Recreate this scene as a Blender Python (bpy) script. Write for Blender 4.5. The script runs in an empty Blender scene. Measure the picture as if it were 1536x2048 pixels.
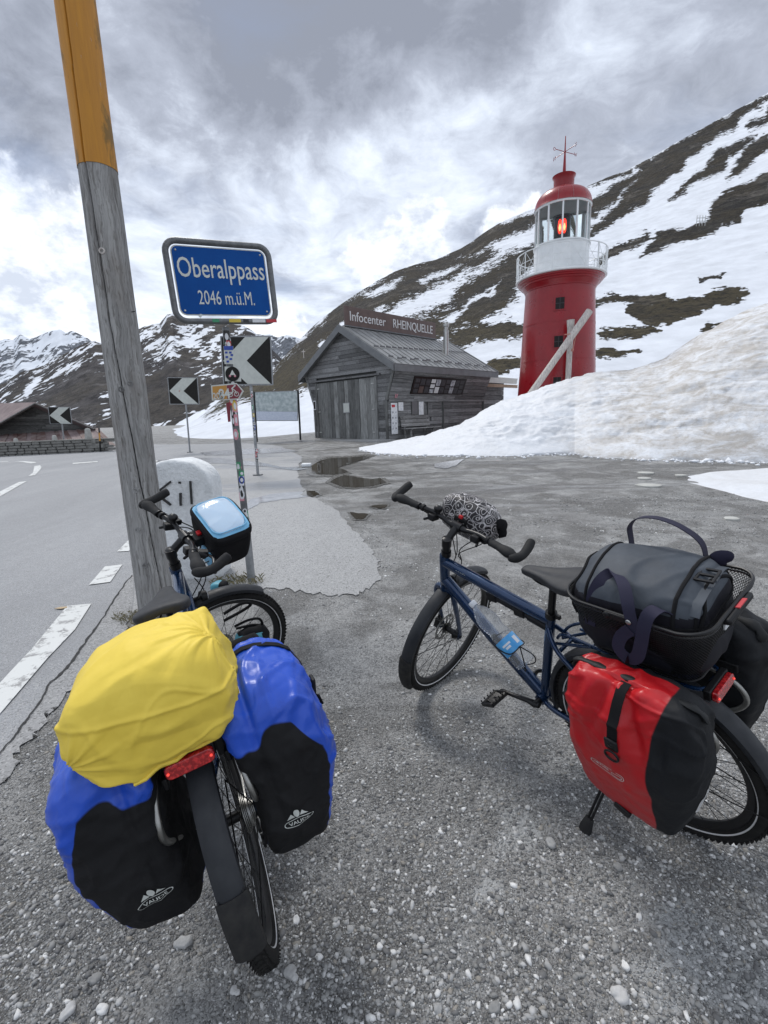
import bpy, bmesh, math, random
import numpy as np
from mathutils import Vector, Matrix, noise
random.seed(7); rng = np.random.default_rng(7)
S = bpy.context.scene
COL = S.collection
R_ = math.radians
# ------------------------------------------------------------------ camera
F, PITCH, ROLL, H = 935.0, 0.2003, -0.0345, 1.466
IW, IH = 1536, 2048
fwd = Vector((0, math.cos(PITCH), -math.sin(PITCH))); up0 = Vector((0, math.sin(PITCH), math.cos(PITCH))); r0 = Vector((1, 0, 0))
rgt = math.cos(ROLL)*r0 + math.sin(ROLL)*up0; upv = -math.sin(ROLL)*r0 + math.cos(ROLL)*up0
CAMP = Vector((0, 0, H))
cd = bpy.data.cameras.new('camera'); cam = bpy.data.objects.new('camera', cd); COL.objects.link(cam)
cd.sensor_fit = 'VERTICAL'; cd.sensor_height = 36.0; cd.lens = F/IH*36.0; cd.clip_start = 0.02; cd.clip_end = 20000
mw = Matrix.Identity(4)
for i in range(3):
    mw[i][0] = rgt[i]; mw[i][1] = upv[i]; mw[i][2] = -fwd[i]; mw[i][3] = CAMP[i]
cam.matrix_world = mw
S.camera = cam
def ray(px, py): return float((px-IW/2)/F)*rgt - float((py-IH/2)/F)*upv + fwd
def W(px, py, Y):
    d = ray(px, py); return CAMP + d*float(Y/d.y)
_r = np.array(rgt); _u = np.array(upv); _f = np.array(fwd)
def projn(P):
    d = P - np.array([0, 0, H]); z = d@_f
    z = np.where(z < .01, .01, z)
    return IW/2+F*(d@_r)/z, IH/2-F*(d@_u)/z
# ------------------------------------------------------------------ world / sky
S.view_settings.view_transform = 'Standard'; S.view_settings.look = 'None'
S.view_settings.exposure = 0.55; S.view_settings.gamma = 1; S.view_settings.use_curve_mapping = False
SUN_EL, SUN_AZ = R_(56), R_(-28)      # azimuth measured from +Y towards +X
world = bpy.data.worlds.new('World'); S.world = world; world.use_nodes = True
def nodes_of(nt):
    nt.nodes.clear(); return nt
class NT:
    """small node helper"""
    def __init__(s, nt): s.nt = nt; s.n = nt.nodes; s.l = nt.links
    def N(s, t, **k):
        n = s.n.new(t)
        for a, b in k.items():
            if a[0] == '_': n.inputs[int(a[1:])].default_value = b
            else: setattr(n, a, b)
        return n
    def L(s, a, b): s.l.new(a, b)
    def math(s, op, a, b=None, c=None, clamp=False):
        n = s.n.new('ShaderNodeMath'); n.operation = op; n.use_clamp = clamp
        for i, x in enumerate((a, b, c)):
            if x is None: continue
            if isinstance(x, (int, float)): n.inputs[i].default_value = x
            else: s.L(x, n.inputs[i])
        return n.outputs[0]
    def vm(s, op, a, b=None, out=0):
        n = s.n.new('ShaderNodeVectorMath'); n.operation = op
        for i, x in enumerate((a, b)):
            if x is None: continue
            if isinstance(x, (tuple, list, Vector)): n.inputs[i].default_value = tuple(x)
            elif isinstance(x, (int, float)): n.inputs['Scale'].default_value = x
            else: s.L(x, n.inputs[i])
        return n.outputs[out]
    def noise(s, vec, scale, detail=6, rough=.55, dist=0, out=0):
        n = s.n.new('ShaderNodeTexNoise'); n.inputs['Scale'].default_value = scale; n.inputs['Detail'].default_value = detail
        n.inputs['Roughness'].default_value = rough; n.inputs['Distortion'].default_value = dist
        if vec is not None: s.L(vec, n.inputs['Vector'])
        return n.outputs[out]
    def vor(s, vec, scale, feature='F1', out=0, rand=1):
        n = s.n.new('ShaderNodeTexVoronoi'); n.feature = feature; n.inputs['Scale'].default_value = scale; n.inputs['Randomness'].default_value = rand
        if vec is not None: s.L(vec, n.inputs['Vector'])
        return n.outputs[out]
    def rng(s, x, a, b, c=0, d=1, smooth=False):
        n = s.n.new('ShaderNodeMapRange'); n.interpolation_type = 'SMOOTHSTEP' if smooth else 'LINEAR'
        s.L(x, n.inputs[0]); n.inputs[1].default_value = a; n.inputs[2].default_value = b; n.inputs[3].default_value = c; n.inputs[4].default_value = d
        return n.outputs[0]
    def mix(s, f, a, b, mode='MIX'):
        n = s.n.new('ShaderNodeMix'); n.data_type = 'RGBA'; n.blend_type = mode
        if isinstance(f, (int, float)): n.inputs[0].default_value = f
        else: s.L(f, n.inputs[0])
        for i, x in ((6, a), (7, b)):
            if isinstance(x, tuple): n.inputs[i].default_value = x if len(x) == 4 else (*x, 1)
            else: s.L(x, n.inputs[i])
        return n.outputs[2]
    def mapping(s, vec, scale=(1, 1, 1), rot=(0, 0, 0), loc=(0, 0, 0)):
        n = s.n.new('ShaderNodeMapping'); n.inputs['Scale'].default_value = scale; n.inputs['Rotation'].default_value = rot; n.inputs['Location'].default_value = loc
        s.L(vec, n.inputs[0]); return n.outputs[0]
w = NT(nodes_of(world.node_tree))
tc = w.N('ShaderNodeTexCoord'); dirv = w.vm('NORMALIZE', tc.outputs['Generated'])
sky = w.N('ShaderNodeTexSky'); sky.sky_type = 'NISHITA'; sky.sun_disc = False
sky.sun_elevation = SUN_EL; sky.sun_rotation = SUN_AZ; sky.altitude = 2046; sky.air_density = 1.0; sky.dust_density = 1.2
bg1 = w.N('ShaderNodeBackground'); w.L(sky.outputs[0], bg1.inputs[0]); bg1.inputs[1].default_value = 0.11
sep = w.N('ShaderNodeSeparateXYZ'); w.L(dirv, sep.inputs[0])
zz = w.math('ADD', w.math('MAXIMUM', sep.outputs[2], 0.0), 0.22)
cx = w.math('DIVIDE', sep.outputs[0], zz); cy = w.math('DIVIDE', sep.outputs[1], zz)
cmb = w.N('ShaderNodeCombineXYZ'); w.L(cx, cmb.inputs[0]); w.L(cy, cmb.inputs[1]); cvec = cmb.outputs[0]
warp = w.vm('SCALE', w.vm('SUBTRACT', w.noise(cvec, 1.3, 4, .55, out=1), (.5, .5, .5)), .45)
cw = w.vm('ADD', cvec, warp)
n1 = w.noise(cw, 1.1, 9, .58); n2 = w.noise(cw, 3.6, 9, .62); n3 = w.noise(cw, 9, 7, .65)
t = w.math('ADD', w.math('MULTIPLY', n1, .62), w.math('ADD', w.math('MULTIPLY', n2, .42), w.math('MULTIPLY', n3, .20)))
t = w.rng(t, .46, .79, .17, .93)
wd = w.vm('ADD', dirv, w.vm('SCALE', w.vm('SUBTRACT', w.noise(dirv, 4.2, 9, .68, out=1), (.5, .5, .5)), .30))
BLOBS = [((700, 24.75), .24, -0.38), ((800, 49.50), .16, -0.26), ((620, 11.00), .2, -0.19), ((370, 85.25), .15, -0.26), ((230, 82.50), .12, -0.15), ((50, 48.13), .2, -0.31), ((60, 104.50), .13, -0.25), ((540, 110.00), .2, -0.12),
         ((60, 143.00), .16, -0.12), ((1000, 59.13), .1, -0.22), ((1280, 16.50), .35, -0.19), ((1300, 68.75), .3, -0.11), ((560, 176.00), .12, -0.09), ((900, 71.50), .15, -0.09),
         ((810, 137.50), .10, 0.11), ((870, 24.75), .09, 0.08), ((740, 148.50), .1, 0.08), ((60, 123.75), .11, 0.09), ((110, 178.75), .12, 0.12), ((270, 24.75), .2, 0.08), ((150, 121.00), .06, 0.07), ((620, 68.75), .15, 0.07), ((480, 49.50), .15, 0.03), ((980, 115.50), .2, 0.04), ((700, 115.50), .2, 0.04)]
for (px, py), rad, amt in BLOBS:
    dd = ray(px, py).normalized()
    ds = w.vm('DISTANCE', wd, dd, out=1)
    t = w.math('ADD', t, w.rng(ds, 0.0, rad*1.25, amt, 0, True))
t = w.math('MAXIMUM', w.math('MINIMUM', t, 1.0), 0.0)
cr = w.N('ShaderNodeValToRGB'); w.L(t, cr.inputs[0])
cr.color_ramp.elements[0].position = 0; cr.color_ramp.elements[0].color = (.225, .245, .295, 1)
cr.color_ramp.elements[1].position = 1; cr.color_ramp.elements[1].color = (.86, .885, .93, 1)
for p_, c_ in ((.28, (.35, .38, .45)), (.52, (.55, .60, .69)), (.74, (.73, .78, .86))):
    e = cr.color_ramp.elements.new(p_); e.color = (*c_, 1)
cumc = cr.outputs[0]
bil = w.noise(dirv, 13, 9, .6, .3); bil2 = w.noise(dirv, 5.5, 4, .5)
edge_n = w.math('ADD', w.math('MULTIPLY', w.math('SUBTRACT', bil, .5), 1.5), w.math('MULTIPLY', w.math('SUBTRACT', bil2, .5), 1.1))
shade = w.rng(w.noise(w.mapping(dirv, (1, 1, 1.6), (0, 0, 0), (0, 0, .02)), 17, 8, .6), .38, .60)
cumcol = w.mix(shade, (.50, .545, .63), (.86, .89, .94))
for (px, py), rad in (((830, 500), .085), ((760, 530), .075), ((40, 450), .10), ((150, 440), .06), ((-60, 520), .16), ((90, 650), .08), ((1010, 520), .1), ((560, 665), .07)):
    dd = ray(px, py).normalized(); k = w.math('SUBTRACT', 1.0, w.math('DIVIDE', w.vm('DISTANCE', dirv, dd, out=1), rad*1.35)); k = w.rng(w.math('ADD', k, edge_n), .28, .50, 0, .88, True)
    cumc = w.mix(k, cumc, cumcol)
bg2 = w.N('ShaderNodeBackground'); w.L(cumc, bg2.inputs[0]); bg2.inputs[1].default_value = 1.0
mx = w.N('ShaderNodeMixShader'); w.L(w.rng(n1, .30, .46, .72, .97), mx.inputs[0])
w.L(bg1.outputs[0], mx.inputs[1]); w.L(bg2.outputs[0], mx.inputs[2])
wo = w.N('ShaderNodeOutputWorld'); w.L(mx.outputs[0], wo.inputs[0])
sl = bpy.data.lights.new('sun', 'SUN'); sl.energy = 1.5; sl.angle = R_(14); sl.color = (1, .965, .92)
so = bpy.data.objects.new('sun', sl); COL.objects.link(so)
sd = Vector((math.sin(SUN_AZ)*math.cos(SUN_EL), math.cos(SUN_AZ)*math.cos(SUN_EL), math.sin(SUN_EL)))
so.rotation_euler = sd.to_track_quat('Z', 'Y').to_euler(); so.location = (0, 0, 30)

# ------------------------------------------------------------------ materials
MATS = {}
def mat(name, col, rough=.6, metal=0, col2=None, nscale=8, nlo=.35, nhi=.65, bump=0, bscale=60, stretch=(1, 1, 1), coat=0, spec=.5, detail=6, emit=None, sheen=0, bdist=.004, rvar=0, crumple=0):
    m = bpy.data.materials.new(name); m.use_nodes = True; t = NT(nodes_of(m.node_tree))
    b = t.N('ShaderNodeBsdfPrincipled'); o = t.N('ShaderNodeOutputMaterial'); t.L(b.outputs[0], o.inputs[0])
    tc = t.N('ShaderNodeTexCoord'); v = t.mapping(tc.outputs['Object'], stretch)
    if col2 is not None:
        f = t.rng(t.noise(v, nscale, detail, .6), nlo, nhi)
        c = t.mix(f, col, col2); t.L(c, b.inputs['Base Color'])
        if rvar: t.L(t.rng(t.noise(v, nscale*1.7, 4), .3, .7, rough-rvar, rough+rvar), b.inputs['Roughness'])
    else: b.inputs['Base Color'].default_value = (*col, 1)
    if not (rvar and col2): b.inputs['Roughness'].default_value = rough
    b.inputs['Metallic'].default_value = metal; b.inputs['Coat Weight'].default_value = coat; b.inputs['Coat Roughness'].default_value = .08
    b.inputs['Specular IOR Level'].default_value = spec
    if sheen: b.inputs['Sheen Weight'].default_value = sheen
    if bump:
        bn = t.N('ShaderNodeBump'); bn.inputs['Strength'].default_value = bump; bn.inputs['Distance'].default_value = bdist
        t.L(t.noise(v, bscale, 8, .6), bn.inputs['Height']); t.L(bn.outputs[0], b.inputs['Normal'])
    if crumple:
        bn2 = t.N('ShaderNodeBump'); bn2.inputs['Strength'].default_value = crumple; bn2.inputs['Distance'].default_value = .02
        vv = t.vm('ADD', tc.outputs['Object'], t.vm('SCALE', t.noise(tc.outputs['Object'], 6, 4, out=1), .10)); hgt = t.math('ADD', t.vor(t.mapping(vv, (1, .55, 1), (0, 0, .4)), 13), t.math('MULTIPLY', t.vor(t.mapping(vv, (.6, 1, 1), (0, 0, .9)), 27), .35))
        t.L(hgt, bn2.inputs['Height']); 
        if bump: t.L(bn.outputs[0], bn2.inputs['Normal'])
        t.L(bn2.outputs[0], b.inputs['Normal'])
    if emit: b.inputs['Emission Color'].default_value = (*emit[0], 1); b.inputs['Emission Strength'].default_value = emit[1]
    MATS[name] = m; return m
def wood(name, c1, c2, dark, axis=2, scale=1.0, bump=.5):
    """grain runs along the given object axis"""
    m = bpy.data.materials.new(name); m.use_nodes = True; t = NT(nodes_of(m.node_tree))
    b = t.N('ShaderNodeBsdfPrincipled'); o = t.N('ShaderNodeOutputMaterial'); t.L(b.outputs[0], o.inputs[0])
    tc = t.N('ShaderNodeTexCoord'); st = [14*scale]*3; st[axis] = .7*scale
    oi = t.N('ShaderNodeObjectInfo')
    v0 = t.vm('ADD', tc.outputs['Object'], t.vm('SCALE', oi.outputs['Location'], 0.37))
    off = t.N('ShaderNodeCombineXYZ'); t.L(t.math('MULTIPLY', oi.outputs['Random'], 13), off.inputs[0]); t.L(t.math('MULTIPLY', oi.outputs['Random'], 29), off.inputs[1]); t.L(t.math('MULTIPLY', oi.outputs['Random'], 7), off.inputs[2])
    v0 = t.vm('ADD', v0, off.outputs[0])
    v = t.mapping(v0, tuple(st))
    g = t.noise(v, 1.6, 9, .65, .6); g2 = t.noise(v, 6, 6, .6, .2)
    blot = t.noise(v0, 1.6*scale, 5, .6)
    c = t.mix(t.rng(g, .34, .66), c1, c2)
    c = t.mix(t.math('MULTIPLY', t.rng(g2, .5, .62), .6), c, dark)
    c = t.mix(t.math('MULTIPLY', t.rng(blot, .52, .72), .55), c, dark)
    hv = t.N('ShaderNodeHueSaturation'); t.L(c, hv.inputs['Color']); t.L(t.rng(oi.outputs['Random'], 0, 1, .55, 1.35), hv.inputs['Value'])
    t.L(hv.outputs[0], b.inputs['Base Color']); b.inputs['Roughness'].default_value = .85; b.inputs['Specular IOR Level'].default_value = .25
    bn = t.N('ShaderNodeBump'); bn.inputs['Strength'].default_value = bump; bn.inputs['Distance'].default_value = .006
    t.L(t.math('ADD', t.math('MULTIPLY', g, .7), g2), bn.inputs['Height']); t.L(bn.outputs[0], b.inputs['Normal'])
    MATS[name] = m; return m
mat('black_plastic', (.007, .007, .008), .5, spec=.3, bump=.15, bscale=300, bdist=.0006)
mat('black_rubber', (.012, .012, .013), .75, spec=.3, col2=(.02, .02, .02), nscale=30, bump=.3, bscale=220, bdist=.001)
mat('tyre', (.008, .008, .008), .85, spec=.25, col2=(.022, .021, .02), nscale=22, bump=.3, bscale=150, bdist=.001)
mat('fender', (.014, .016, .02), .55, spec=.35, col2=(.024, .026, .03), nscale=14, bump=.1, bscale=400, bdist=.0005, rvar=.12)
mat('flap', (.018, .018, .019), .8, spec=.25, col2=(.035, .034, .032), nscale=25)
mat('black_metal', (.008, .008, .009), .35, .3, spec=.45)
mat('silver', (.5, .5, .48), .38, 1, col2=(.36, .36, .35), nscale=20)
mat('rack_tube', (.42, .42, .40), .42, 1, col2=(.24, .235, .22), nscale=16)
mat('chrome', (.6, .6, .6), .2, 1)
mat('frame_blue', (.004, .024, .075), .25, .45, col2=(.006, .032, .09), nscale=6, coat=.6)
mat('saddle', (.02, .021, .024), .6, spec=.35, col2=(.03, .031, .034), nscale=30, bump=.12, bscale=500, bdist=.0005)
mat('reflective', (.62, .62, .62), .35)
mat('rim_black', (.008, .008, .009), .35, .1)
mat('red_lens', (.30, .006, .010), .2, coat=.5, col2=(.62, .03, .03), nscale=110, nlo=.45, nhi=.6)
mat('red_spot', (.9, .1, .08), .2, emit=((1, .06, .04), .5))
mat('clear_lens', (.5, .52, .55), .1, coat=.5)
mat('sign_blue', (.0015, .060, .26), .5, col2=(.002, .070, .29), nscale=5, spec=.15)
mat('sign_white', (.62, .64, .60), .5, col2=(.55, .57, .54), nscale=6)
mat('sign_grey', (.52, .54, .50), .45, col2=(.44, .46, .43), nscale=7)
mat('sign_black', (.008, .007, .006), .45, spec=.25, col2=(.014, .013, .011), nscale=10)
mat('galv', (.22, .23, .24), .5, .55, col2=(.33, .34, .35), nscale=18, bump=.2, bscale=80)
mat('galv_dark', (.12, .125, .13), .5, .5, col2=(.18, .185, .19), nscale=18)
mat('white_paint', (.74, .76, .77), .45, col2=(.66, .68, .69), nscale=3)
mat('light_red', (.27, .006, .012), .32, col2=(.22, .005, .010), nscale=1.5, coat=.15, rvar=.08, spec=.4)
mat('dark_window', (.012, .008, .008), .4, spec=.25)
mat('lamp_housing', (.055, .05, .055), .4, .4)
mat('lamp_glow', (1, .1, .05), .4, emit=((1, .03, .015), 1.6))
mat('lamp_hot', (1, .5, .3), .4, emit=((1, .25, .08), 2.2))
mat('copper_dark', (.10, .07, .065), .5, .35, col2=(.13, .09, .08), nscale=3)
mat('letters', (.6, .6, .6), .4)
mat('roof_metal', (.30, .302, .30), .45, .3, col2=(.22, .222, .22), nscale=2.5, rvar=.1)
mat('trim_grey', (.12, .125, .13), .45, .3, col2=(.16, .165, .17), nscale=3)
mat('paper', (.7, .71, .72), .6, col2=(.55, .57, .6), nscale=14, nlo=.45, nhi=.6)
mat('paper_grey', (.2, .2, .22), .5, col2=(.5, .52, .55), nscale=9, nlo=.4, nhi=.62)
mat('map_print', (.30, .36, .37), .45, col2=(.5, .55, .55), nscale=7, nlo=.38, nhi=.62)
mat('map_text', (.6, .64, .72), .45, col2=(.4, .46, .58), nscale=60, nlo=.45, nhi=.6)
mat('stone_white', (.80, .82, .83), .8, col2=(.60, .62, .63), nscale=9, nlo=.35, nhi=.75, bump=1, bscale=35, bdist=.02)
mat('letter_black', (.02, .02, .02), .6)
mat('stone_wall', (.13, .13, .12), .9, col2=(.24, .235, .22), nscale=5, bump=.8, bscale=25, bdist=.02)
mat('mortar', (.07, .07, .068), .95)
mat('bollard_stone', (.38, .38, .36), .85, col2=(.28, .28, .26), nscale=8, bump=.5, bscale=30)
mat('rust_roof', (.10, .055, .048), .7, col2=(.19, .15, .14), nscale=1.2, nlo=.42, nhi=.62, bump=.3, bscale=4, stretch=(1, 1, 1))
mat('barn_roof', (.15, .11, .11), .8, col2=(.22, .17, .165), nscale=2)
mat('fabric_yellow', (.80, .60, .085), .6, col2=(.72, .53, .065), nscale=6, bump=.25, bscale=900, bdist=.0004, spec=.35, crumple=.13)
mat('tarp_blue', (.012, .06, .52), .28, col2=(.010, .048, .44), nscale=5, coat=.25, bump=.12, bscale=30, bdist=.003)
mat('cordura_black', (.006, .006, .007), .9, col2=(.010, .010, .011), nscale=12, bump=.5, bscale=500, bdist=.0008, spec=.25)
mat('tarp_red', (.50, .008, .012), .36, col2=(.43, .008, .014), nscale=5, coat=.12, bump=.12, bscale=26, bdist=.004)
mat('tarp_black', (.009, .010, .011), .6, bump=.35, bscale=18, bdist=.006, spec=.35)
mat('strap', (.006, .006, .007), .8, spec=.2, bump=.3, bscale=600, bdist=.0005)
mat('strap_violet', (.022, .021, .042), .7, spec=.25, bump=.3, bscale=600, bdist=.0005)
mat('cooler_grey', (.042, .050, .062), .62, spec=.3, col2=(.062, .073, .088), crumple=.12, nscale=9, bump=.2, bscale=400, bdist=.0006)
mat('cooler_dark', (.008, .008, .013), .65, spec=.3, bump=.3, bscale=300, bdist=.0008)
mat('basket_wire', (.005, .005, .006), .45, .1)
mat('basket_floor', (.012, .018, .06), .6)
mat('teal', (.07, .30, .38), .5, col2=(.05, .24, .31), nscale=20)
mat('cap_white', (.75, .77, .8), .4)
mat('label_blue', (.06, .33, .72), .35, col2=(.10, .42, .78), nscale=30)
mat('rope', (.45, .2, .16), .8)
mat('beam', (.58, .54, .50), .85, col2=(.38, .35, .33), nscale=5, stretch=(6, 6, 1), nlo=.4, nhi=.6, bump=.4, bscale=20)
mat('flagstone', (.46, .46, .43), .85, col2=(.34, .34, .32), nscale=6, bump=.4, bscale=20)
mat('orange_peel', (.40, .30, .18), .7)
mat('poster_dark', (.03, .03, .035), .4, col2=(.06, .06, .065), nscale=8, spec=.3)
mat('sticker_red', (.45, .03, .04), .5); mat('sticker_green', (.04, .25, .12), .5); mat('sticker_blue', (.03, .07, .35), .5)
mat('sticker_yellow', (.6, .45, .05), .5); mat('sticker_pink', (.6, .25, .3), .5); mat('sticker_black', (.02, .02, .02), .5); mat('sticker_white', (.65, .66, .68), .5)
mat('sign_brown', (.20, .02, .035), .4); mat('sign_orange', (.50, .25, .05), .45)
wood('wood_h', (.15, .152, .155), (.29, .292, .295), (.05, .047, .043), 0, 1.0)
wood('wood_v', (.15, .153, .15), (.29, .295, .288), (.055, .052, .048), 2, 1.0)
wood('bench_wood', (.17, .17, .17), (.30, .30, .295), (.06, .055, .05), 0, 1.0)
wood('barn_wood', (.13, .13, .128), (.22, .218, .21), (.05, .045, .04), 0, .6)
wood('hut_new_wood', (.26, .2, .15), (.36, .28, .2), (.15, .1, .07), 0, 1)
# clear plastics / glass
def glassy(name, col, rough, ior=1.3, alpha=None, trans=1.0, bump=0, bscale=30, bdist=.01):
    m = bpy.data.materials.new(name); m.use_nodes = True; t = NT(nodes_of(m.node_tree))
    b = t.N('ShaderNodeBsdfPrincipled'); o = t.N('ShaderNodeOutputMaterial'); t.L(b.outputs[0], o.inputs[0])
    b.inputs['Base Color'].default_value = (*col, 1); b.inputs['Roughness'].default_value = rough; b.inputs['IOR'].default_value = ior
    b.inputs['Transmission Weight'].default_value = trans
    if bump:
        tc = t.N('ShaderNodeTexCoord'); bn = t.N('ShaderNodeBump'); bn.inputs['Strength'].default_value = bump; bn.inputs['Distance'].default_value = bdist
        t.L(t.noise(tc.outputs['Object'], bscale, 4), bn.inputs['Height']); t.L(bn.outputs[0], b.inputs['Normal'])
    if alpha is not None: b.inputs['Alpha'].default_value = alpha
    MATS[name] = m; return m
glassy('glass', (.9, .95, .95), .02, 1.1)
glassy('bottle_plastic', (.95, .98, 1), .05, 1.16, alpha=.62, trans=.82, bump=.9, bscale=40, bdist=.006)

# ------------------------------------------------------------------ geometry helpers
def frame_from(d, hint=Vector((0, 0, 1))):
    d = d.normalized()
    if abs(d.dot(hint)) > .98: hint = Vector((1, 0, 0))
    x = hint.cross(d).normalized(); y = d.cross(x); return x, y
class G:
    def __init__(s): s.v = []; s.f = []; s.m = []; s.cur = 0
    def mat(s, i): s.cur = i; return s
    def add(s, vs, fs, M=None):
        o = len(s.v)
        s.v += [tuple(M@Vector(v)) if M is not None else tuple(v) for v in vs]
        s.f += [tuple(i+o for i in f) for f in fs]; s.m += [s.cur]*len(fs); return s
    def box(s, c, d, M=None, R=None):
        x, y, z = d[0]/2, d[1]/2, d[2]/2
        vs = [Vector((a*x, b*y, e*z)) for e in (-1, 1) for b in (-1, 1) for a in (-1, 1)]
        if R is not None: vs = [R@v for v in vs]
        vs = [v+Vector(c) for v in vs]
        return s.add(vs, [(0, 2, 3, 1), (4, 5, 7, 6), (0, 1, 5, 4), (2, 6, 7, 3), (1, 3, 7, 5), (0, 4, 6, 2)], M)
    def bar(s, a, b, w_, h_, hint=Vector((0, 0, 1)), M=None):
        a = Vector(a); b = Vector(b); d = b-a; x, y = frame_from(d, hint)
        R = Matrix((x, y, d.normalized())).transposed()
        return s.box((a+b)/2, (w_, h_, d.length), M, R)
    def tube(s, pts, r, n=8, M=None, cap=True, closed=False, flat=None):
        pts = [Vector(p) for p in pts]; k = len(pts); rs = r if isinstance(r, (list, tuple)) else [r]*k
        T = []
        for i in range(k):
            a = pts[i-1] if (i > 0 or closed) else pts[i]; b = pts[(i+1) % k] if (i < k-1 or closed) else pts[i]
            T.append((b-a).normalized())
        x, y = frame_from(T[0]); vs = []
        for i in range(k):
            if i:
                q = T[i-1].rotation_difference(T[i]); x = (q@x); x = (x-T[i]*x.dot(T[i])).normalized(); y = T[i].cross(x)
            fx, fy = (1, 1) if flat is None else flat
            for j in range(n):
                a = 2*math.pi*j/n; vs.append(pts[i]+(x*math.cos(a)*fx+y*math.sin(a)*fy)*rs[i])
        fs = [(i*n+j, i*n+(j+1) % n, ((i+1) % k)*n+(j+1) % n, ((i+1) % k)*n+j) for i in range(k if closed else k-1) for j in range(n)]
        if cap and not closed: fs += [tuple(range(n-1, -1, -1)), tuple(range((k-1)*n, k*n))]
        return s.add(vs, fs, M)
    def lathe(s, prof, n=32, M=None, cap=False, a0=0, a1=2*math.pi):
        full = abs(a1-a0-2*math.pi) < 1e-6; c = n if full else n+1; vs = []
        for r, z in prof:
            for j in range(c):
                a = a0+(a1-a0)*j/n; vs.append((r*math.cos(a), r*math.sin(a), z))
        fs = []
        for i in range(len(prof)-1):
            for j in range(n):
                j2 = (j+1) % c; fs.append((i*c+j, i*c+j2, (i+1)*c+j2, (i+1)*c+j))
        if cap: fs += [tuple(range(c-1, -1, -1)), tuple(range((len(prof)-1)*c, len(prof)*c))]
        return s.add(vs, fs, M)
    def sphere(s, c, r, M=None, n=12, sc=(1, 1, 1)):
        prof = [(max(1e-4, math.sin(math.pi*i/n)), -math.cos(math.pi*i/n)) for i in range(n+1)]
        K = Matrix.Translation(c)@Matrix.Diagonal((r*sc[0], r*sc[1], r*sc[2], 1))
        return s.lathe(prof, n*2, (M@K) if M is not None else K)
    def prism(s, poly, h, M=None):
        n = len(poly); vs = [(x, y, 0) for x, y in poly]+[(x, y, h) for x, y in poly]
        fs = [tuple(range(n-1, -1, -1)), tuple(range(n, 2*n))]+[(i, (i+1) % n, n+(i+1) % n, n+i) for i in range(n)]
        return s.add(vs, fs, M)
    def strip(s, pts, w_, th, side, M=None):
        """flat webbing along pts; side = width directions"""
        pts = [Vector(p) for p in pts]; k = len(pts); vs = []
        for i in range(k):
            tdir = (pts[min(i+1, k-1)]-pts[max(i-1, 0)]).normalized()
            sd_ = (side[i] if isinstance(side, list) else side); sd_ = Vector(sd_); sd_ = (sd_-tdir*sd_.dot(tdir)).normalized(); nn = tdir.cross(sd_)
            for a, b in ((-1, -1), (1, -1), (1, 1), (-1, 1)): vs.append(pts[i]+sd_*a*w_/2+nn*b*th/2)
        fs = [(i*4+j, i*4+(j+1) % 4, (i+1)*4+(j+1) % 4, (i+1)*4+j) for i in range(k-1) for j in range(4)]+[(3, 2, 1, 0), (k*4-4, k*4-3, k*4-2, k*4-1)]
        return s.add(vs, fs, M)
    def mesh(s, name, mats, smooth=40):
        me = bpy.data.meshes.new(name); me.from_pydata(s.v, [], s.f)
        for m in mats: me.materials.append(MATS[m])
        me.polygons.foreach_set('material_index', s.m)
        bm = bmesh.new(); bm.from_mesh(me); bmesh.ops.recalc_face_normals(bm, faces=bm.faces); bm.to_mesh(me); bm.free()
        if smooth:
            me.polygons.foreach_set('use_smooth', [True]*len(me.polygons)); me.set_sharp_from_angle(angle=R_(smooth))
        me.update(); return me
    def obj(s, name, mats, parent=None, world=False, smooth=40, bevel=0, seg=2):
        mats = [mats] if isinstance(mats, str) else mats
        return link(name, s.mesh(name, mats, smooth), parent, world, bevel, seg)
def wm(o):
    m = o.matrix_basis.copy()
    if o.parent: m = wm(o.parent)@o.matrix_parent_inverse@m
    return m
def link(name, me, parent=None, world=False, bevel=0, seg=2):
    o = bpy.data.objects.new(name, me); COL.objects.link(o)
    if parent:
        o.parent = parent
        if world: o.matrix_parent_inverse = wm(parent).inverted()
    if bevel:
        b = o.modifiers.new('bevel', 'BEVEL'); b.width = bevel; b.segments = seg; b.limit_method = 'ANGLE'; b.angle_limit = R_(50)
    return o
def tag(o, label=None, cat=None, group=None, kind=None):
    if label: o['label'] = label
    if cat: o['category'] = cat
    if group: o['group'] = group
    if kind: o['kind'] = kind
    return o
def thing(name, label, cat, M=None, group=None):
    o = bpy.data.objects.new(name, None); COL.objects.link(o); o.empty_display_size = .1
    if M is not None: o.matrix_basis = M
    return tag(o, label, cat, group)
def smooth_path(pts, k=6):
    pts = [Vector(p) for p in pts]; out = []
    for i in range(len(pts)-1):
        p0 = pts[max(i-1, 0)]; p1 = pts[i]; p2 = pts[i+1]; p3 = pts[min(i+2, len(pts)-1)]
        for j in range(k):
            t_ = j/k; out.append(.5*((2*p1)+(p2-p0)*t_+(2*p0-5*p1+4*p2-p3)*t_*t_+(-p0+3*p1-3*p2+p3)*t_**3))
    out.append(pts[-1]); return out
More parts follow.
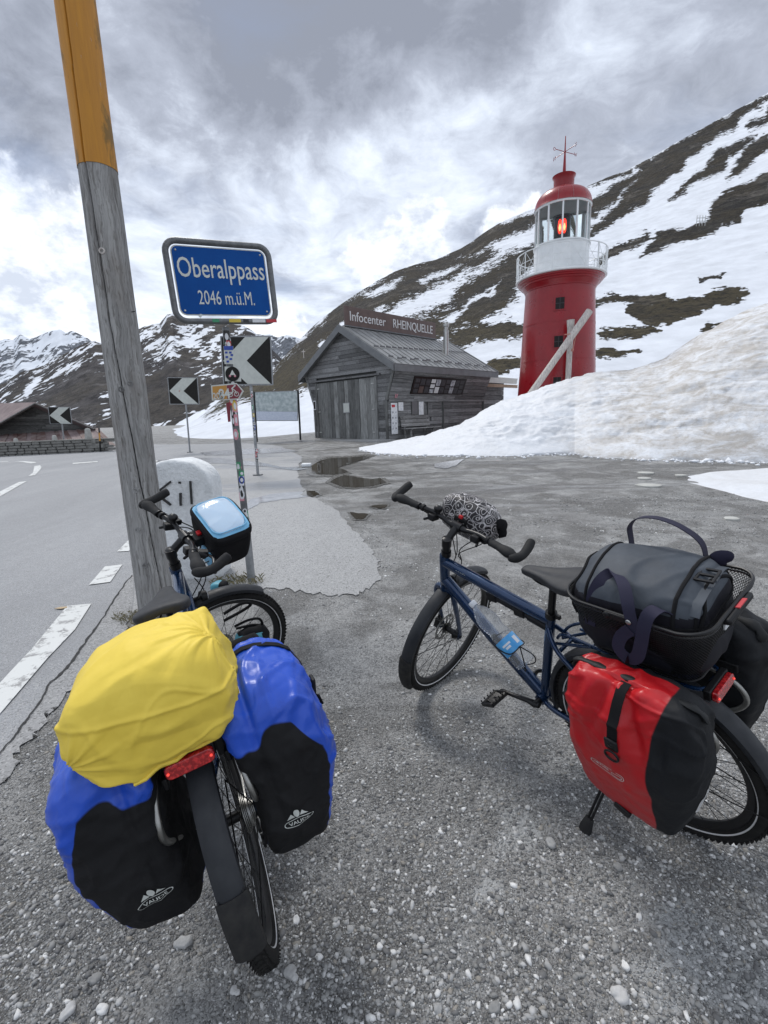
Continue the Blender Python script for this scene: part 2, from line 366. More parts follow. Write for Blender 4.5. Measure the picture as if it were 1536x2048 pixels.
def text_obj(name, body, M, size, matn, parent, sx=1.0, ext=.002, world=False, align='LEFT', bold=0):
    c = bpy.data.curves.new(name, 'FONT'); c.body = body; c.size = size; c.extrude = ext; c.align_x = align; c.offset = bold; c.resolution_u = 3
    o = bpy.data.objects.new(name+'_tmp', c); COL.objects.link(o)
    dg = bpy.context.evaluated_depsgraph_get(); me = bpy.data.meshes.new_from_object(o.evaluated_get(dg)); COL.objects.unlink(o); bpy.data.objects.remove(o); bpy.data.curves.remove(c)
    me.transform(M@Matrix.Diagonal((sx, 1, 1, 1))); me.materials.clear(); me.materials.append(MATS[matn])
    return link(name, me, parent, world)
def fit(o, width, cx=0.0):
    xs_ = [v.co.x for v in o.data.vertices]; a, b = min(xs_), max(xs_); k = width/(b-a)
    for v in o.data.vertices: v.co.x = cx+(v.co.x-(a+b)/2)*k
    return o
def noi(p, s=1.0): return noise.noise(Vector(p)*s)
def softbox(half, n=24, e=5.0, deform=None, matfn=None, wr=None, zone=None):
    """soft rounded bag body; returns (verts, faces, mats)"""
    bm = bmesh.new(); hx, hy, hz = half
    gr = [-1+2*i/n for i in range(n+1)]
    for ax in range(3):
        for sgn in (-1, 1):
            vv = []
            for a in gr:
                for b in gr:
                    p = [0, 0, 0]; p[ax] = sgn; p[(ax+1) % 3] = a; p[(ax+2) % 3] = b
                    l = (abs(p[0])**e+abs(p[1])**e+abs(p[2])**e)**(1/e)
                    vv.append(bm.verts.new((p[0]/l, p[1]/l, p[2]/l)))
            for i in range(n):
                for j in range(n):
                    q = [vv[i*(n+1)+j], vv[(i+1)*(n+1)+j], vv[(i+1)*(n+1)+j+1], vv[i*(n+1)+j+1]]
                    bm.faces.new(q if sgn > 0 else q[::-1])
    bmesh.ops.remove_doubles(bm, verts=bm.verts, dist=1e-4)
    bm.verts.ensure_lookup_table()
    fm = []
    if matfn:
        for f in bm.faces: fm.append(matfn(f.calc_center_median(), f.normal))
    else: fm = [0]*len(bm.faces)
    zn = [zone(v.co) for v in bm.verts] if zone else None
    for v in bm.verts:
        u = v.co.copy(); p = Vector((u.x*hx, u.y*hy, u.z*hz))
        if deform: p = deform(p, u)
        v.co = p
    bm.normal_update()
    if wr:
        dv = [(v, v.normal.copy()*wr(v.co)) for v in bm.verts]
        for v, d in dv: v.co += d
    vs = [tuple(v.co) for v in bm.verts]; fs = [tuple(v.index for v in f.verts) for f in bm.faces]
    bm.free(); return (vs, fs, fm, zn) if zn else (vs, fs, fm)
def soft_obj(name, sb, mats, parent=None, M=None, smooth=True, world=False):
    vs, fs, fm = sb[:3]
    me = bpy.data.meshes.new(name); me.from_pydata([tuple(M@Vector(v)) if M is not None else v for v in vs], [], fs)
    for m in mats: me.materials.append(MATS[m])
    me.polygons.foreach_set('material_index', fm)
    if smooth: me.polygons.foreach_set('use_smooth', [True]*len(fs))
    if len(sb) > 3: at_ = me.attributes.new('zone', 'FLOAT', 'POINT'); at_.data.foreach_set('value', sb[3])
    return link(name, me, parent, world)
def two_fabric(name, a, b):
    """two cloths sewn together: attribute 'zone' > 0 is the second one"""
    m = bpy.data.materials.new(name); m.use_nodes = True; t = NT(nodes_of(m.node_tree)); sh = []
    for c, c2, rough, coat, bs, bst, bd in (a, b):
        p = t.N('ShaderNodeBsdfPrincipled'); tc = t.N('ShaderNodeTexCoord'); v = tc.outputs['Object']; t.L(t.mix(t.rng(t.noise(v, 6, 5), .35, .65), c, c2), p.inputs['Base Color']); p.inputs['Roughness'].default_value = rough; p.inputs['Coat Weight'].default_value = coat; p.inputs['Coat Roughness'].default_value = .2; p.inputs['Specular IOR Level'].default_value = .4 if max(c) > .1 else .2
        bn = t.N('ShaderNodeBump'); bn.inputs['Strength'].default_value = bst; bn.inputs['Distance'].default_value = bd; t.L(t.noise(v, bs, 6, .6), bn.inputs['Height'])
        bn2 = t.N('ShaderNodeBump'); bn2.inputs['Strength'].default_value = .20; bn2.inputs['Distance'].default_value = .018; vv = t.vm('ADD', v, t.vm('SCALE', t.noise(v, 7, 4, out=1), .09))
        t.L(t.math('ADD', t.vor(t.mapping(vv, (1, 1, .6)), 12), t.math('MULTIPLY', t.vor(vv, 26), .3)), bn2.inputs['Height']); t.L(bn.outputs[0], bn2.inputs['Normal']); t.L(bn2.outputs[0], p.inputs['Normal']); sh.append(p.outputs[0])
    at_ = t.N('ShaderNodeAttribute', attribute_name='zone'); mx = t.N('ShaderNodeMixShader'); t.L(t.rng(at_.outputs['Fac'], -.012, .012), mx.inputs[0]); t.L(sh[0], mx.inputs[1]); t.L(sh[1], mx.inputs[2]); o = t.N('ShaderNodeOutputMaterial'); t.L(mx.outputs[0], o.inputs[0]); MATS[name] = m
def crease(p, s, seed=0, w=.10):
    n = noise.noise(Vector(p)*s+Vector((seed*1.3, -seed, seed*.6))); return max(0.0, 1-abs(n)/w)
def ridged(p, s, seed=0):
    return 1-abs(noise.noise(Vector(p)*s+Vector((seed, seed*.7, -seed))))*2
# ------------------------------------------------------------------ terrain height
def gz(x, y):
    x = np.asarray(x, float); y = np.asarray(y, float)
    yy = np.minimum(y, 27.0); sp = np.log1p(np.exp((yy-5)*2))/2
    return (.016+.020/(1+np.exp(-(x+6)/1.6)))*sp
def gpt(px, py, off=0.0):
    d = ray(px, py); t_ = 1.0
    lo, hi = .3, 400.0
    if d.z >= -1e-5: raise ValueError('above horizon %s' % ((px, py),))
    for _ in range(60):
        m_ = (lo+hi)/2; p = CAMP+d*m_
        if p.z > float(gz(p.x, p.y)): lo = m_
        else: hi = m_
    p = CAMP+d*lo; return Vector((p.x, p.y, float(gz(p.x, p.y))+off))
def ground_mat(name, kind):
    m = bpy.data.materials.new(name); m.use_nodes = True; t = NT(nodes_of(m.node_tree))
    b = t.N('ShaderNodeBsdfPrincipled'); o = t.N('ShaderNodeOutputMaterial'); t.L(b.outputs[0], o.inputs[0])
    tc = t.N('ShaderNodeTexCoord'); v = tc.outputs['Object']
    if kind == 'gravel':
        big = t.noise(v, .55, 6, .6, .6); med = t.noise(v, 2.6, 7, .65, .4); sm = t.noise(v, 17, 6, .7); fi = t.noise(v, 110, 5, .7)
        vo = t.N('ShaderNodeTexVoronoi'); vo.inputs['Scale'].default_value = 85; t.L(t.vm('ADD', v, t.vm('SCALE', t.noise(v, 30, 3, out=1), .02)), vo.inputs['Vector'])
        vo2 = t.N('ShaderNodeTexVoronoi'); vo2.inputs['Scale'].default_value = 230; t.L(v, vo2.inputs['Vector'])
        c = t.mix(t.rng(med, .36, .62), (.155, .153, .148), (.42, .418, .41))
        c = t.mix(t.math('MULTIPLY', t.rng(big, .42, .60), .6), c, (.48, .48, .475))
        c = t.mix(t.math('MULTIPLY', t.rng(t.noise(v, 1.1, 6, .6, 1.2), .48, .57), .80), c, (.085, .081, .075))
        c = t.mix(t.rng(sm, .3, .75, 0, .5), c, (.27, .267, .26))
        c = t.mix(t.math('MULTIPLY', t.rng(vo2.outputs[1], .55, .9), .55), c, (.55, .55, .54)); c = t.mix(t.math('MULTIPLY', t.rng(vo2.outputs[1], .42, .2), .55), c, (.06, .058, .055))
        stone = t.math('MULTIPLY', t.rng(vo.outputs[0], .48, .28), t.rng(t.noise(v, 6, 4, .6), .36, .52))
        sc = t.N('ShaderNodeSeparateColor'); t.L(vo.outputs[1], sc.inputs[0])
        c = t.mix(t.math('MULTIPLY', stone, .75), c, t.mix(sc.outputs[0], (.10, .10, .10), (.50, .50, .49)))
        c = t.mix(t.rng(fi, .35, .7, .22, 0), c, (.08, .078, .072))
        # pale packed patches of fine silt
        pn = t.vm('ADD', v, t.vm('SCALE', t.vm('SUBTRACT', t.noise(v, 5, 6, .65, out=1), (.5, .5, .5)), .26))
        pp_ = None
        for (qx, qy), qr in (((1045, 1650), .13), ((1010, 1690), .08), ((965, 1790), .07), ((915, 1935), .10), ((900, 1970), .08), ((1420, 1900), .20), ((1330, 1960), .10)):
            q_ = gpt(qx, qy); d_ = t.rng(t.vm('DISTANCE', pn, (q_.x, q_.y, 0), out=1), qr*.55, qr*.75, 1, 0); pp_ = d_ if pp_ is None else t.math('MAXIMUM', pp_, d_)
        c = t.mix(t.math('MULTIPLY', pp_, .72), c, t.mix(t.rng(sm, .3, .7), (.40, .41, .41), (.52, .53, .53)))
        # faint vehicle ruts curving through the lot
        rt = t.math('SINE', t.math('ADD', t.math('MULTIPLY', t.noise(v, .35, 2), 9), t.vm('DOT_PRODUCT', v, (5.5, 2.6, 0), out=1)))
        c = t.mix(t.math('MULTIPLY', t.rng(rt, .55, .95), t.rng(t.noise(v, 1.4, 6, .7), .45, .62, 0, .5)), c, (.12, .115, .105))
        # damp, darker ground near the melt water (streaks along the drainage)
        sx = t.N('ShaderNodeSeparateXYZ'); t.L(v, sx.inputs[0])
        near = t.rng(sx.outputs[1], 4.5, 8, 0, 1)
        dm = t.noise(t.mapping(v, (.35, 1.1, 1)), .9, 6, .6, .8)
        damp = t.math('MULTIPLY', near, t.rng(dm, .47, .56))
        c = t.mix(t.math('MULTIPLY', damp, .80), c, (.085, .08, .072))
        pale = t.math('MULTIPLY', near, t.rng(t.noise(t.mapping(v, (.3, 1.3, 1)), 1.3, 6, .6, 1.5), .53, .60))
        c = t.mix(t.math('MULTIPLY', pale, .45), c, (.36, .365, .37))
        t.L(c, b.inputs['Base Color'])
        t.L(t.rng(damp, 0, 1, .88, .32), b.inputs['Roughness'])
        hgt = t.math('ADD', t.math('MULTIPLY', stone, .7), t.math('ADD', t.math('MULTIPLY', sm, 1.3), t.math('ADD', t.math('MULTIPLY', fi, .55), t.math('MULTIPLY', med, 4))))
        bn = t.N('ShaderNodeBump'); bn.inputs['Strength'].default_value = 1; bn.inputs['Distance'].default_value = .018
        t.L(hgt, bn.inputs['Height']); t.L(bn.outputs[0], b.inputs['Normal'])
    else:
        base = {'road': ((.225, .232, .245), (.285, .292, .305)), 'pavement': ((.27, .272, .272), (.345, .348, .35)), 'gutter': ((.21, .212, .215), (.29, .29, .292))}[kind]
        big = t.noise(t.mapping(v, (1, .45, 1), (0, 0, .5)), .5, 5, .55, .5); fi = t.noise(v, 170, 4, .8); md = t.noise(v, 8, 6, .6)
        c = t.mix(t.rng(big, .35, .65), base[0], base[1])
        c = t.mix(t.rng(md, .3, .7, .25, 0), c, (.17, .17, .17))
        ag = t.N('ShaderNodeTexVoronoi'); ag.inputs['Scale'].default_value = 190 if kind == 'road' else 120; t.L(v, ag.inputs['Vector'])
        sc = t.N('ShaderNodeSeparateColor'); t.L(ag.outputs[1], sc.inputs[0])
        c = t.mix(t.math('MULTIPLY', t.rng(sc.outputs[0], .62, .95), .5), c, (.46, .46, .45))
        c = t.mix(t.math('MULTIPLY', t.rng(sc.outputs[1], .72, .95), .6), c, (.09, .09, .09))
        if kind != 'road':
            sp = t.math('MULTIPLY', t.rng(t.noise(v, 34, 4, .6), .62, .67), .8); c = t.mix(sp, c, (.07, .068, .065))
            # meltwater film crossing the pavement
            wv = t.noise(t.mapping(v, (.35, 1.6, 1), (0, 0, .1)), .8, 5, .5, .6); sx = t.N('ShaderNodeSeparateXYZ'); t.L(v, sx.inputs[0])
            wet = t.math('MULTIPLY', t.rng(sx.outputs[1], 7, 9), t.rng(wv, .5, .56))
            c = t.mix(t.math('MULTIPLY', wet, .45), c, (.15, .15, .155)); t.L(t.rng(wet, 0, 1, .85, .3), b.inputs['Roughness'])
        else:
            b.inputs['Roughness'].default_value = .8
            # old tyre-dark streaks and sealed joints
            st = t.noise(t.mapping(v, (2.2, .12, 1), (0, 0, -.62)), 1.1, 4, .5); c = t.mix(t.rng(st, .5, .7, 0, .35), c, (.20, .205, .215))
        t.L(c, b.inputs['Base Color'])
        bn = t.N('ShaderNodeBump'); bn.inputs['Strength'].default_value = .5; bn.inputs['Distance'].default_value = .004
        t.L(t.math('ADD', fi, t.math('MULTIPLY', md, .5)), bn.inputs['Height']); t.L(bn.outputs[0], b.inputs['Normal'])
    MATS[name] = m
ground_mat('gravel_ground', 'gravel'); ground_mat('asphalt', 'road'); ground_mat('pavement_asphalt', 'pavement'); ground_mat('gutter_asphalt', 'gutter')
mat('crack', (.03, .03, .03), .95)
# road paint with wear
m = bpy.data.materials.new('road_paint'); m.use_nodes = True; t = NT(nodes_of(m.node_tree)); b = t.N('ShaderNodeBsdfPrincipled'); o = t.N('ShaderNodeOutputMaterial'); t.L(b.outputs[0], o.inputs[0])
tc = t.N('ShaderNodeTexCoord'); v = tc.outputs['Object']; t.L(t.mix(t.rng(t.noise(v, 9, 9, .75, .4), .53, .60), (.56, .57, .56), (.25, .25, .25)), b.inputs['Base Color']); b.inputs['Roughness'].default_value = .7
MATS['road_paint'] = m
# water
m = bpy.data.materials.new('puddle_water'); m.use_nodes = True; t = NT(nodes_of(m.node_tree)); b = t.N('ShaderNodeBsdfPrincipled'); o = t.N('ShaderNodeOutputMaterial'); t.L(b.outputs[0], o.inputs[0])
b.inputs['Base Color'].default_value = (.045, .038, .028, 1); b.inputs['Roughness'].default_value = .03; b.inputs['IOR'].default_value = 1.33
tc = t.N('ShaderNodeTexCoord'); bn = t.N('ShaderNodeBump'); bn.inputs['Strength'].default_value = .08; bn.inputs['Distance'].default_value = .005; t.L(t.noise(tc.outputs['Object'], 7, 2), bn.inputs['Height']); t.L(bn.outputs[0], b.inputs['Normal'])
MATS['puddle_water'] = m
# ground sheet: fine near, coarse far
def grid_mesh(name, xs, ys, zf, mat_):
    X, Y = np.meshgrid(xs, ys); Z = zf(X, Y); v = np.stack([X.ravel(), Y.ravel(), Z.ravel()], 1); nx = len(xs); ny = len(ys)
    i = np.arange(ny-1)[:, None]*nx+np.arange(nx-1)[None, :]; f = np.stack([i, i+1, i+1+nx, i+nx], -1).reshape(-1, 4)
    me = bpy.data.meshes.new(name); me.from_pydata(v.tolist(), [], f.tolist()); me.materials.append(MATS[mat_]); me.polygons.foreach_set('use_smooth', [True]*len(f)); me.update()
    return me, v
xs = np.concatenate([[-4000, -1500, -600, -200, -90, -50], np.arange(-34, 30.1, .5), [45, 80, 200, 600, 1500, 4000]])
ys = np.concatenate([[-300, -60, -15, -5], np.arange(-2, 30.1, .5), [34, 42, 60, 120, 300, 800, 2000, 6000]])
me, _ = grid_mesh('ground', xs, ys, gz, 'gravel_ground')
tag(link('ground', me), kind='structure')
def clip_sheet(name, poly, off, matn, kind='structure', parent=None, step=.5):
    P = [(gpt(*p[1:]) if p[0] == 'p' else Vector((p[0], p[1], 0))) for p in poly]
    bm = bmesh.new(); vs = [bm.verts.new((p.x, p.y, 0)) for p in P]; bm.faces.new(vs)
    xs_ = [p.x for p in P]; ys_ = [p.y for p in P]
    bmesh.ops.triangulate(bm, faces=bm.faces)
    for ax, lo, hi in ((0, max(min(xs_), -16), min(max(xs_), 10)), (1, max(min(ys_), 0), min(max(ys_), 30))):
        k = math.ceil(lo/step)*step
        while k < hi:
            no = (1, 0, 0) if ax == 0 else (0, 1, 0); co = (k, 0, 0) if ax == 0 else (0, k, 0)
            bmesh.ops.bisect_plane(bm, geom=bm.verts[:]+bm.edges[:]+bm.faces[:], plane_co=co, plane_no=no, dist=1e-5)
            k += step
    for v in bm.verts: v.co.z = float(gz(v.co.x, v.co.y))+off
    bmesh.ops.recalc_face_normals(bm, faces=bm.faces)
    me = bpy.data.meshes.new(name); bm.to_mesh(me); bm.free(); me.materials.append(MATS[matn])
    if len(me.polygons) and me.polygons[0].normal.z < 0: me.flip_normals()
    o = link(name, me, parent)
    if kind: tag(o, kind=kind)
    return o
def rough_edge(pts, amp, seg=5, seed=0):
    """subdivide pixel outline and roughen it a little"""
    out = []; r = random.Random(seed)
    for i in range(len(pts)-1):
        a, b = pts[i], pts[i+1]
        for j in range(seg):
            f = j/seg; k = amp*(.4+abs(a[1]-880)/300)
            out.append(('p', a[0]+(b[0]-a[0])*f+r.uniform(-k, k), a[1]+(b[1]-a[1])*f+r.uniform(-k, k)*.6))
    out.append(('p', *pts[-1])); return out
edge = rough_edge([(0, 1572), (22, 1541), (58, 1479), (91, 1435), (140, 1384), (186, 1329), (240, 1268), (262, 1238)], 5, 9, 1)
aedge = rough_edge([(430, 1190), (560, 1178), (650, 1190), (712, 1192), (765, 1158), (755, 1118), (716, 1070), (672, 1020), (640, 1003), (606, 975), (592, 940), (606, 915)], 4.5, 12, 2)
pole_g = rough_edge([(262, 1238), (300, 1232), (345, 1225), (400, 1200), (430, 1190)], 3, 3, 3)
clip_sheet('road', [(-1.55, 1.2), (-1.9, -3), (-32, -6), (-32, 25), (-12.6, 25.5)]+[('p', 300, 889), ('p', 480, 886), ('p', 560, 892)]+aedge[::-1]+pole_g[::-1][1:]+edge[::-1][1:], .004, 'asphalt')
clip_sheet('pavement', [('p', 500, 903), ('p', 560, 905), ('p', 592, 918)]+aedge[::-1][2:]+pole_g[::-1][1:-1]+[('p', 264, 1236), ('p', 268, 1200), ('p', 272, 1150), ('p', 292, 1060), ('p', 312, 985), ('p', 350, 945), ('p', 430, 918)], .008, 'pavement_asphalt')
gut = rough_edge([(0, 1572), (22, 1541), (58, 1479), (91, 1435), (140, 1384), (186, 1329), (240, 1268), (262, 1238)], 5, 9, 1)
crk = [(0, 1513), (18, 1490), (37, 1468), (48, 1450), (64, 1430), (88, 1395), (98, 1372), (128, 1345), (150, 1318), (165, 1296), (190, 1262), (214, 1226), (232, 1196), (250, 1170), (268, 1148)]
clip_sheet('gutter', gut+[('p', 266, 1200)]+[('p', *p) for p in crk[::-1]], .008, 'gutter_asphalt')
# crack between road and gutter: a thin dark joint
g = G(); cp = []
rr = random.Random(4)
for i in range(len(crk)-1):
    for j in range(5):
        f_ = j/5; cp.append((crk[i][0]+(crk[i+1][0]-crk[i][0])*f_+rr.uniform(-1.6, 1.6), crk[i][1]+(crk[i+1][1]-crk[i][1])*f_))
vs = []; 
for i, p in enumerate(cp):
    a = gpt(*p); wd_ = .004+.006*abs(noi((i*.37, 2, 1)))*2
    vs += [(a.x-wd_, a.y, float(gz(a.x, a.y))+.0125), (a.x+wd_, a.y, float(gz(a.x, a.y))+.0125)]
g.add(vs, [(2*i, 2*i+1, 2*i+3, 2*i+2) for i in range(len(cp)-1)])
tag(g.obj('road_crack', 'crack'), kind='structure')
def marking(poly, seed=0):
    clip_sheet('road_marking', [('p', *p) for p in poly], .0125, 'road_paint')
marking([(0, 1370), (20, 1348), (62, 1303), (135, 1214), (183, 1210), (150, 1262), (95, 1320), (40, 1385), (0, 1432)])
marking([(178, 1172), (210, 1135), (245, 1131), (221, 1166)])
marking([(234, 1105), (258, 1081), (278, 1079), (258, 1104)])
marking([(0, 984), (38, 965), (54, 963), (28, 978), (0, 994)])
marking([(57, 953), (66, 946), (69, 933), (80, 931), (83, 935), (80, 941), (70, 951)])
marking([(30, 924), (50, 923), (70, 924.5), (73, 926), (62, 927.5), (50, 925.5)])
marking([(-40, 927), (-20, 924.5), (16, 923.5), (17, 924.5), (-20, 926)])
marking([(145, 926.5), (195, 923), (196, 924.6), (146, 928.5)])
marking([(307, 922), (318, 921.5), (312, 924), (308, 924)])
# puddles of melt water
def puddle(pts, seed):
    clip_sheet('puddle', rough_edge(pts+[pts[0]], 1.6, 4, seed)[:-1], .013, 'puddle_water', kind=None).name
def tagpud(o, lab): tag(o, lab, 'puddle', 'puddles of melt water')
mat('wet_gravel', (.085, .08, .07), .28, col2=(.13, .125, .115), nscale=9, bump=.6, bscale=60, bdist=.006, rvar=.12)
def pud(pts, seed, lab):
    mx_, my_ = sum(p[0] for p in pts)/len(pts), sum(p[1] for p in pts)/len(pts)
    big_ = [(mx_+(p[0]-mx_)*1.14+(3 if p[0] > mx_ else -3), my_+(p[1]-my_)*1.22) for p in pts]
    clip_sheet('wet_margin', rough_edge(big_+[big_[0]], 2.2, 7, seed+50)[:-1], .0095, 'wet_gravel')
    o = clip_sheet('puddle', rough_edge(pts+[pts[0]], 1.0, 4, seed)[:-1], .015, 'puddle_water', kind=None); tag(o, lab, 'puddle', 'puddles of melt water')
pud([(622, 933), (640, 922), (662, 917), (700, 916), (726, 913), (742, 914), (728, 920), (700, 928), (676, 936), (698, 944), (690, 947), (668, 950), (640, 950), (624, 946)], 11, 'largest brown puddle reflecting the hut, closest to its doors')
pud([(660, 965), (672, 957), (690, 951), (716, 956), (740, 960), (760, 957), (772, 966), (745, 973), (710, 976), (684, 974)], 12, 'long brown puddle lying just in front of the largest puddle')
pud([(601, 991), (612, 983), (630, 983), (639, 990), (625, 995)], 13, 'small dark puddle at the rounded corner of the grey pavement')
pud([(739, 1014), (756, 1011), (776, 1011), (770, 1018), (757, 1018)], 14, 'narrow puddle just left of the raised left grip of the right bicycle')
pud([(699, 1026), (716, 1028), (736, 1029), (728, 1040), (712, 1040)], 15, 'nearest small puddle, beside the tyre ruts in the gravel')
def film(pts, seed, lab):
    o = clip_sheet('water_film', rough_edge(pts+[pts[0]], 1.2, 5, seed)[:-1], .0135, 'wet_asphalt', kind=None); tag(o, lab, 'meltwater', 'thin meltwater films on the pavement')
mat('wet_asphalt', (.21, .215, .225), .18, col2=(.30, .305, .315), nscale=6, bump=.25, bscale=90, bdist=.002, rvar=.1)
film([(500, 1000), (540, 990), (600, 984), (640, 992), (606, 996), (560, 1001), (520, 1008), (494, 1022), (490, 1012)], 21, 'thin trickle of meltwater crossing the pavement right of the sign post')
film([(315, 921), (380, 915), (440, 917), (520, 925), (560, 934), (620, 938), (590, 942), (530, 934), (440, 928), (370, 926), (320, 930)], 22, 'long wet streak across the pavement behind the white milestone')
film([(400, 905), (480, 899), (560, 897), (600, 903), (540, 907), (470, 911), (410, 911)], 23, 'pale wet strip of pavement in front of the map panel')
film([(870, 928), (905, 922), (930, 918), (912, 932), (892, 938), (868, 936)], 24, 'small pale icy wet patch in front of the snow bank tip')
# ------------------------------------------------------------------ mountains
def seg_dist(px, py, poly):
    """signed distance (+ inside) to polygon"""
    n = len(poly); inside = np.zeros(px.shape, bool); d = np.full(px.shape, 1e9)
    for i in range(n):
        x1, y1 = poly[i]; x2, y2 = poly[(i+1) % n]
        c = ((y1 > py) != (y2 > py)) & (px < (x2-x1)*(py-y1)/((y2-y1) or 1e-9)+x1); inside ^= c
        dx, dy = x2-x1, y2-y1; t_ = np.clip(((px-x1)*dx+(py-y1)*dy)/(dx*dx+dy*dy+1e-9), 0, 1)
        d = np.minimum(d, np.hypot(px-x1-t_*dx, py-y1-t_*dy))
    return np.where(inside, d, -d)
def fbm(x, y, seed=0, octs=5, per=1.0):
    """cheap value-noise fbm in numpy"""
    out = np.zeros_like(x); a = 1.0; tot = 0
    for o_ in range(octs):
        r_ = np.random.default_rng(seed*31+o_); T = r_.random((256, 256))*2-1
        xx = x/per*2**o_+o_*17.3; yy = y/per*2**o_+o_*9.1; xi = np.floor(xx).astype(int); yi = np.floor(yy).astype(int); fx = xx-xi; fy = yy-yi
        fx = fx*fx*(3-2*fx); fy = fy*fy*(3-2*fy)
        g_ = lambda i, j: T[(yi+j) % 256, (xi+i) % 256]
        out += a*((g_(0, 0)*(1-fx)+g_(1, 0)*fx)*(1-fy)+(g_(0, 1)*(1-fx)+g_(1, 1)*fx)*fy); tot += a; a *= .5
    return out/tot
def hill(name, sil, base, nu, nv, rn, rf, polys, amp, mname, power=1.15, seed=0, soft=5.0, back=1.4, wob=6):
    """terrain that climbs away from the camera. sil: skyline pixels, base: foot pixels; rn/rf: near and far distance as functions of px"""
    sx = np.array([p[0] for p in sil], float); sy = np.array([p[1] for p in sil], float)
    bx = np.array([p[0] for p in base], float); by = np.array([p[1] for p in base], float)
    U = np.linspace(sx[0], sx[-1], nu); sY = np.interp(U, sx, sy); bY = np.interp(U, bx, by)
    V = np.concatenate([np.linspace(0, 1, nv), 1+np.linspace(.05, 1, 14)])
    P = np.zeros((len(V), nu, 3)); PX0 = np.zeros((len(V), nu)); PY0 = np.zeros((len(V), nu))
    for j in range(nu):
        u = U[j]; a = W(u, bY[j], rn(u)); b = W(u, sY[j], rf(u))
        hv = Vector((b.x-a.x, b.y-a.y)); L_ = hv.length
        tt = np.minimum(V, 1); zz_ = a.z+(b.z-a.z)*tt**power
        zz_ = np.where(V > 1, b.z-(V-1)*(b.z-a.z)*back, zz_)
        P[:, j, 0] = a.x+hv.x*V; P[:, j, 1] = a.y+hv.y*V; P[:, j, 2] = zz_
    r_ = np.hypot(P[..., 0], P[..., 1]); k = amp*r_
    edge_f = np.minimum(1, np.minimum(V, 1)[:, None]*6)
    nz = fbm(P[..., 0], P[..., 1], seed+1, 6, per=float(rf(700))*.16)+.35*(1-2*np.abs(fbm(P[..., 0], P[..., 1], seed+5, 5, per=float(rf(700))*.07)))
    P[..., 2] += nz*k*edge_f
    flat = P.reshape(-1, 3); n_v = len(V)
    i = np.arange(n_v-1)[:, None]*nu+np.arange(nu-1)[None, :]; f = np.stack([i, i+1, i+1+nu, i+nu], -1).reshape(-1, 4)
    me = bpy.data.meshes.new(name); me.vertices.add(len(flat)); me.vertices.foreach_set('co', flat.ravel())
    me.loops.add(len(f)*4); me.loops.foreach_set('vertex_index', f.ravel()); me.polygons.add(len(f)); me.polygons.foreach_set('loop_start', np.arange(len(f))*4)
    me.update(calc_edges=True); me.polygons.foreach_set('use_smooth', [True]*len(f))
    px, py = projn(flat)
    wx = fbm(px, py, seed+9, 4, 34)*wob*2; wy = fbm(px, py, seed+10, 4, 34)*wob
    m_ = np.full(px.shape, -1.0)
    for pl, sgn, sf in polys:
        s_ = np.clip(seg_dist(px+wx, py+wy, pl)/(soft*sf), -1, 1)
        if sgn > 0: m_ = np.maximum(m_, s_)
        else: m_ = np.minimum(m_, -s_)
    at_ = me.attributes.new('rock', 'FLOAT', 'POINT'); at_.data.foreach_set('value', m_.astype(np.float32))
    me.materials.append(MATS[mname]); o = link(name, me); return tag(o, kind='structure')
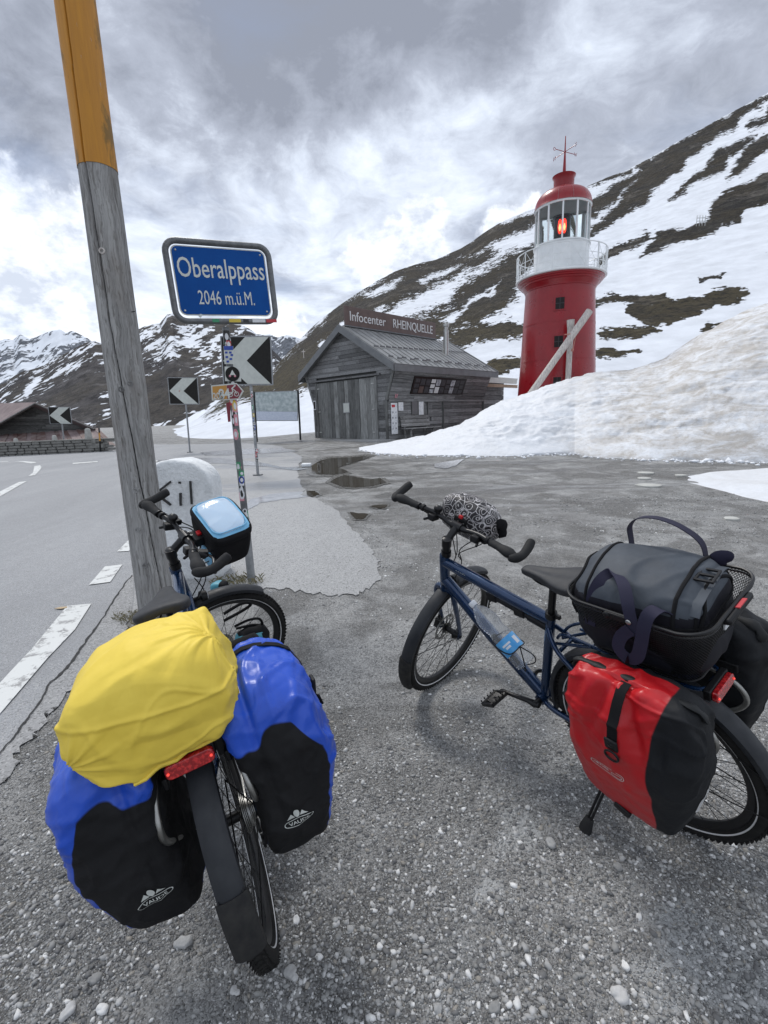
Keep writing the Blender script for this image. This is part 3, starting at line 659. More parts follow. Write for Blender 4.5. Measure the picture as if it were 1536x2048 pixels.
def mountain_mat(name, sc, rock1, rock2, grass=None, ysc=1.0, fiw=1.8, lowgrass=False, streak=None, bias=0.0, noise_amt=1.0, snow=(.66, .69, .74), bumpd=.3, tint2=None, attr=1.0):
    m = bpy.data.materials.new(name); m.use_nodes = True; t = NT(nodes_of(m.node_tree))
    b = t.N('ShaderNodeBsdfPrincipled'); o = t.N('ShaderNodeOutputMaterial'); t.L(b.outputs[0], o.inputs[0])
    tc = t.N('ShaderNodeTexCoord'); v = tc.outputs['Object']
    vs_ = t.mapping(v, (1/sc, ysc/sc, 1/sc))
    at_ = t.N('ShaderNodeAttribute', attribute_name='rock')
    a = t.noise(vs_, 3.2, 10, .62, .5)
    if streak: vv = t.mapping(v, tuple(s_/sc for s_ in streak[0]), streak[1]); s2 = t.noise(vv, 4.5, 9, .6, .4)
    else: s2 = a
    fi = t.noise(vs_, 16, 8, .65)
    e = t.math('ADD', t.math('MULTIPLY', t.math('SUBTRACT', a, .5), 2.6), t.math('ADD', t.math('MULTIPLY', t.math('SUBTRACT', s2, .5), 2.8), t.math('MULTIPLY', t.math('SUBTRACT', fi, .5), fiw)))
    e = t.math('ADD', t.math('MULTIPLY', e, noise_amt), t.math('ADD', t.math('MULTIPLY', at_.outputs['Fac'], attr), bias))
    rockf = t.rng(e, -.03, .05)
    rc = t.mix(t.rng(t.noise(vs_, 5, 9, .8), .44, .58), rock1, rock2)
    if grass: rc = t.mix(t.math('MULTIPLY', t.rng(t.noise(vs_, 1.7, 8, .7), .44, .56), .75), rc, grass); rc = t.mix(t.math('MULTIPLY', t.rng(t.noise(t.mapping(vs_, (1, 1, 1), (0, 0, 0), (9, 3, 1)), 1.1, 9, .75), .56, .62), .7), rc, tuple(min(.5, c*2.1+.02) for c in rock2))
    if lowgrass: sz_ = t.N('ShaderNodeSeparateXYZ'); t.L(v, sz_.inputs[0]); rc = t.mix(t.math('MULTIPLY', t.rng(sz_.outputs[2], 26, 8), t.rng(t.noise(vs_, 2.3, 8, .7), .40, .55, .35, .9)), rc, (.105, .085, .042))
    rc = t.mix(t.rng(t.noise(vs_, 15, 9, .85), .42, .55, .85, 0), rc, tuple(c*.35 for c in rock1))  # fine occlusion shade is put into the rock colour as dark mottling
    sn = t.mix(t.rng(t.noise(vs_, 5, 7, .6), .35, .7), snow, tuple(c*.80 for c in snow))
    t.L(t.mix(rockf, sn, rc), b.inputs['Base Color']); b.inputs['Roughness'].default_value = .85; b.inputs['Specular IOR Level'].default_value = .2
    bn = t.N('ShaderNodeBump'); bn.inputs['Strength'].default_value = 1; bn.inputs['Distance'].default_value = bumpd
    hh = t.math('ADD', t.math('MULTIPLY', t.noise(vs_, 8, 10, .75), t.rng(rockf, 0, 1, .10, 1)), t.math('MULTIPLY', rockf, .15))
    t.L(hh, bn.inputs['Height']); t.L(bn.outputs[0], b.inputs['Normal'])
    MATS[name] = m
mountain_mat('far_peak_mat', 420, (.115, .13, .16), (.19, .21, .245), streak=((1.6, .22, .5), (0, .25, 0)), bias=-.08, noise_amt=1.1, ysc=.4, fiw=2.6, bumpd=30, snow=(.64, .68, .74))  # distance haze is put into this rock's pale bluish grey
mountain_mat('mid_peak_mat', 190, (.022, .021, .026), (.062, .058, .06), streak=((1.9, .16, .5), (0, -.45, 0)), bias=.30, noise_amt=1.15, ysc=.35, fiw=2.4, bumpd=7, grass=(.055, .047, .037), attr=.75, snow=(.68, .71, .76))
mountain_mat('pass_slope_mat', 13, (.012, .011, .010), (.070, .062, .052), grass=(.048, .036, .018), streak=((1, .45, 2.2), (0, .75, 0)), ysc=.6, fiw=4.6, lowgrass=True, bias=.06, noise_amt=.60, bumpd=1.6, attr=1.0)
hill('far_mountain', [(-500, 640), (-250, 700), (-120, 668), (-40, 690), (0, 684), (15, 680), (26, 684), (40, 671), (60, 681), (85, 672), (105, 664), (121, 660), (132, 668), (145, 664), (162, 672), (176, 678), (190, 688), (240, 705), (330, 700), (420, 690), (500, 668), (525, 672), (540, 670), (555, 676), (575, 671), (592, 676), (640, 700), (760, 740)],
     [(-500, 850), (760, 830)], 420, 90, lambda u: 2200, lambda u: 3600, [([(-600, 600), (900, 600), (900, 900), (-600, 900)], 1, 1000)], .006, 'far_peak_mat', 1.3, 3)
hill('mountain', [(-520, 815), (-300, 800), (-100, 790), (0, 777), (30, 760), (60, 745), (90, 734), (130, 712), (160, 694), (190, 684), (215, 690), (240, 676), (265, 664), (290, 654), (320, 650), (335, 634), (345, 632), (352, 640), (380, 650), (430, 652), (480, 652), (500, 660), (515, 672), (535, 690), (560, 715), (600, 760), (680, 800)],
     [(-520, 905), (0, 895), (300, 890), (680, 880)], 620, 200, lambda u: 420, lambda u: 1150,
     [([(-600, 600), (700, 600), (700, 950), (-600, 950)], 1, 1000),
      ([(240, 655), (520, 640), (560, 700), (600, 760), (540, 800), (470, 760), (430, 720), (300, 720), (250, 700)], -1, 9),
      ([(100, 745), (130, 720), (165, 715), (185, 745), (150, 750), (115, 765), (90, 775)], -1, 2.0),
      ([(45, 790), (60, 750), (95, 742), (80, 775), (60, 800)], -1, 2.0),
      ([(0, 800), (20, 780), (15, 810), (0, 820)], -1, 2),
      ([(330, 880), (360, 830), (420, 800), (450, 790), (440, 830), (400, 860)], -1, 3),
      ([(110, 760), (200, 740), (215, 850), (150, 850), (80, 800)], 1, 3)], .010, 'mid_peak_mat', 1.2, 5, soft=6)
rn = lambda u: float(np.interp(u, [300, 620, 900, 1200, 2300], [34, 27, 27, 25, 18]))
rf = lambda u: float(np.interp(u, [300, 500, 620, 900, 1536, 2300], [60, 120, 170, 210, 190, 150]))
INF = 1.0
hp = [
 ([(1545, 185), (1480, 214), (1420, 248), (1350, 286), (1300, 320), (1262, 338), (1290, 345), (1262, 375), (1240, 402), (1178, 455), (1160, 500), (1178, 474), (1220, 450), (1245, 432), (1262, 424), (1290, 398), (1310, 368), (1340, 350), (1365, 325), (1400, 305), (1440, 275), (1455, 262), (1485, 237), (1545, 196)], 1, INF),
 ([(1300, 338), (1250, 362), (1180, 405), (1150, 440), (1178, 434), (1215, 412), (1250, 388), (1290, 352)], 1, INF),
 ([(1262, 338), (1225, 352), (1180, 368), (1168, 376), (1210, 368), (1260, 350)], 1, INF),
 ([(1545, 212), (1515, 236), (1497, 264), (1520, 250), (1545, 238)], 1, INF),
 ([(1515, 270), (1470, 284), (1440, 306), (1392, 344), (1337, 402), (1360, 392), (1400, 362), (1440, 335), (1470, 308), (1500, 285)], 1, INF),
 ([(1545, 264), (1500, 290), (1465, 330), (1446, 360), (1475, 345), (1500, 325), (1545, 300)], 1, INF),
 ([(1550, 340), (1490, 365), (1450, 385), (1426, 420), (1412, 445), (1370, 455), (1310, 463), (1290, 490), (1275, 516), (1310, 500), (1350, 482), (1390, 476), (1420, 468), (1440, 455), (1475, 440), (1490, 415), (1550, 398)], 1, INF),
 ([(1292, 462), (1250, 485), (1205, 515), (1205, 534), (1250, 505), (1292, 476)], 1, INF),
 ([(1080, 420), (1000, 448), (960, 468), (930, 488), (872, 518), (820, 528), (790, 541), (900, 530), (960, 500), (1000, 485), (1050, 458), (1080, 446)], 1, 1.2),
 ([(872, 518), (830, 526), (790, 540), (740, 568), (700, 594), (660, 625), (620, 655), (580, 698), (545, 740), (520, 775), (520, 800), (600, 775), (650, 718), (690, 690), (740, 640), (800, 600), (850, 582), (905, 560), (960, 528), (1000, 505), (980, 495), (930, 512)], 1, 2),
 ([(1075, 480), (1040, 505), (990, 525), (940, 560), (900, 600), (900, 640), (960, 650), (1000, 625), (1030, 595), (1045, 560), (1075, 530)], 1, 2),
 ([(700, 690), (760, 660), (870, 620), (940, 600), (960, 650), (900, 665), (840, 690), (760, 720), (600, 800), (540, 800)], 1, 3),
 ([(890, 664), (940, 652), (1000, 648), (1050, 642), (1050, 672), (980, 680), (930, 690), (890, 688)], 1, 1.5),
 ([(960, 740), (1000, 715), (1045, 705), (1045, 735), (1000, 748), (970, 756)], 1, 1.5),
 ([(1185, 600), (1250, 590), (1330, 585), (1350, 598), (1300, 610), (1230, 606), (1185, 622)], 1, 1),
 ([(1255, 612), (1310, 600), (1370, 598), (1430, 582), (1500, 580), (1505, 592), (1470, 605), (1410, 622), (1360, 640), (1320, 655), (1280, 648), (1262, 632)], 1, 1),
 ([(1190, 665), (1205, 655), (1250, 655), (1290, 650), (1320, 664), (1270, 675), (1220, 676), (1192, 675)], 1, 1),
 ([(1395, 655), (1420, 640), (1455, 640), (1430, 655), (1405, 664)], 1, 1),
 ([(1185, 700), (1230, 698), (1285, 703), (1240, 713), (1185, 714)], 1, 1),
 ([(1395, 555), (1455, 548), (1440, 556), (1400, 562)], 1, .6),
 ([(1180, 565), (1130, 575), (1000, 560), (1000, 570), (1100, 590)], 1, .8),
 ([(640, 690), (700, 640), (760, 612), (790, 600), (770, 618), (700, 664), (650, 700)], -1, 1),
 ([(560, 790), (700, 760), (1000, 770), (1000, 900), (400, 900), (300, 880), (310, 860), (470, 790)], -1, 2),
 ([(470, 760), (560, 745), (620, 720), (640, 745), (590, 790), (480, 800), (420, 830)], 1, 2.5),
 ([(720, 585), (800, 556), (780, 574), (735, 592)], -1, 1), ([(830, 560), (930, 530), (900, 552), (850, 566)], -1, 1), ([(880, 640), (960, 585), (1000, 560), (985, 585), (930, 620), (900, 650)], -1, 1)]
hill('pass_slope', [(300, 884), (350, 862), (400, 832), (440, 800), (480, 778), (510, 766), (545, 742), (580, 700), (600, 680), (640, 643), (680, 610), (720, 583), (750, 565), (790, 543), (830, 529), (872, 519), (920, 497), (945, 482), (965, 467), (1000, 446), (1050, 424), (1080, 415), (1130, 396), (1180, 371), (1212, 358), (1250, 344), (1300, 318), (1350, 287), (1400, 260), (1450, 233), (1490, 213), (1536, 188), (1700, 90), (1900, -40), (2200, -150), (2600, -200)],
     [(300, 888), (620, 874), (900, 862), (1200, 850), (2600, 800)], 900, 300, rn, rf, hp, .0035, 'pass_slope_mat', 1.25, 11, soft=11, back=.6, wob=9)
# ------------------------------------------------------------------ snow
def snow_mat(name, dirt):
    m = bpy.data.materials.new(name); m.use_nodes = True; t = NT(nodes_of(m.node_tree)); b = t.N('ShaderNodeBsdfPrincipled'); o = t.N('ShaderNodeOutputMaterial'); t.L(b.outputs[0], o.inputs[0])
    tc = t.N('ShaderNodeTexCoord'); v = tc.outputs['Object']; at_ = t.N('ShaderNodeAttribute', attribute_name='dirt')
    n1 = t.noise(t.mapping(v, (.8, .8, 3.4)), 1.1, 9, .70, 1.2); n2 = t.noise(v, 9, 8, .7)
    f = t.math('MULTIPLY', t.math('ADD', t.rng(n1, .38, .62), t.math('MULTIPLY', t.rng(n2, .5, .72), .6)), at_.outputs['Fac'], clamp=True)
    c = t.mix(f, (.66, .68, .71), (.40, .375, .345)); c = t.mix(t.math('MULTIPLY', t.rng(t.noise(v, 55, 6, .8), .60, .68), t.math('ADD', at_.outputs['Fac'], .12)), c, (.18, .16, .14))
    t.L(c, b.inputs['Base Color']); b.inputs['Roughness'].default_value = .6; b.inputs['Subsurface Weight'].default_value = 0
    bn = t.N('ShaderNodeBump'); bn.inputs['Strength'].default_value = .55; bn.inputs['Distance'].default_value = .05
    t.L(t.math('ADD', t.noise(v, 7, 8, .62), t.math('MULTIPLY', t.noise(v, 30, 4, .6), .25)), bn.inputs['Height']); t.L(bn.outputs[0], b.inputs['Normal']); MATS[name] = m
snow_mat('snow_pile_mat', 1)
def snow_bank(name, foot, crest, cy, nu, nv, backdrop, seed, dirtf, amp=.10, prof=.8):
    fx = [p[0] for p in foot]; fy = [p[1] for p in foot]; kx = [p[0] for p in crest]; ky = [p[1] for p in crest]
    U = np.linspace(fx[0], fx[-1], nu); V = np.concatenate([np.linspace(0, 1, nv), 1+np.linspace(.04, 1, 16)]); P = np.zeros((len(V), nu, 3)); D = np.zeros((len(V), nu))
    for j, u in enumerate(U):
        a = gpt(u, float(np.interp(u, fx, fy))); b = W(u, float(np.interp(u, kx, ky)), cy(u)); gzb = float(gz(b.x, b.y))
        if b.y < a.y+.05: b = a+Vector((a.x/a.y*.05, .05, 0))
        hv = Vector((b.x-a.x, b.y-a.y)); tt = np.minimum(V, 1); hgt = b.z-a.z
        z = a.z+hgt*(prof*np.sin(tt*math.pi/2)**.9+(1-prof)*tt); z = np.where(V > 1, b.z-(V-1)**1.2*(hgt*.75+.3), z)
        vv = np.where(V > 1, 1+(V-1)*backdrop, V)
        P[:, j, 0] = a.x+hv.x*vv; P[:, j, 1] = a.y+hv.y*vv; P[:, j, 2] = z; D[:, j] = dirtf(u, V)
    lim = np.clip(np.minimum(V, 1)*7, 0, 1)[:, None]; X, Y = P[..., 0], P[..., 1]; thin = np.clip((P[..., 2]-gz(X, Y))/.5, .15, 1)
    nn = fbm(X, Y+P[..., 2], seed, 4, 2.2)*amp*1.6+fbm(X, Y+P[..., 2]*2, seed+2, 4, .55)*amp*.75+np.abs(fbm(X*1.2, Y+P[..., 2]*2.2, seed+3, 3, .38))*-amp*.8
    P[..., 2] += nn*lim*thin; P[..., 1] += fbm(X*1.3, P[..., 2]*3, seed+4, 4, .9)*amp*.9*lim*thin; P[0, :, 2] -= .05
    P[0, :, 1] += fbm(P[0, :, 0], P[0, :, 0]*0, seed+6, 5, .6)*.16
    flat = P.reshape(-1, 3); n_v = len(V); i = np.arange(n_v-1)[:, None]*nu+np.arange(nu-1)[None, :]; f = np.stack([i, i+1, i+1+nu, i+nu], -1).reshape(-1, 4)
    me = bpy.data.meshes.new(name); me.from_pydata(flat.tolist(), [], f.tolist()); me.polygons.foreach_set('use_smooth', [True]*len(f))
    a_ = me.attributes.new('dirt', 'FLOAT', 'POINT'); a_.data.foreach_set('value', D.ravel().astype(np.float32)); me.materials.append(MATS['snow_pile_mat'])
    return tag(link(name, me), kind='structure')
dirt1 = lambda u, V: np.clip((u-1080)/160, 0, 1)*np.clip(.95-.0*V, 0, 1)*np.where(V < .9, .85, 1.0)+.16
snow_bank('snow_bank', [(708, 899), (760, 907), (830, 911), (900, 912), (960, 912), (1040, 912), (1150, 908), (1180, 914), (1300, 921), (1400, 922), (1536, 926), (1800, 945), (2300, 1000)],
          [(708, 898), (730, 893), (780, 884), (850, 873), (920, 850), (960, 822), (1000, 801), (1060, 786), (1110, 768), (1190, 745), (1260, 738), (1330, 715), (1360, 695), (1400, 672), (1450, 648), (1500, 626), (1536, 612), (1700, 560), (2300, 520)],
          lambda u: float(np.interp(u, [708, 760, 860, 1000, 1200, 1536, 2300], [17.0, 16.6, 16.4, 17.2, 17.8, 15.5, 13])), 620, 110, .86, 21, dirt1, .11)
snow_bank('snow_patch', [(1362, 958), (1380, 966), (1410, 974), (1450, 984), (1490, 996), (1536, 1006), (1700, 1040)], [(1362, 957), (1375, 952), (1420, 944), (1480, 940), (1536, 936), (1700, 930)],
          lambda u: float(np.interp(u, [1362, 1400, 1536, 1700], [8.9, 9.1, 9.0, 8.6])), 260, 40, 1.0, 33, lambda u, V: .30+0*V, .10)
# ------------------------------------------------------------------ info hut
def Tr(x, y, z): return Matrix.Translation((x, y, z))
c0 = gpt(777, 880); 
# side axis a recedes to the right, front axis b runs to the left
ang = R_(44); A_ = Vector((math.sin(ang), math.cos(ang), 0)); B_ = Vector((-math.cos(ang), math.sin(ang), 0))
HM = Matrix(((A_.x, B_.x, 0, c0.x), (A_.y, B_.y, 0, c0.y), (0, 0, 1, c0.z-.02), (0, 0, 0, 1)))   # local: x along side (depth), y along front (left), z up
hut = thing('wooden_hut', 'weathered plank hut with flared walls and ribbed metal roof left of the snow bank', 'hut', HM)
HW, HL = 4.75, 7.2; KN, EV, FL, APX = 1.62, 2.98, .52, 4.72
def sect(z):   # (y_right, y_left) of the wall section at height z
    if z <= KN: return 0.0, HW
    if z <= EV: f = (z-KN)/(EV-KN)*FL; return -f, HW+f
    f = (z-EV)/(APX-EV); return -FL+(HW/2+FL)*f, HW+FL-(HW/2+FL)*f
# inner core so that no light leaks between the boards
g = G(); pr = [(0.06, 0), (0.06, KN), (-FL+.07, EV), (HW/2, APX-.08), (HW+FL-.07, EV), (HW-.06, KN), (HW-.06, 0)]
g.add([(.06, y, z) for y, z in pr]+[(HL-.06, y, z) for y, z in pr], [tuple(range(7)), tuple(range(13, 6, -1))]+[(i, (i+1) % 7, 7+(i+1) % 7, 7+i) for i in range(7)])
g.obj('core_wall', 'mortar', hut, smooth=0)
def board(vs8, name='plank', m_='wood_h', par=hut, origin=None):
    """a plank from 8 corner points; origin moved to its middle so that its grain differs"""
    c = sum((Vector(v) for v in vs8), Vector())/8
    g = G(); g.add([Vector(v)-c for v in vs8], [(0, 1, 2, 3), (7, 6, 5, 4), (0, 4, 5, 1), (1, 5, 6, 2), (2, 6, 7, 3), (3, 7, 4, 0)])
    o = g.obj(name, m_, par, smooth=0); o.location = c; return o
rr = random.Random(3)
def front_board(z0, z1, ya0, yb0, ya1, yb1, th=.045, x=0):
    """front face boards (plane x = 0), bottom edge ya0..yb0, top edge ya1..yb1"""
    if abs(yb1-ya1) < .04: yb1 = ya1+.04
    gp = .006; xx = x-th+rr.uniform(-.012, .008)
    board([(xx, ya0, z0+gp), (xx, yb0, z0+gp), (xx-.01, yb1, z1-gp), (xx-.01, ya1, z1-gp), (x+.04, ya0, z0+gp), (x+.04, yb0, z0+gp), (x+.04, yb1, z1-gp), (x+.04, ya1, z1-gp)])
DR0, DR1, DT = .62, 4.42, 2.62     # door opening
z = .04
while z < APX-.1:
    h = .165+rr.uniform(-.03, .035); z1 = min(z+h, APX-.06)
    for zz0, zz1 in (((z, z1),) if not (z < KN < z1 or z < EV < z1) else (((z, KN), (KN, z1)) if z < KN < z1 else ((z, EV), (EV, z1)))):
        if zz1-zz0 < .02: continue
        (a0, b0), (a1, b1) = sect(zz0), sect(zz1)
        if zz0 < DT+.12:
            front_board(zz0, zz1, a0, DR0-.10, a1, DR0-.10); front_board(zz0, zz1, DR1+.1, b0, DR1+.1, b1)
        elif b0-a0 > 2.5 and rr.random() < .75:
            k = rr.uniform(.3, .7); s_ = a0+(b0-a0)*k
            front_board(zz0, zz1, a0, s_-.004, a1, s_-.004); front_board(zz0, zz1, s_+.004, b0, s_+.004, b1)
        else: front_board(zz0, zz1, a0, b0, a1, b1)
    z = z1
# side (visible, right) face: lower vertical part and upper flared part
def side_board(z0, z1, x0, x1, th=.045):
    gp = .006; y0, y1 = sect(z0)[0], sect(z1)[0]; o_ = rr.uniform(-.012, .010)
    board([(x0, y0-th+o_, z0+gp), (x1, y0-th+o_, z0+gp), (x1, y1-th+o_, z1-gp), (x0, y1-th+o_, z1-gp), (x0, y0+.04, z0+gp), (x1, y0+.04, z0+gp), (x1, y1+.04, z1-gp), (x0, y1+.04, z1-gp)])
for lo, hi, n_ in ((.04, KN-.03, 9), (KN+.03, EV, 8)):
    zs = [lo+(hi-lo)*i/n_ + (rr.uniform(-.015, .015) if 0 < i < n_ else 0) for i in range(n_+1)]
    for i in range(n_):
        cuts = sorted([0.0, HL]+[rr.uniform(.15, .85)*HL for _ in range(rr.choice((1, 1, 2)))])
        for a, b in zip(cuts[:-1], cuts[1:]): 
            if b-a > .2: side_board(zs[i], zs[i+1], a+.004, b-.004)
# far long wall and back gable, joined simply
g = G(); g.box((HL/2, HW+.02, KN/2), (HL, .08, KN)); g.add([(0, HW, KN), (HL, HW, KN), (HL, HW+FL, EV), (0, HW+FL, EV)], [(0, 1, 2, 3)])
g.add([(HL+.01, y, z) for y, z in ((0, 0), (0, KN), (-FL, EV), (HW/2, APX), (HW+FL, EV), (HW, KN), (HW, 0))], [tuple(range(7))]); g.obj('back_wall', 'wood_h', hut, smooth=0)
# corner trims, posts on the side wall
def trim(a, b, w_=.09, d_=.05, m_='wood_v', name='trim_board'):
    g = G(); g.bar(a, b, w_, d_, Vector((1, 0, 0))); return g.obj(name, m_, hut, smooth=0)
trim((-.055, .02, 0), (-.055, .02, KN), .10, .05); trim((-.06, .02, KN), (-.06, -FL+.03, EV), .10, .05)
trim((-.055, HW-.02, 0), (-.055, HW-.02, KN), .10, .05); trim((-.06, HW-.02, KN), (-.06, HW+FL-.03, EV), .10, .05)
trim((3.7, -.075, .02), (3.7, -.075, KN), .09, .05); trim((2.55, -.075, .02), (2.55, -.075, KN), .07, .05)
trim((HL-.05, -.075, .02), (HL-.05, -.075, KN), .1, .05)
g = G(); g.bar((.0, -.1, KN), (HL, -.1, KN), .05, .09); g.obj('knee_rail', 'wood_h', hut, smooth=0)
# double door of vertical planks
g = G(); fr_ = [((DR0-.06, 0), (DR0-.06, DT)), ((DR1+.06, 0), (DR1+.06, DT))]
for (y0, z0), (y1, z1) in fr_: trim((-.07, y0, z0), (-.07, y1, z1), .12, .07, 'wood_v', 'door_post')
trim((-.075, DR0-.35, DT+.07), (-.075, DR1+.35, DT+.07), .07, .14, 'wood_h', 'lintel')
n_ = 4; ww = (DR1-DR0)/n_
for i in range(n_):
    y0 = DR0+ww*i+.008; y1 = DR0+ww*(i+1)-.008; cuts = sorted([y0, y1]+[y0+(y1-y0)*k+rr.uniform(-.03, .03) for k in (.25, .5, .75)])
    lf = G(); lf.box((-.045, (y0+y1)/2, DT/2), (.03, y1-y0, DT-.04)); leaf = lf.obj('door_leaf', 'wood_v', hut, smooth=0)
    for a, b in zip(cuts[:-1], cuts[1:]):
        xx = -.075+rr.uniform(-.006, .006); board([(xx, a+.004, .03), (xx, b-.004, .03), (xx, b-.004, DT-.03), (xx, a+.004, DT-.03), (-.06, a+.004, .03), (-.06, b-.004, .03), (-.06, b-.004, DT-.03), (-.06, a+.004, DT-.03)], 'plank', 'wood_v', leaf)
    if i in (0, 3):
        for zz_ in (.35, 1.3, 2.35):
            h_ = G(); h_.box((-.095, y0+.1 if i == 0 else y1-.1, zz_), (.02, .16, .035)); h_.obj('hinge', 'silver', leaf, smooth=0)
g = G(); g.box((-.1, (DR0+DR1)/2-.12, 1.42), (.02, .42, .44)); nb = g.obj('notice', 'galv', hut, smooth=0)
g = G(); g.box((-.112, (DR0+DR1)/2-.12, 1.42), (.006, .36, .38)); g.obj('paper', 'sign_grey', nb, smooth=0)
g = G(); g.box((-.09, HW-.1, 1.62), (.03, .2, .42)); nb = g.obj('display_box', 'paper', hut, smooth=0); tag(nb, 'small white framed display box left of the doors')
g = G(); g.box((-.107, HW-.1, 1.62), (.008, .14, .34)); g.obj('screen', 'dark_window', nb, smooth=0)
# roof
OV = .32; n_r = (APX-EV)/(HW/2+FL)
def roof_pt(x, y, lift=0):   # right plane y<=HW/2
    yy = y if y <= HW/2 else HW-y
    return (x, y, EV+(yy+FL)*n_r+lift)
for s_ in (0, 1):
    ye = -FL-.16; f_ = lambda y: y if s_ == 0 else HW-y
    g = G(); q = [roof_pt(-OV, f_(ye), .13), roof_pt(HL+OV, f_(ye), .13), roof_pt(HL+OV, HW/2, .13), roof_pt(-OV, HW/2, .13)]
    q2 = [roof_pt(-OV+.04, f_(ye+.05), .02), roof_pt(HL+OV-.04, f_(ye+.05), .02), roof_pt(HL+OV-.04, HW/2, .02), roof_pt(-OV+.04, HW/2, .02)]
    g.add(q+q2, [(0, 1, 2, 3), (7, 6, 5, 4), (0, 4, 5, 1), (1, 5, 6, 2), (2, 6, 7, 3), (3, 7, 4, 0)]); rf_ = g.obj('roof', 'roof_metal', hut, smooth=0)
    k = -OV+.15
    while k < HL+OV:      # standing seams
        g = G(); g.bar(Vector(roof_pt(k, f_(ye+.01), .145)), Vector(roof_pt(k, HW/2-(.06 if s_ == 0 else -.06), .145)), .022, .035, Vector((1, 0, 0))); g.obj('seam', 'roof_metal', rf_, smooth=0); k += .40
    for row, (yy, pat) in enumerate(((-.25, 1), (.55, 2))):    # snow guards
        k = -OV+.35; 
        while k < HL+OV-.1 and s_ == 0:
            y_ = yy-(.1 if pat == 1 and int(k/.4) % 2 else 0)+(.0 if pat == 1 else .10*int(k/.4) % 3*.3); g = G(); a = Vector(roof_pt(k-.13, y_, .19)); b_ = Vector(roof_pt(k+.13, y_, .19)); g.bar(a, b_, .03, .06); g.obj('snow_guard', 'trim_grey', rf_, smooth=0); k += .40
    # verge boards on the gables, fascia along the eave
    for xx in (-OV-.02, HL+OV+.02):
        g = G(); a = Vector(roof_pt(xx, f_(ye-.02), .0)); b_ = Vector(roof_pt(xx, HW/2, .0)); e_ = Vector((0, 0, .17)); th = Vector((.035, 0, 0)); lo = Vector((0, 0, -.14))
        g.add([a+lo-th, b_+lo-th, b_+e_-th, a+e_-th, a+lo+th, b_+lo+th, b_+e_+th, a+e_+th], [(0, 1, 2, 3), (7, 6, 5, 4), (0, 4, 5, 1), (1, 5, 6, 2), (2, 6, 7, 3), (3, 7, 4, 0)]); g.obj('verge_board', 'trim_grey', hut, smooth=0)
    a = Vector(roof_pt(-OV+.02, f_(ye-.03), -.02)); b_ = Vector(roof_pt(HL+OV-.02, f_(ye-.03), -.02)); g = G(); g.bar(a, b_, .04, .25, Vector((0, 0, 1))); g.obj('fascia', 'trim_grey', hut, smooth=0)
# ridge sign
SL0, SL1, SH = .02, 6.35, .80; zb = APX+.17
g = G(); g.box(((SL0+SL1)/2, HW/2, zb+SH/2), (SL1-SL0, .10, SH)); sgn = g.obj('roof_sign', 'copper_dark', hut, smooth=0, bevel=.008)
g = G(); g.box(((SL0+SL1)/2, HW/2, zb-.02), (SL1-SL0+.1, .2, .05)); g.obj('sign_base', 'trim_grey', sgn, smooth=0)
TM = Matrix.Translation((SL0+.22, HW/2-.055, zb+.22))@Matrix(((1, 0, 0, 0), (0, 0, -1, 0), (0, 1, 0, 0), (0, 0, 0, 1)))
text_obj('lettering', 'Infocenter', TM, .56, 'letters', sgn, .98, .012)
text_obj('lettering', 'RHEINQUELLE', Matrix.Translation((2.78, 0, 0))@TM, .56, 'letters', sgn, .86, .012)
# chimney
g = G(); cz = roof_pt(4.75, .55)[2]; g.lathe([(.13, cz-.2), (.13, cz+1.35), (.10, cz+1.37), (.10, cz+1.5), (.15, cz+1.52), (.15, cz+1.62), (.02, cz+1.66)], 20, Tr(5.1, .75, 0)); g.obj('chimney', 'silver', hut)
# poster window on the flared wall
sn_ = Vector((0, -(EV-KN), -FL)).normalized()
sup = Vector((0, -FL, EV-KN)).normalized()
def flared(x, z, off): y = sect(z)[0]; p = Vector((x, y, z)); return p+sn_*off
PO = [(1.25, 1.92), (5.1, 1.92), (5.1, 2.62), (1.25, 2.62)]
g = G(); q = [flared(x, z, .085) for x, z in PO]+[flared(x, z, .03) for x, z in PO]
g.add(q, [(0, 1, 2, 3), (7, 6, 5, 4), (0, 4, 5, 1), (1, 5, 6, 2), (2, 6, 7, 3), (3, 7, 4, 0)]); pw = g.obj('poster_window', 'dark_window', hut, smooth=0)
rp = random.Random(5)
for i in range(10):
    for j in range(2 if i % 3 else 3):
        nj = 2 if i % 3 else 3; x0 = 1.36+i*.365; hh_ = .62/nj; z0 = 1.97+j*hh_
        q = [flared(x, z, .088) for x, z in ((x0, z0), (x0+.30, z0), (x0+.30, z0+hh_-.05), (x0, z0+hh_-.05))]
        g = G(); q2 = [p-sn_*.004 for p in q]; g.add(q+q2, [(0, 1, 2, 3), (0, 4, 5, 1), (1, 5, 6, 2), (2, 6, 7, 3), (3, 7, 4, 0)])
        g.obj('poster', ('paper_grey' if rp.random() < .6 else 'letters') if i in (3, 4, 7) else ('poster_dark' if rp.random() < .93 else 'copper_dark'), pw, smooth=0)
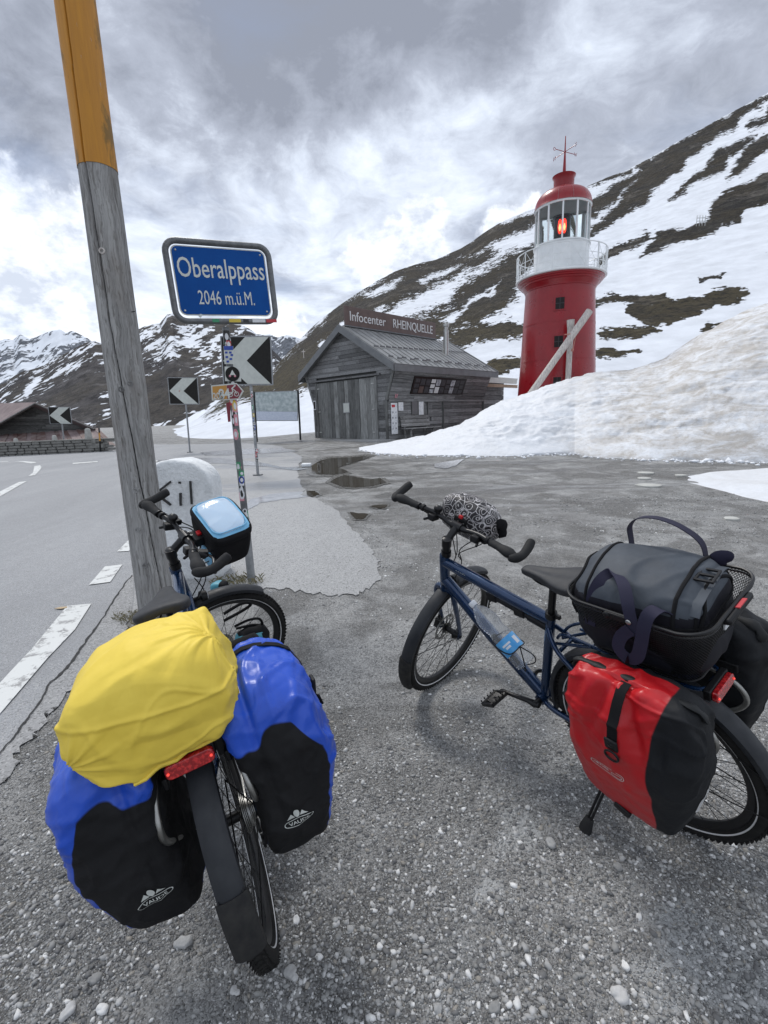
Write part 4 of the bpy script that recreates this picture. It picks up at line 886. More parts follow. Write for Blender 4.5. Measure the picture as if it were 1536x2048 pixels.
# notices and timetable beside the bench
def panel(x0, x1, z0, z1, m_, name='notice_board', off=.085):
    g = G(); g.box(((x0+x1)/2, -off, (z0+z1)/2), (x1-x0, .02, z1-z0)); return g.obj(name, m_, hut, smooth=0)
nb = panel(.12, .50, .25, 1.52, 'paper'); tag(nb, 'tall white notice with a red heading at the hut corner')
g = G(); g.box((.25, -.097, 1.40), (.2, .004, .1)); g.obj('red_heading', 'sticker_red', nb, smooth=0)
for k in range(4):
    for q_ in range(2): g = G(); g.box((.21+q_*.18, -.097, .48+k*.22), (.09, .003, .07)); g.obj('picture', 'paper_grey', nb, smooth=0)
panel(.58, .88, 1.2, 1.55, 'paper')
nb = panel(1.42, 2.28, 1.0, 1.62, 'wood_v', 'notice_frame', .09); g = G(); g.box((1.62, -.104, 1.31), (.36, .01, .52)); g.obj('notice_panel', 'trim_grey', nb, smooth=0)
g = G(); g.box((2.06, -.104, 1.3), (.32, .012, .58)); g.obj('notice_panel', 'paper', nb, smooth=0)
for k in range(3): g = G(); g.box((.52+.0*k, -.09, 1.75+.0*k), (.03, .01, .2)); 
for k in range(2): g = G(); g.box((.36+.09*k, -.12-.02, 1.80), (.03, .01, .17), None, Matrix.Rotation(.35, 3, 'Y')); g.obj('red_white_marker', 'sticker_pink', hut, smooth=0)
# bench against the side wall
bt = thing('bench', 'grey wooden bench with backrest against the long side wall of the hut', 'bench', HM@Tr(.62, -.45, 0))
for k in range(3): g = G(); g.box((1.05, -.13+.13*k, .46), (2.3, .115, .04)); g.obj('seat_plank', 'bench_wood', bt, smooth=0)
for k in range(3): g = G(); g.box((.95, .26+.03*k, .60+.16*k), (1.9, .035, .14), None, Matrix.Rotation(-.2, 3, 'X')); g.obj('backrest_plank', 'bench_wood', bt, smooth=0)
for xx in (.2, 1.7): g = G(); g.bar((xx, -.12, 0), (xx, -.08, .45), .06, .06); g.bar((xx, .2, 0), (xx, .33, 1.0), .06, .06); g.box((xx, .05, .42), (.06, .42, .05)); g.obj('leg', 'bench_wood', bt, smooth=0)
# annex
ax_ = thing('annex', 'small plank annex with pale lean-to roof behind the far end of the hut', 'shed', HM@Tr(HL+.02, .35, 0))
for i in range(11): g = G(); g.box((1.35, 0, .13+i*.24), (2.7, .06, .225)); g.obj('plank', 'wood_h', ax_, smooth=0)
g = G(); g.box((1.35, 1.6, 1.3), (2.68, 3.1, 2.6)); g.obj('core_wall', 'wood_h', ax_, smooth=0)
g = G(); g.box((1.45, 1.2, 2.95), (3.5, 3.6, .30), None, Matrix.Rotation(.16, 3, 'X')); g.obj('roof', 'sign_white', ax_, smooth=0)
g = G(); g.box((1.45, -.60, 2.38), (3.4, .06, .16)); g.obj('eave_board', 'hut_new_wood', ax_, smooth=0)
# kerb in front of hut: pale slab edge
g = G(); g.box((-.45, HW/2, .0), (1.1, HW+.6, .10)); dp = g.obj('doorstep', 'pavement_asphalt', hut, smooth=0)
# ------------------------------------------------------------------ lighthouse
LY = 21.5; lb = W(1112, 800, LY); LX = lb.x; LZ = .7
def lz(py, yoff=0): return W(1118, py, LY+yoff).z
lh = thing('lighthouse', 'red lighthouse with white lantern and gallery rising behind the snow bank', 'lighthouse', Tr(LX-.02, LY, 0))
z0, zt = LZ, lz(566, -1.5)
rb, rt = 1.76, 1.41
g = G(); prof = [(rb+(rt-rb)*((i/14)**.8), z0+(zt-z0)*i/14) for i in range(15)]
g.lathe(prof, 72); tower = g.obj('tower', 'light_red', lh, smooth=60)
for k_ in (.24, .50, .76):
    zz_ = z0+(zt-z0)*k_; rr_ = rb+(rt-rb)*(k_**.8); g = G(); g.lathe([(rr_-.01, zz_-.03), (rr_+.007, zz_-.028), (rr_+.007, zz_+.028), (rr_-.01, zz_+.03)], 72); g.obj('plate_seam', 'light_red', lh, smooth=30)
prof = [(rt, zt), (rt+.03, zt+.02), (rt+.03, zt+.05), (rt+.08, zt+.12), (rt+.16, zt+.22), (rt+.20, zt+.23), (rt+.21, zt+.29), (rt+.27, zt+.31), (rt+.28, zt+.36), (rt+.33, zt+.38), (rt+.33, zt+.44), (1.0, zt+.44)]
g = G(); g.lathe(prof, 72); g.obj('cornice', 'light_red', lh, smooth=30)
zg = zt+.44
for i in range(72):   # gallery floor grating, one segment each
    pass
g = G(); g.lathe([(1.0, zg+.005), (1.80, zg+.005), (1.83, zg+.02), (1.83, zg+.07), (1.78, zg+.09), (1.0, zg+.09)], 72); g.obj('gallery_floor', 'white_paint', lh, smooth=30)
zd = lz(474, -1.3); g = G(); g.lathe([(1.10, zg+.05), (1.10, zd), (1.14, zd), (1.14, zd+.05), (1.06, zd+.05)], 72); g.obj('white_drum', 'white_paint', lh, smooth=30)
zl = lz(393, -1.3); 
g = G(); g.lathe([(1.05, zl-.03), (1.11, zl-.03), (1.13, zl+.03), (1.05, zl+.04)], 72); g.obj('lantern_ring', 'white_paint', lh, smooth=30)
nm = 12
for i in range(nm):
    a = 2*math.pi*(i+.35)/nm; g = G(); g.box((1.07*math.cos(a), 1.07*math.sin(a), (zd+zl)/2), (.05, .06, zl-zd), None, None)
    g = G(); g.box((0, 0, 0), (.05, .065, zl-zd-.02)); o = g.obj('lantern_mullion', 'white_paint', lh, smooth=0); o.location = (1.07*math.cos(a), 1.07*math.sin(a), (zd+zl)/2+.01); o.rotation_euler.z = a
for i in range(nm):
    a0 = 2*math.pi*(i+.35)/nm+.03; a1 = 2*math.pi*(i+1.35)/nm-.03; g = G(); g.lathe([(1.062, zd+.05), (1.062, zl-.03)], 6, None, False, a0, a1); g.lathe([(1.056, zl-.03), (1.056, zd+.05)], 6, None, False, a0, a1); g.obj('lantern_pane', 'glass', lh)
# dome in ribs, cowl, spire
ztop = lz(340, -.5)
dh = ztop-zl; prof = [(1.15, zl+.03), (1.13, zl+.08)]+[(.44+.68*math.cos(t_)**.8, zl+.10+dh*.47*math.sin(t_)) for t_ in [i*math.pi/2/9*.985 for i in range(10)]]+[(.43, zl+.10+dh*.50), (.41, zl+.10+dh*.56)]
for i in range(12):
    a0 = 2*math.pi*i/12; g = G(); g.lathe(prof, 5, None, False, a0+.004, a0+2*math.pi/12-.004); g.obj('dome_panel', 'light_red', lh, smooth=50)
g = G(); g.lathe([(max(.02, r-.012), z) for r, z in prof], 48); g.obj('dome_lining', 'white_paint', lh, smooth=60)
zc = zl+.10+dh*.50; g = G(); g.lathe([(.41, zc), (.40, zc+.15), (.405, ztop-.12), (.45, ztop-.05), (.46, ztop-.02), (.43, ztop-.02), (.39, ztop-.12), (.05, ztop-.15)], 48); g.obj('cowl', 'light_red', lh, smooth=40)
zs = lz(273)
g = G(); g.lathe([(.085, ztop-.15), (.03, ztop+.9), (.018, zs), (.001, zs+.02)], 12); sp = g.obj('spire', 'light_red', lh)
zv = lz(304)
for k in range(4):
    a = R_(25)+k*math.pi/2; d = Vector((math.cos(a), math.sin(a), 0)); g = G(); g.tube([Vector((0, 0, zv)), Vector((0, 0, zv))+d*.52], .012, 6)
    e_ = Vector((0, 0, zv))+d*.52
    if k == 2: g.tube([e_+d*.05+(d*math.cos(q)+Vector((0, 0, 1))*math.sin(q))*.055 for q in [i*math.pi/5 for i in range(10)]], .01, 5, closed=True)
    elif k == 0: g.tube([e_+Vector((0, 0, .07)), e_+d*.03-Vector((0, 0, .06)), e_+d*.06+Vector((0, 0, .04)), e_+d*.09-Vector((0, 0, .06)), e_+d*.13+Vector((0, 0, .07))], .009, 5)
    elif k == 1: g.tube([e_-Vector((0, 0, .07)), e_+Vector((0, 0, .07)), e_+d*.1-Vector((0, 0, .07)), e_+d*.1+Vector((0, 0, .07))], .009, 5)
    else: g.tube([e_+d*.08+Vector((0, 0, .06)), e_+Vector((0, 0, .04)), e_+d*.08-Vector((0, 0, .01)), e_-Vector((0, 0, .06))], .009, 5)
    g.obj('weather_vane_arm', 'light_red', sp)
# lamp
g = G(); zm = (zd+zl)/2; g.lathe([(.27, zd+.02), (.27, zm+.34), (.32, zm+.36), (.32, zm+.43), (.29, zm+.45), (.02, zm+.46)], 32); lamp = g.obj('lamp_housing', 'lamp_housing', lh, smooth=40)
cdir = Vector((-LX, -LY, 0)).normalized(); sdir = Vector((-cdir.y, cdir.x, 0))
for k, s_ in enumerate((-.10, .10)):
    g = G(); c_ = cdir*.29+sdir*s_*.75+Vector((0, 0, zm-.02)); g.tube([c_+Vector((0, 0, z_)) for z_ in (-.27, -.2, 0, .2, .27)], [.02, .055, .07, .055, .02], 12); b_ = g.obj('glowing_bulb', 'lamp_glow', lamp)
    g = G(); c_ += cdir*.07; g.tube([c_+Vector((0, 0, z_)) for z_ in (-.18, -.06, .08)], [.02, .05, .02], 8); g.obj('hot_core', 'lamp_hot', b_)
# gallery railing
rh = 1.0
nb_ = 18
for i in range(nb_):
    a = 2*math.pi*i/nb_; g = G(); g.tube([(1.80*math.cos(a), 1.80*math.sin(a), zg+.05), (1.80*math.cos(a), 1.80*math.sin(a), zg+rh)], .018 if i % 3 else .03, 6); g.obj('railing_post', 'white_paint', lh)
for zr in (.14, .38, .62, rh):
    g = G(); g.tube([(1.80*math.cos(2*math.pi*i/60), 1.80*math.sin(2*math.pi*i/60), zg+zr) for i in range(60)], .012 if zr < rh else .022, 5, closed=True); g.obj('railing_rail', 'white_paint', lh)
for i in range(nb_):
    a0, a1 = 2*math.pi*i/nb_, 2*math.pi*(i+1)/nb_
    for za, zb_ in ((.14, rh), (rh, .14)): g = G(); g.tube([(1.80*math.cos(a0), 1.80*math.sin(a0), zg+za), (1.80*math.cos(a1), 1.80*math.sin(a1), zg+zb_)], .008, 4); g.obj('railing_brace', 'white_paint', lh)
# windows in the shaft facing the road, portholes at the sides
wa = math.atan2(-LY, -LX)+.0
for py, s_ in ((604, .34), (682, .34), (764, .30)):
    zc = lz(py, -1.6); a = wa+.02; rad = rb+(rt-rb)*((zc-z0)/(zt-z0))**.8
    MM = Matrix.Rotation(a, 4, 'Z')
    g = G(); g.box((rad+.0, 0, zc), (.07, s_+.12, s_+.2), MM); wf = g.obj('window', 'light_red', lh, smooth=0)
    g = G(); g.box((rad+.03, 0, zc), (.03, s_, s_+.1), MM); g.obj('pane', 'dark_window', wf, smooth=0)
    g = G(); g.box((rad+.05, 0, zc), (.012, .02, s_+.1), MM); g.box((rad+.05, 0, zc), (.012, s_, .02), MM); g.obj('glazing_bar', 'lamp_housing', wf, smooth=0)
# two beams in front of it, tied with a rope
bp = W(1136, 762, 19.6); bt_ = W(1136, 640, 19.6)
pt_ = thing('wooden_post', 'upright grey round post standing in the snow before the red tower', 'post', Tr(bp.x, bp.y, 0))
g = G(); hgt = bt_.z; g.tube([(0, 0, 1.2), (.0, 0, 2.6), (.01, 0, hgt-1.0), (.02, 0, hgt-.4), (0, 0, hgt)], [.12, .115, .11, .13, .15], 14); g.obj('shaft', 'beam', pt_, smooth=50)
la, lb2 = W(1060, 790, 19.1), W(1179, 622, 19.3)
g = G(); dv = (lb2-la); g.tube([la-dv*.05, la+dv*.5, lb2], [.135, .13, .14], 14); o = g.obj('leaning_beam', 'beam', None, smooth=50); tag(o, 'long bleached beam leaning diagonally across the red tower', 'beam')
rp_ = W(1139, 670, 19.25); g = G(); g.tube([rp_+Vector((-.2, 0, .02)), rp_+Vector((0, -.07, .03)), rp_+Vector((.25, 0, 0)), rp_+Vector((.24, .1, -.3)), rp_+Vector((.2, .1, -.5))], .02, 6); g.tube([rp_+Vector((.2, .1, -.5)), rp_+Vector((.17, .1, -.6))], .045, 6)
tag(g.obj('rope', 'rope'), 'short pinkish rope tying the leaning beam to the upright post', 'rope')
# pylon and small crosses on the hillside
for px_, py_, Y_, lab in ((1402, 442, 90, 'tiny pale antenna mast on the snowy slope right of the lighthouse'),):
    p_ = W(px_, py_, Y_); t_ = thing('antenna_mast', lab, 'mast', Tr(*p_)); g = G()
    for k in range(4): g.tube([(k*.5-.75, 0, -.8), (k*.5-.75, 0, .9)], .05, 5)
    g.tube([(-.8, 0, .5), (.8, 0, .5)], .05, 5); g.tube([(-.8, 0, 0), (.8, 0, 0)], .05, 5); g.obj('lattice', 'silver', t_)
p_ = W(607, 706, 60); t_ = thing('summit_cross', 'small pale cross on the brown hillside just left of the hut roof', 'cross', Tr(*p_)); g = G(); g.tube([(0, 0, -.6), (0, 0, .4)], .04, 6); g.obj('upright', 'beam', t_); g = G(); g.tube([(-.22, 0, .15), (.22, 0, .15)], .04, 6); g.obj('crossbar', 'beam', t_)
# ------------------------------------------------------------------ posts and signs
def facing(px, py, Y, yaw=0.0, tilt=0.0):
    """matrix whose local x runs right, y up, z towards the camera side; optional yaw"""
    p = W(px, py, Y); return Tr(*p)@Matrix.Rotation(yaw, 4, 'Z')@Matrix.Rotation(R_(90), 4, 'X')@Matrix.Rotation(tilt, 4, 'Z')
def rrect(w_, h_, r, n=6):
    out = []
    for cx_, cy_, a0 in ((w_/2-r, h_/2-r, 0), (-w_/2+r, h_/2-r, 90), (-w_/2+r, -h_/2+r, 180), (w_/2-r, -h_/2+r, 270)):
        for i in range(n+1): a = R_(a0+90*i/n); out.append((cx_+r*math.cos(a), cy_+r*math.sin(a)))
    return out
def stickers(par, axis_pts, rad, n, seed, parts=('sticker_white', 'sticker_black', 'sticker_yellow', 'sticker_blue', 'sticker_green', 'sticker_pink', 'sticker_red', 'sticker_white', 'sticker_black'), zr=(0.1, .9), jl=.035):
    """small curved stickers wrapped on a round post; base/top given as local points"""
    a, b = Vector(axis_pts[0]), Vector(axis_pts[1]); r = random.Random(seed); zs_ = sorted(r.uniform(*zr) for _ in range(n))
    for k, f in enumerate(zs_):
        c = a+(b-a)*f; h_ = r.uniform(.045, .10); w0 = R_(r.uniform(60, 110)); ac = R_(-75)+r.uniform(-.6, .6); rd = rad+.0012+.0004*(k % 3)
        g = G(); nn = 6; vs = []
        for i in range(nn+1):
            q = ac-w0/2*1+w0*i/nn
            e_ = math.sqrt(max(.08, 1-(2*i/nn-1)**2)) if k % 2 == 0 else 1
            vs += [(c.x+rd*math.cos(q), c.y+rd*math.sin(q), c.z-h_/2*e_), (c.x+rd*math.cos(q), c.y+rd*math.sin(q), c.z+h_/2*e_)]
        g.add(vs, [(2*i, 2*i+2, 2*i+3, 2*i+1) for i in range(nn)]); m1 = r.choice(parts); o = g.obj('sticker', m1, par)
        # motif on the sticker
        g = G(); vs = []; rd += .0006; m2 = 'sticker_black' if m1 == 'sticker_white' else 'sticker_white'; w1 = w0*.5
        for i in range(nn+1):
            q = ac-w1/2+w1*i/nn; e_ = math.sqrt(max(.05, 1-(2*i/nn-1)**2)); vs += [(c.x+rd*math.cos(q), c.y+rd*math.sin(q), c.z-h_*.27*e_), (c.x+rd*math.cos(q), c.y+rd*math.sin(q), c.z+h_*.27*e_)]
        g.add(vs, [(2*i, 2*i+2, 2*i+3, 2*i+1) for i in range(nn)]); g.obj('motif', m2, o)
# telegraph-like snow pole
pb = gpt(315, 1236); pYt = pb.y
ptop = W(112, -180, pYt+.04)
pb0 = Vector((pb.x, pb.y+.15, 0)); 
pole = thing('snow_pole', 'tall weathered round timber pole with yellow-orange painted top at the road edge', 'pole', Tr(pb0.x, pb0.y, 0))
cA = W(310, 1190, pb0.y); cB = W(150, 0, pb0.y)      # centre line
sl_ = (cB-cA)/(cB.z-cA.z); base_ = cA-sl_*cA.z; HT = 5.3
zy = W(192, 342, pb0.y).z
def pax(z): return base_+sl_*z-Vector((pb0.x, pb0.y, 0))
def prad(z): return float(np.interp(z, [0, 1.2, 2.6, 5.3], [.132, .128, .121, .108]))
m = bpy.data.materials.new('pole_wood'); m.use_nodes = True; t = NT(nodes_of(m.node_tree)); b = t.N('ShaderNodeBsdfPrincipled'); o = t.N('ShaderNodeOutputMaterial'); t.L(b.outputs[0], o.inputs[0])
tc = t.N('ShaderNodeTexCoord'); v = t.vm('ADD', tc.outputs['Object'], t.vm('SCALE', t.vm('SUBTRACT', t.noise(t.mapping(tc.outputs['Object'], (4, 4, 2.2)), 1.6, 3, out=1), (.5, .5, .5)), .07))
g1 = t.noise(t.mapping(v, (26, 26, .8)), 1.5, 9, .65, .4); g2 = t.noise(t.mapping(v, (60, 60, 2.2)), 1.6, 7, .7); g3 = t.noise(t.mapping(v, (3, 3, 1)), 1.4, 6, .6)
c = t.mix(t.rng(g1, .34, .64), (.19, .187, .183), (.37, .365, .355)); c = t.mix(t.math('MULTIPLY', t.rng(g2, .52, .62), .65), c, (.075, .068, .06)); c = t.mix(t.math('MULTIPLY', t.rng(g3, .5, .68), .5), c, (.13, .105, .085))
t.L(c, b.inputs['Base Color']); b.inputs['Roughness'].default_value = .85; b.inputs['Specular IOR Level'].default_value = .2
bn = t.N('ShaderNodeBump'); bn.inputs['Strength'].default_value = .8; bn.inputs['Distance'].default_value = .006; t.L(t.math('ADD', g1, g2), bn.inputs['Height']); t.L(bn.outputs[0], b.inputs['Normal']); MATS['pole_wood'] = m
m = bpy.data.materials.new('pole_paint'); m.use_nodes = True; t = NT(nodes_of(m.node_tree)); b = t.N('ShaderNodeBsdfPrincipled'); o = t.N('ShaderNodeOutputMaterial'); t.L(b.outputs[0], o.inputs[0])
tc = t.N('ShaderNodeTexCoord'); v = tc.outputs['Object']; g1 = t.noise(t.mapping(v, (5, 5, 2)), 1.3, 8, .65, .5); g2 = t.noise(t.mapping(v, (30, 30, 2)), 1.5, 7, .65)
c = t.mix(t.rng(g2, .35, .65), (.50, .215, .012), (.42, .175, .012)); c = t.mix(t.math('MULTIPLY', t.rng(g1, .53, .62), .75), c, (.13, .08, .012)); c = t.mix(t.rng(t.noise(t.mapping(v, (30, 30, 5)), 1.2, 6, .7), .66, .69), c, (.3, .29, .27))
t.L(c, b.inputs['Base Color']); b.inputs['Roughness'].default_value = .6; bn = t.N('ShaderNodeBump'); bn.inputs['Strength'].default_value = .5; bn.inputs['Distance'].default_value = .004; t.L(g2, bn.inputs['Height']); t.L(bn.outputs[0], b.inputs['Normal']); MATS['pole_paint'] = m
def crang(z): return R_(float(np.interp(z, [.2, .9, 1.2, 2, 3.2, 4.8], [-38, -56, -65, -85, -98, -90])))+.06*noi((z*2.5, 3, 0))+.03*noi((z*9, 1, 0))
def pole_part(z0, z1, name, matn, ex=0):
    g = G(); n = 160; zs_ = np.linspace(z0, z1, int((z1-z0)/.05)+2); vs = []
    for z in zs_:
        c = pax(z); cr_a = crang(z)
        for j in range(n):
            a = 2*math.pi*j/n; da = (a-cr_a+math.pi) % (2*math.pi)-math.pi
            crack = -.026*math.exp(-(da/.032)**2); r_ = prad(z)+ex+crack+.004*noi((math.cos(a)*2, math.sin(a)*2, z*1.3))
            vs.append((c.x+r_*math.cos(a), c.y+r_*math.sin(a), z))
    fs = [(i*n+j, i*n+(j+1) % n, (i+1)*n+(j+1) % n, (i+1)*n+j) for i in range(len(zs_)-1) for j in range(n)]
    g.add(vs, fs); g.add(vs[-n:], [tuple(range(n))]); return g.obj(name, matn, pole, smooth=60)
pole_part(-.05, zy, 'timber_shaft', 'pole_wood'); pole_part(zy, HT, 'painted_top', 'pole_paint', .003)
# long drying crack as dark recess
g = G(); vs = []; zs_ = np.linspace(.35, HT, 90)
for i, z in enumerate(zs_):
    cr_a = crang(z); c = pax(z); wv = (.0035+.0035*abs(noi((z*3, 0, 5)))); a = cr_a; rr_ = prad(z)-.014
    wv += .002; vs += [(c.x+rr_*math.cos(a)+wv*math.sin(a), c.y+rr_*math.sin(a)-wv*math.cos(a), z), (c.x+rr_*math.cos(a)-wv*math.sin(a), c.y+rr_*math.sin(a)+wv*math.cos(a), z)]
g.add(vs, [(2*i, 2*i+1, 2*i+3, 2*i+2) for i in range(89)]); g.obj('drying_crack', 'crack', pole)
for zz_, aa in ((2.62, -82), (1.72, -80), (1.76, -52), (1.0, -78), (.70, -88), (.42, -80)):     # knots
    c = pax(zz_); a = R_(aa); d = Vector((math.cos(a), math.sin(a), 0)); g = G(); MM = Tr(*(c+d*(prad(zz_)-.0)))@d.to_track_quat('Z', 'Y').to_matrix().to_4x4()@Tr(0, 0, zz_*0)
    g.lathe([(.022, -.012), (.020, .004), (.012, .005), (.010, -.003), (.0005, -.004)], 14, Tr(0, 0, 0)@MM); 
    g.v = [(x, y, z) for x, y, z in g.v]; g.obj('knot', 'beam' if zz_ > 2 else 'bench_wood', pole)
nl = G(); c = pax(2.25); nl.tube([(c.x+prad(2.2)-.01, c.y-.03, 2.25), (c.x+prad(2.2)+.022, c.y-.035, 2.252)], .003, 6); nl.obj('nail', 'black_metal', pole)
# place-name sign
sb = gpt(502, 1166); SY = sb.y+.04
top_ = W(450, 640, SY); base2 = W(502, 1150, SY); slp = (top_-base2)/(top_.z-base2.z); 
sp_ = thing('sign_post', 'sticker covered grey metal post carrying the blue pass sign, foot in the pavement', 'post', Tr(sb.x, SY, 0))
def sax(z): return base2+slp*(z-base2.z)-Vector((sb.x, SY, 0))
g = G(); zsp = W(494, 1035, SY).z; g.tube([sax(-.05), sax(zsp)], .036, 20); g.obj('ground_socket', 'galv', sp_)
zst = W(452, 655, SY).z; g = G(); g.tube([sax(zsp-.02), sax(zst)], .030, 20); g.obj('post', 'galv_dark', sp_)
stickers(sp_, (sax(zsp+.02), sax(zst-.05)), .030, 38, 5, zr=(0, 1))
g = G(); ci = sax(.30); g.box((ci.x, ci.y-.038, .42), (.03, .002, .03)); g.obj('sticker', 'sticker_blue', sp_, smooth=0)
# the plate: corner pixels (324,473)(544,489)(553,643)(347,646)
P3 = [W(327, 476, SY-.24), W(543, 490, SY+.14), W(552, 648, SY+.14), W(345, 645, SY-.24)]
ctr = sum(P3, Vector())/4; bx_ = ((P3[1]+P3[2])/2-(P3[0]+P3[3])/2); by_ = ((P3[0]+P3[1])/2-(P3[3]+P3[2])/2); pw_, ph_ = bx_.length, by_.length
ex = bx_.normalized(); ez = ex.cross(by_.normalized()).normalized(); ey = ez.cross(ex)
PM = Matrix(((ex.x, ey.x, ez.x, ctr.x), (ex.y, ey.y, ez.y, ctr.y), (ex.z, ey.z, ez.z, ctr.z), (0, 0, 0, 1)))
sg = thing('place_sign', 'blue sign reading Oberalppass 2046 m.ü.M. in a grey tubular frame', 'sign', PM)
g = G(); g.tube([(x, y, 0) for x, y in rrect(pw_-.03, ph_-.03, .085)], .024, 12, closed=True); g.obj('frame', 'galv_dark', sg)
g = G(); g.prism(rrect(pw_-.10, ph_-.105, .05), .006, Tr(0, .006, -.004)); pl = g.obj('plate_edge', 'sign_white', sg, smooth=30)
g = G(); g.prism(rrect(pw_-.118, ph_-.123, .045), .003, Tr(0, .006, .003)); g.obj('blue_field', 'sign_blue', sg, smooth=30)
fit(text_obj('lettering', 'Oberalppass', Tr(0, .035, .0075), .205, 'sign_white', sg, .76, .0008, align='CENTER', bold=.001), pw_*.815, .004)
fit(text_obj('lettering', '2046 m.ü.M.', Tr(.01, -.165, .0075), .150, 'sign_white', sg, .72, .0008, align='CENTER'), pw_*.535, .01)
for x, y in ((-1, 1), (1, 1), (-1, -1), (1, -1)): g = G(); g.sphere((x*(pw_/2-.088), y*(ph_/2-.088)+.006, .006), .009, None, 6, (1, 1, .5)); g.obj('rivet', 'silver', sg)
for k, (x, w_, m_) in enumerate(((-.12, .06, 'sticker_green'), (.05, .105, 'sticker_yellow'), (.15, .05, 'sticker_black'), (.27, .12, 'sticker_white'), (.39, .10, 'sticker_red'))):
    g = G(); g.box((x*.9, -ph_/2+.017, .0255), (w_*.9, .026, .002)); g.obj('sticker', m_, sg, smooth=0)
g = G(); g.prism([(-.02, .0), (0, -.02), (.012, -.006), (.022, .004), (.006, .012)], .001, Tr(-.22, -.25, .0066)); g.obj('scratch', 'sign_white', sg, smooth=0)
for x in (-.3, .3): pass
def chevron(name, lab, px0, py0, px1, py1, Y, postfoot, ph_px, grp, yaw=0, stick=0, hidden=False):
    c = W((px0+px1)/2, (py0+py1)/2, Y); a = W(px0, (py0+py1)/2, Y); b_ = W(px1, (py0+py1)/2, Y); w_ = (b_-a).length; top = W((px0+px1)/2, py0, Y); bo = W((px0+px1)/2, py1, Y); h_ = (top-bo).length
    t_ = thing(name, lab, 'sign', Tr(*c)@Matrix.Rotation(yaw, 4, 'Z')@Matrix.Rotation(R_(90), 4, 'X')@Matrix.Rotation(R_(-2), 4, 'Z'), grp)
    g = G(); g.prism(rrect(w_, h_, .02, 2), .02, Tr(0, 0, -.022)); g.obj('backing_frame', 'galv', t_, smooth=30)
    g = G(); g.prism(rrect(w_*.95, h_*.95, .01, 2), .003, Tr(0, 0, 0)); g.obj('black_field', 'sign_black', t_, smooth=0)
    s_ = w_*.475; q = h_*.475; g = G()
    g.prism([(-.98*s_, 0), (-.02*s_, q*.995), (s_*.96, q*.995), (.0, 0), (s_*.96, -q*.995), (-.02*s_, -q*.995)], .002, Tr(0, 0, .0035)); g.obj('white_arrow', 'sign_grey', t_, smooth=0)
    f_ = postfoot; t2 = thing(name+'_post', f_[3], 'post', Tr(f_[0], f_[1], f_[2])); g = G(); topz = W((px0+px1)/2, py0+8, Y)
    g.tube([(0, 0, 0), (topz.x-f_[0], topz.y+.05-f_[1], topz.z-f_[2])], .033, 14); g.obj('post', 'galv', t2)
    g = G(); g.lathe([(.001, .035), (.12, .03), (.12, 0), (.001, 0)], 14); g.obj('foot', 'galv_dark', t2)
    if stick: stickers(t2, ((0, 0, .15), (topz.x-f_[0], topz.y+.05-f_[1], bo.z-f_[2])), .033, stick, 9, zr=(.1, 1))
f1 = gpt(516, 951); chevron('chevron_sign', 'largest black and white chevron sign, right behind the sticker covered post', 442, 672, 545, 771, f1.y-.05, (f1.x, f1.y, f1.z, 'thin sticker dotted post with round foot under the largest chevron sign'), 0, 'curve chevron signs', -.06, 16)
f2 = gpt(380, 905); chevron('chevron_sign', 'middle sized chevron sign with a small brown dot, right of the timber pole', 338, 755, 396, 809, f2.y-.05, (f2.x, f2.y, f2.z, 'plain thin grey post under the middle sized chevron sign'), 0, 'curve chevron signs', .1)
f3 = gpt(127, 893); chevron('chevron_sign', 'smallest chevron sign, standing behind the stone wall in front of the barn', 100, 814, 140, 848, 24.2, (f3.x*24.3/f3.y, 24.3, -.3, 'short post under the smallest chevron sign behind the stone wall'), 0, 'curve chevron signs', .2)
d_ = W(359, 782, f2.y-.06-.02); g = G(); g.sphere(d_, .025, None, 6); g.obj('sticker_dot', 'rope', bpy.data.objects['chevron_sign.001'], world=True)
# route signs on the big post
def plate(name, lab, corners, Y, m_, cat='sign', th=.006):
    P = [W(x, y, Y) for x, y in corners]; c = sum(P, Vector())/len(P); t_ = thing(name, lab, cat, Tr(*c)); g = G()
    q = [p-c for p in P]; n = len(q); g.add(q+[p+Vector((0, th, 0)) for p in q], [tuple(range(n)), tuple(range(2*n-1, n-1, -1))]+[(i, n+i, n+(i+1) % n, (i+1) % n) for i in range(n)]); g.obj('panel', m_, t_, smooth=0); return t_
def patch(par, name, corners, Y, m_, th=.0015):
    P = [W(x, y, Y) for x, y in corners]; g = G(); n = len(P); g.add(P+[p+Vector((0, th, 0)) for p in P], [tuple(range(n))]+[(i, n+i, n+(i+1) % n, (i+1) % n) for i in range(n)]); return g.obj(name, m_, par, world=True, smooth=0)
YS = SY-.042
rs = plate('cycle_route_sign', 'arrow shaped cycle route sign, orange with number 84 and dark red with a white cyclist', [(422, 771), (473, 766), (487, 782), (478, 799), (424, 801)], YS-.004, 'sign_white')
patch(rs, 'orange_field', [(424.5, 773), (453, 770.5), (454, 798), (426.5, 799)], YS-.006, 'sign_orange'); patch(rs, 'red_field', [(453.5, 770.5), (473, 768.5), (484, 782), (476, 796.5), (454.5, 798)], YS-.006, 'sign_brown')
def fmat(px, py, Y, rot=0): p = W(px, py, Y); return Tr(*p)@Matrix.Rotation(R_(90), 4, 'X')@Matrix.Rotation(rot, 4, 'Z')
text_obj('lettering', '84', fmat(438.5, 798, YS-.0085, .04), .115, 'sign_white', rs, .85, .0005, True, bold=.003); text_obj('lettering', '205', fmat(426.5, 798.5, YS-.0085, .04), .075, 'sign_white', rs, .8, .0005, True, bold=.001)
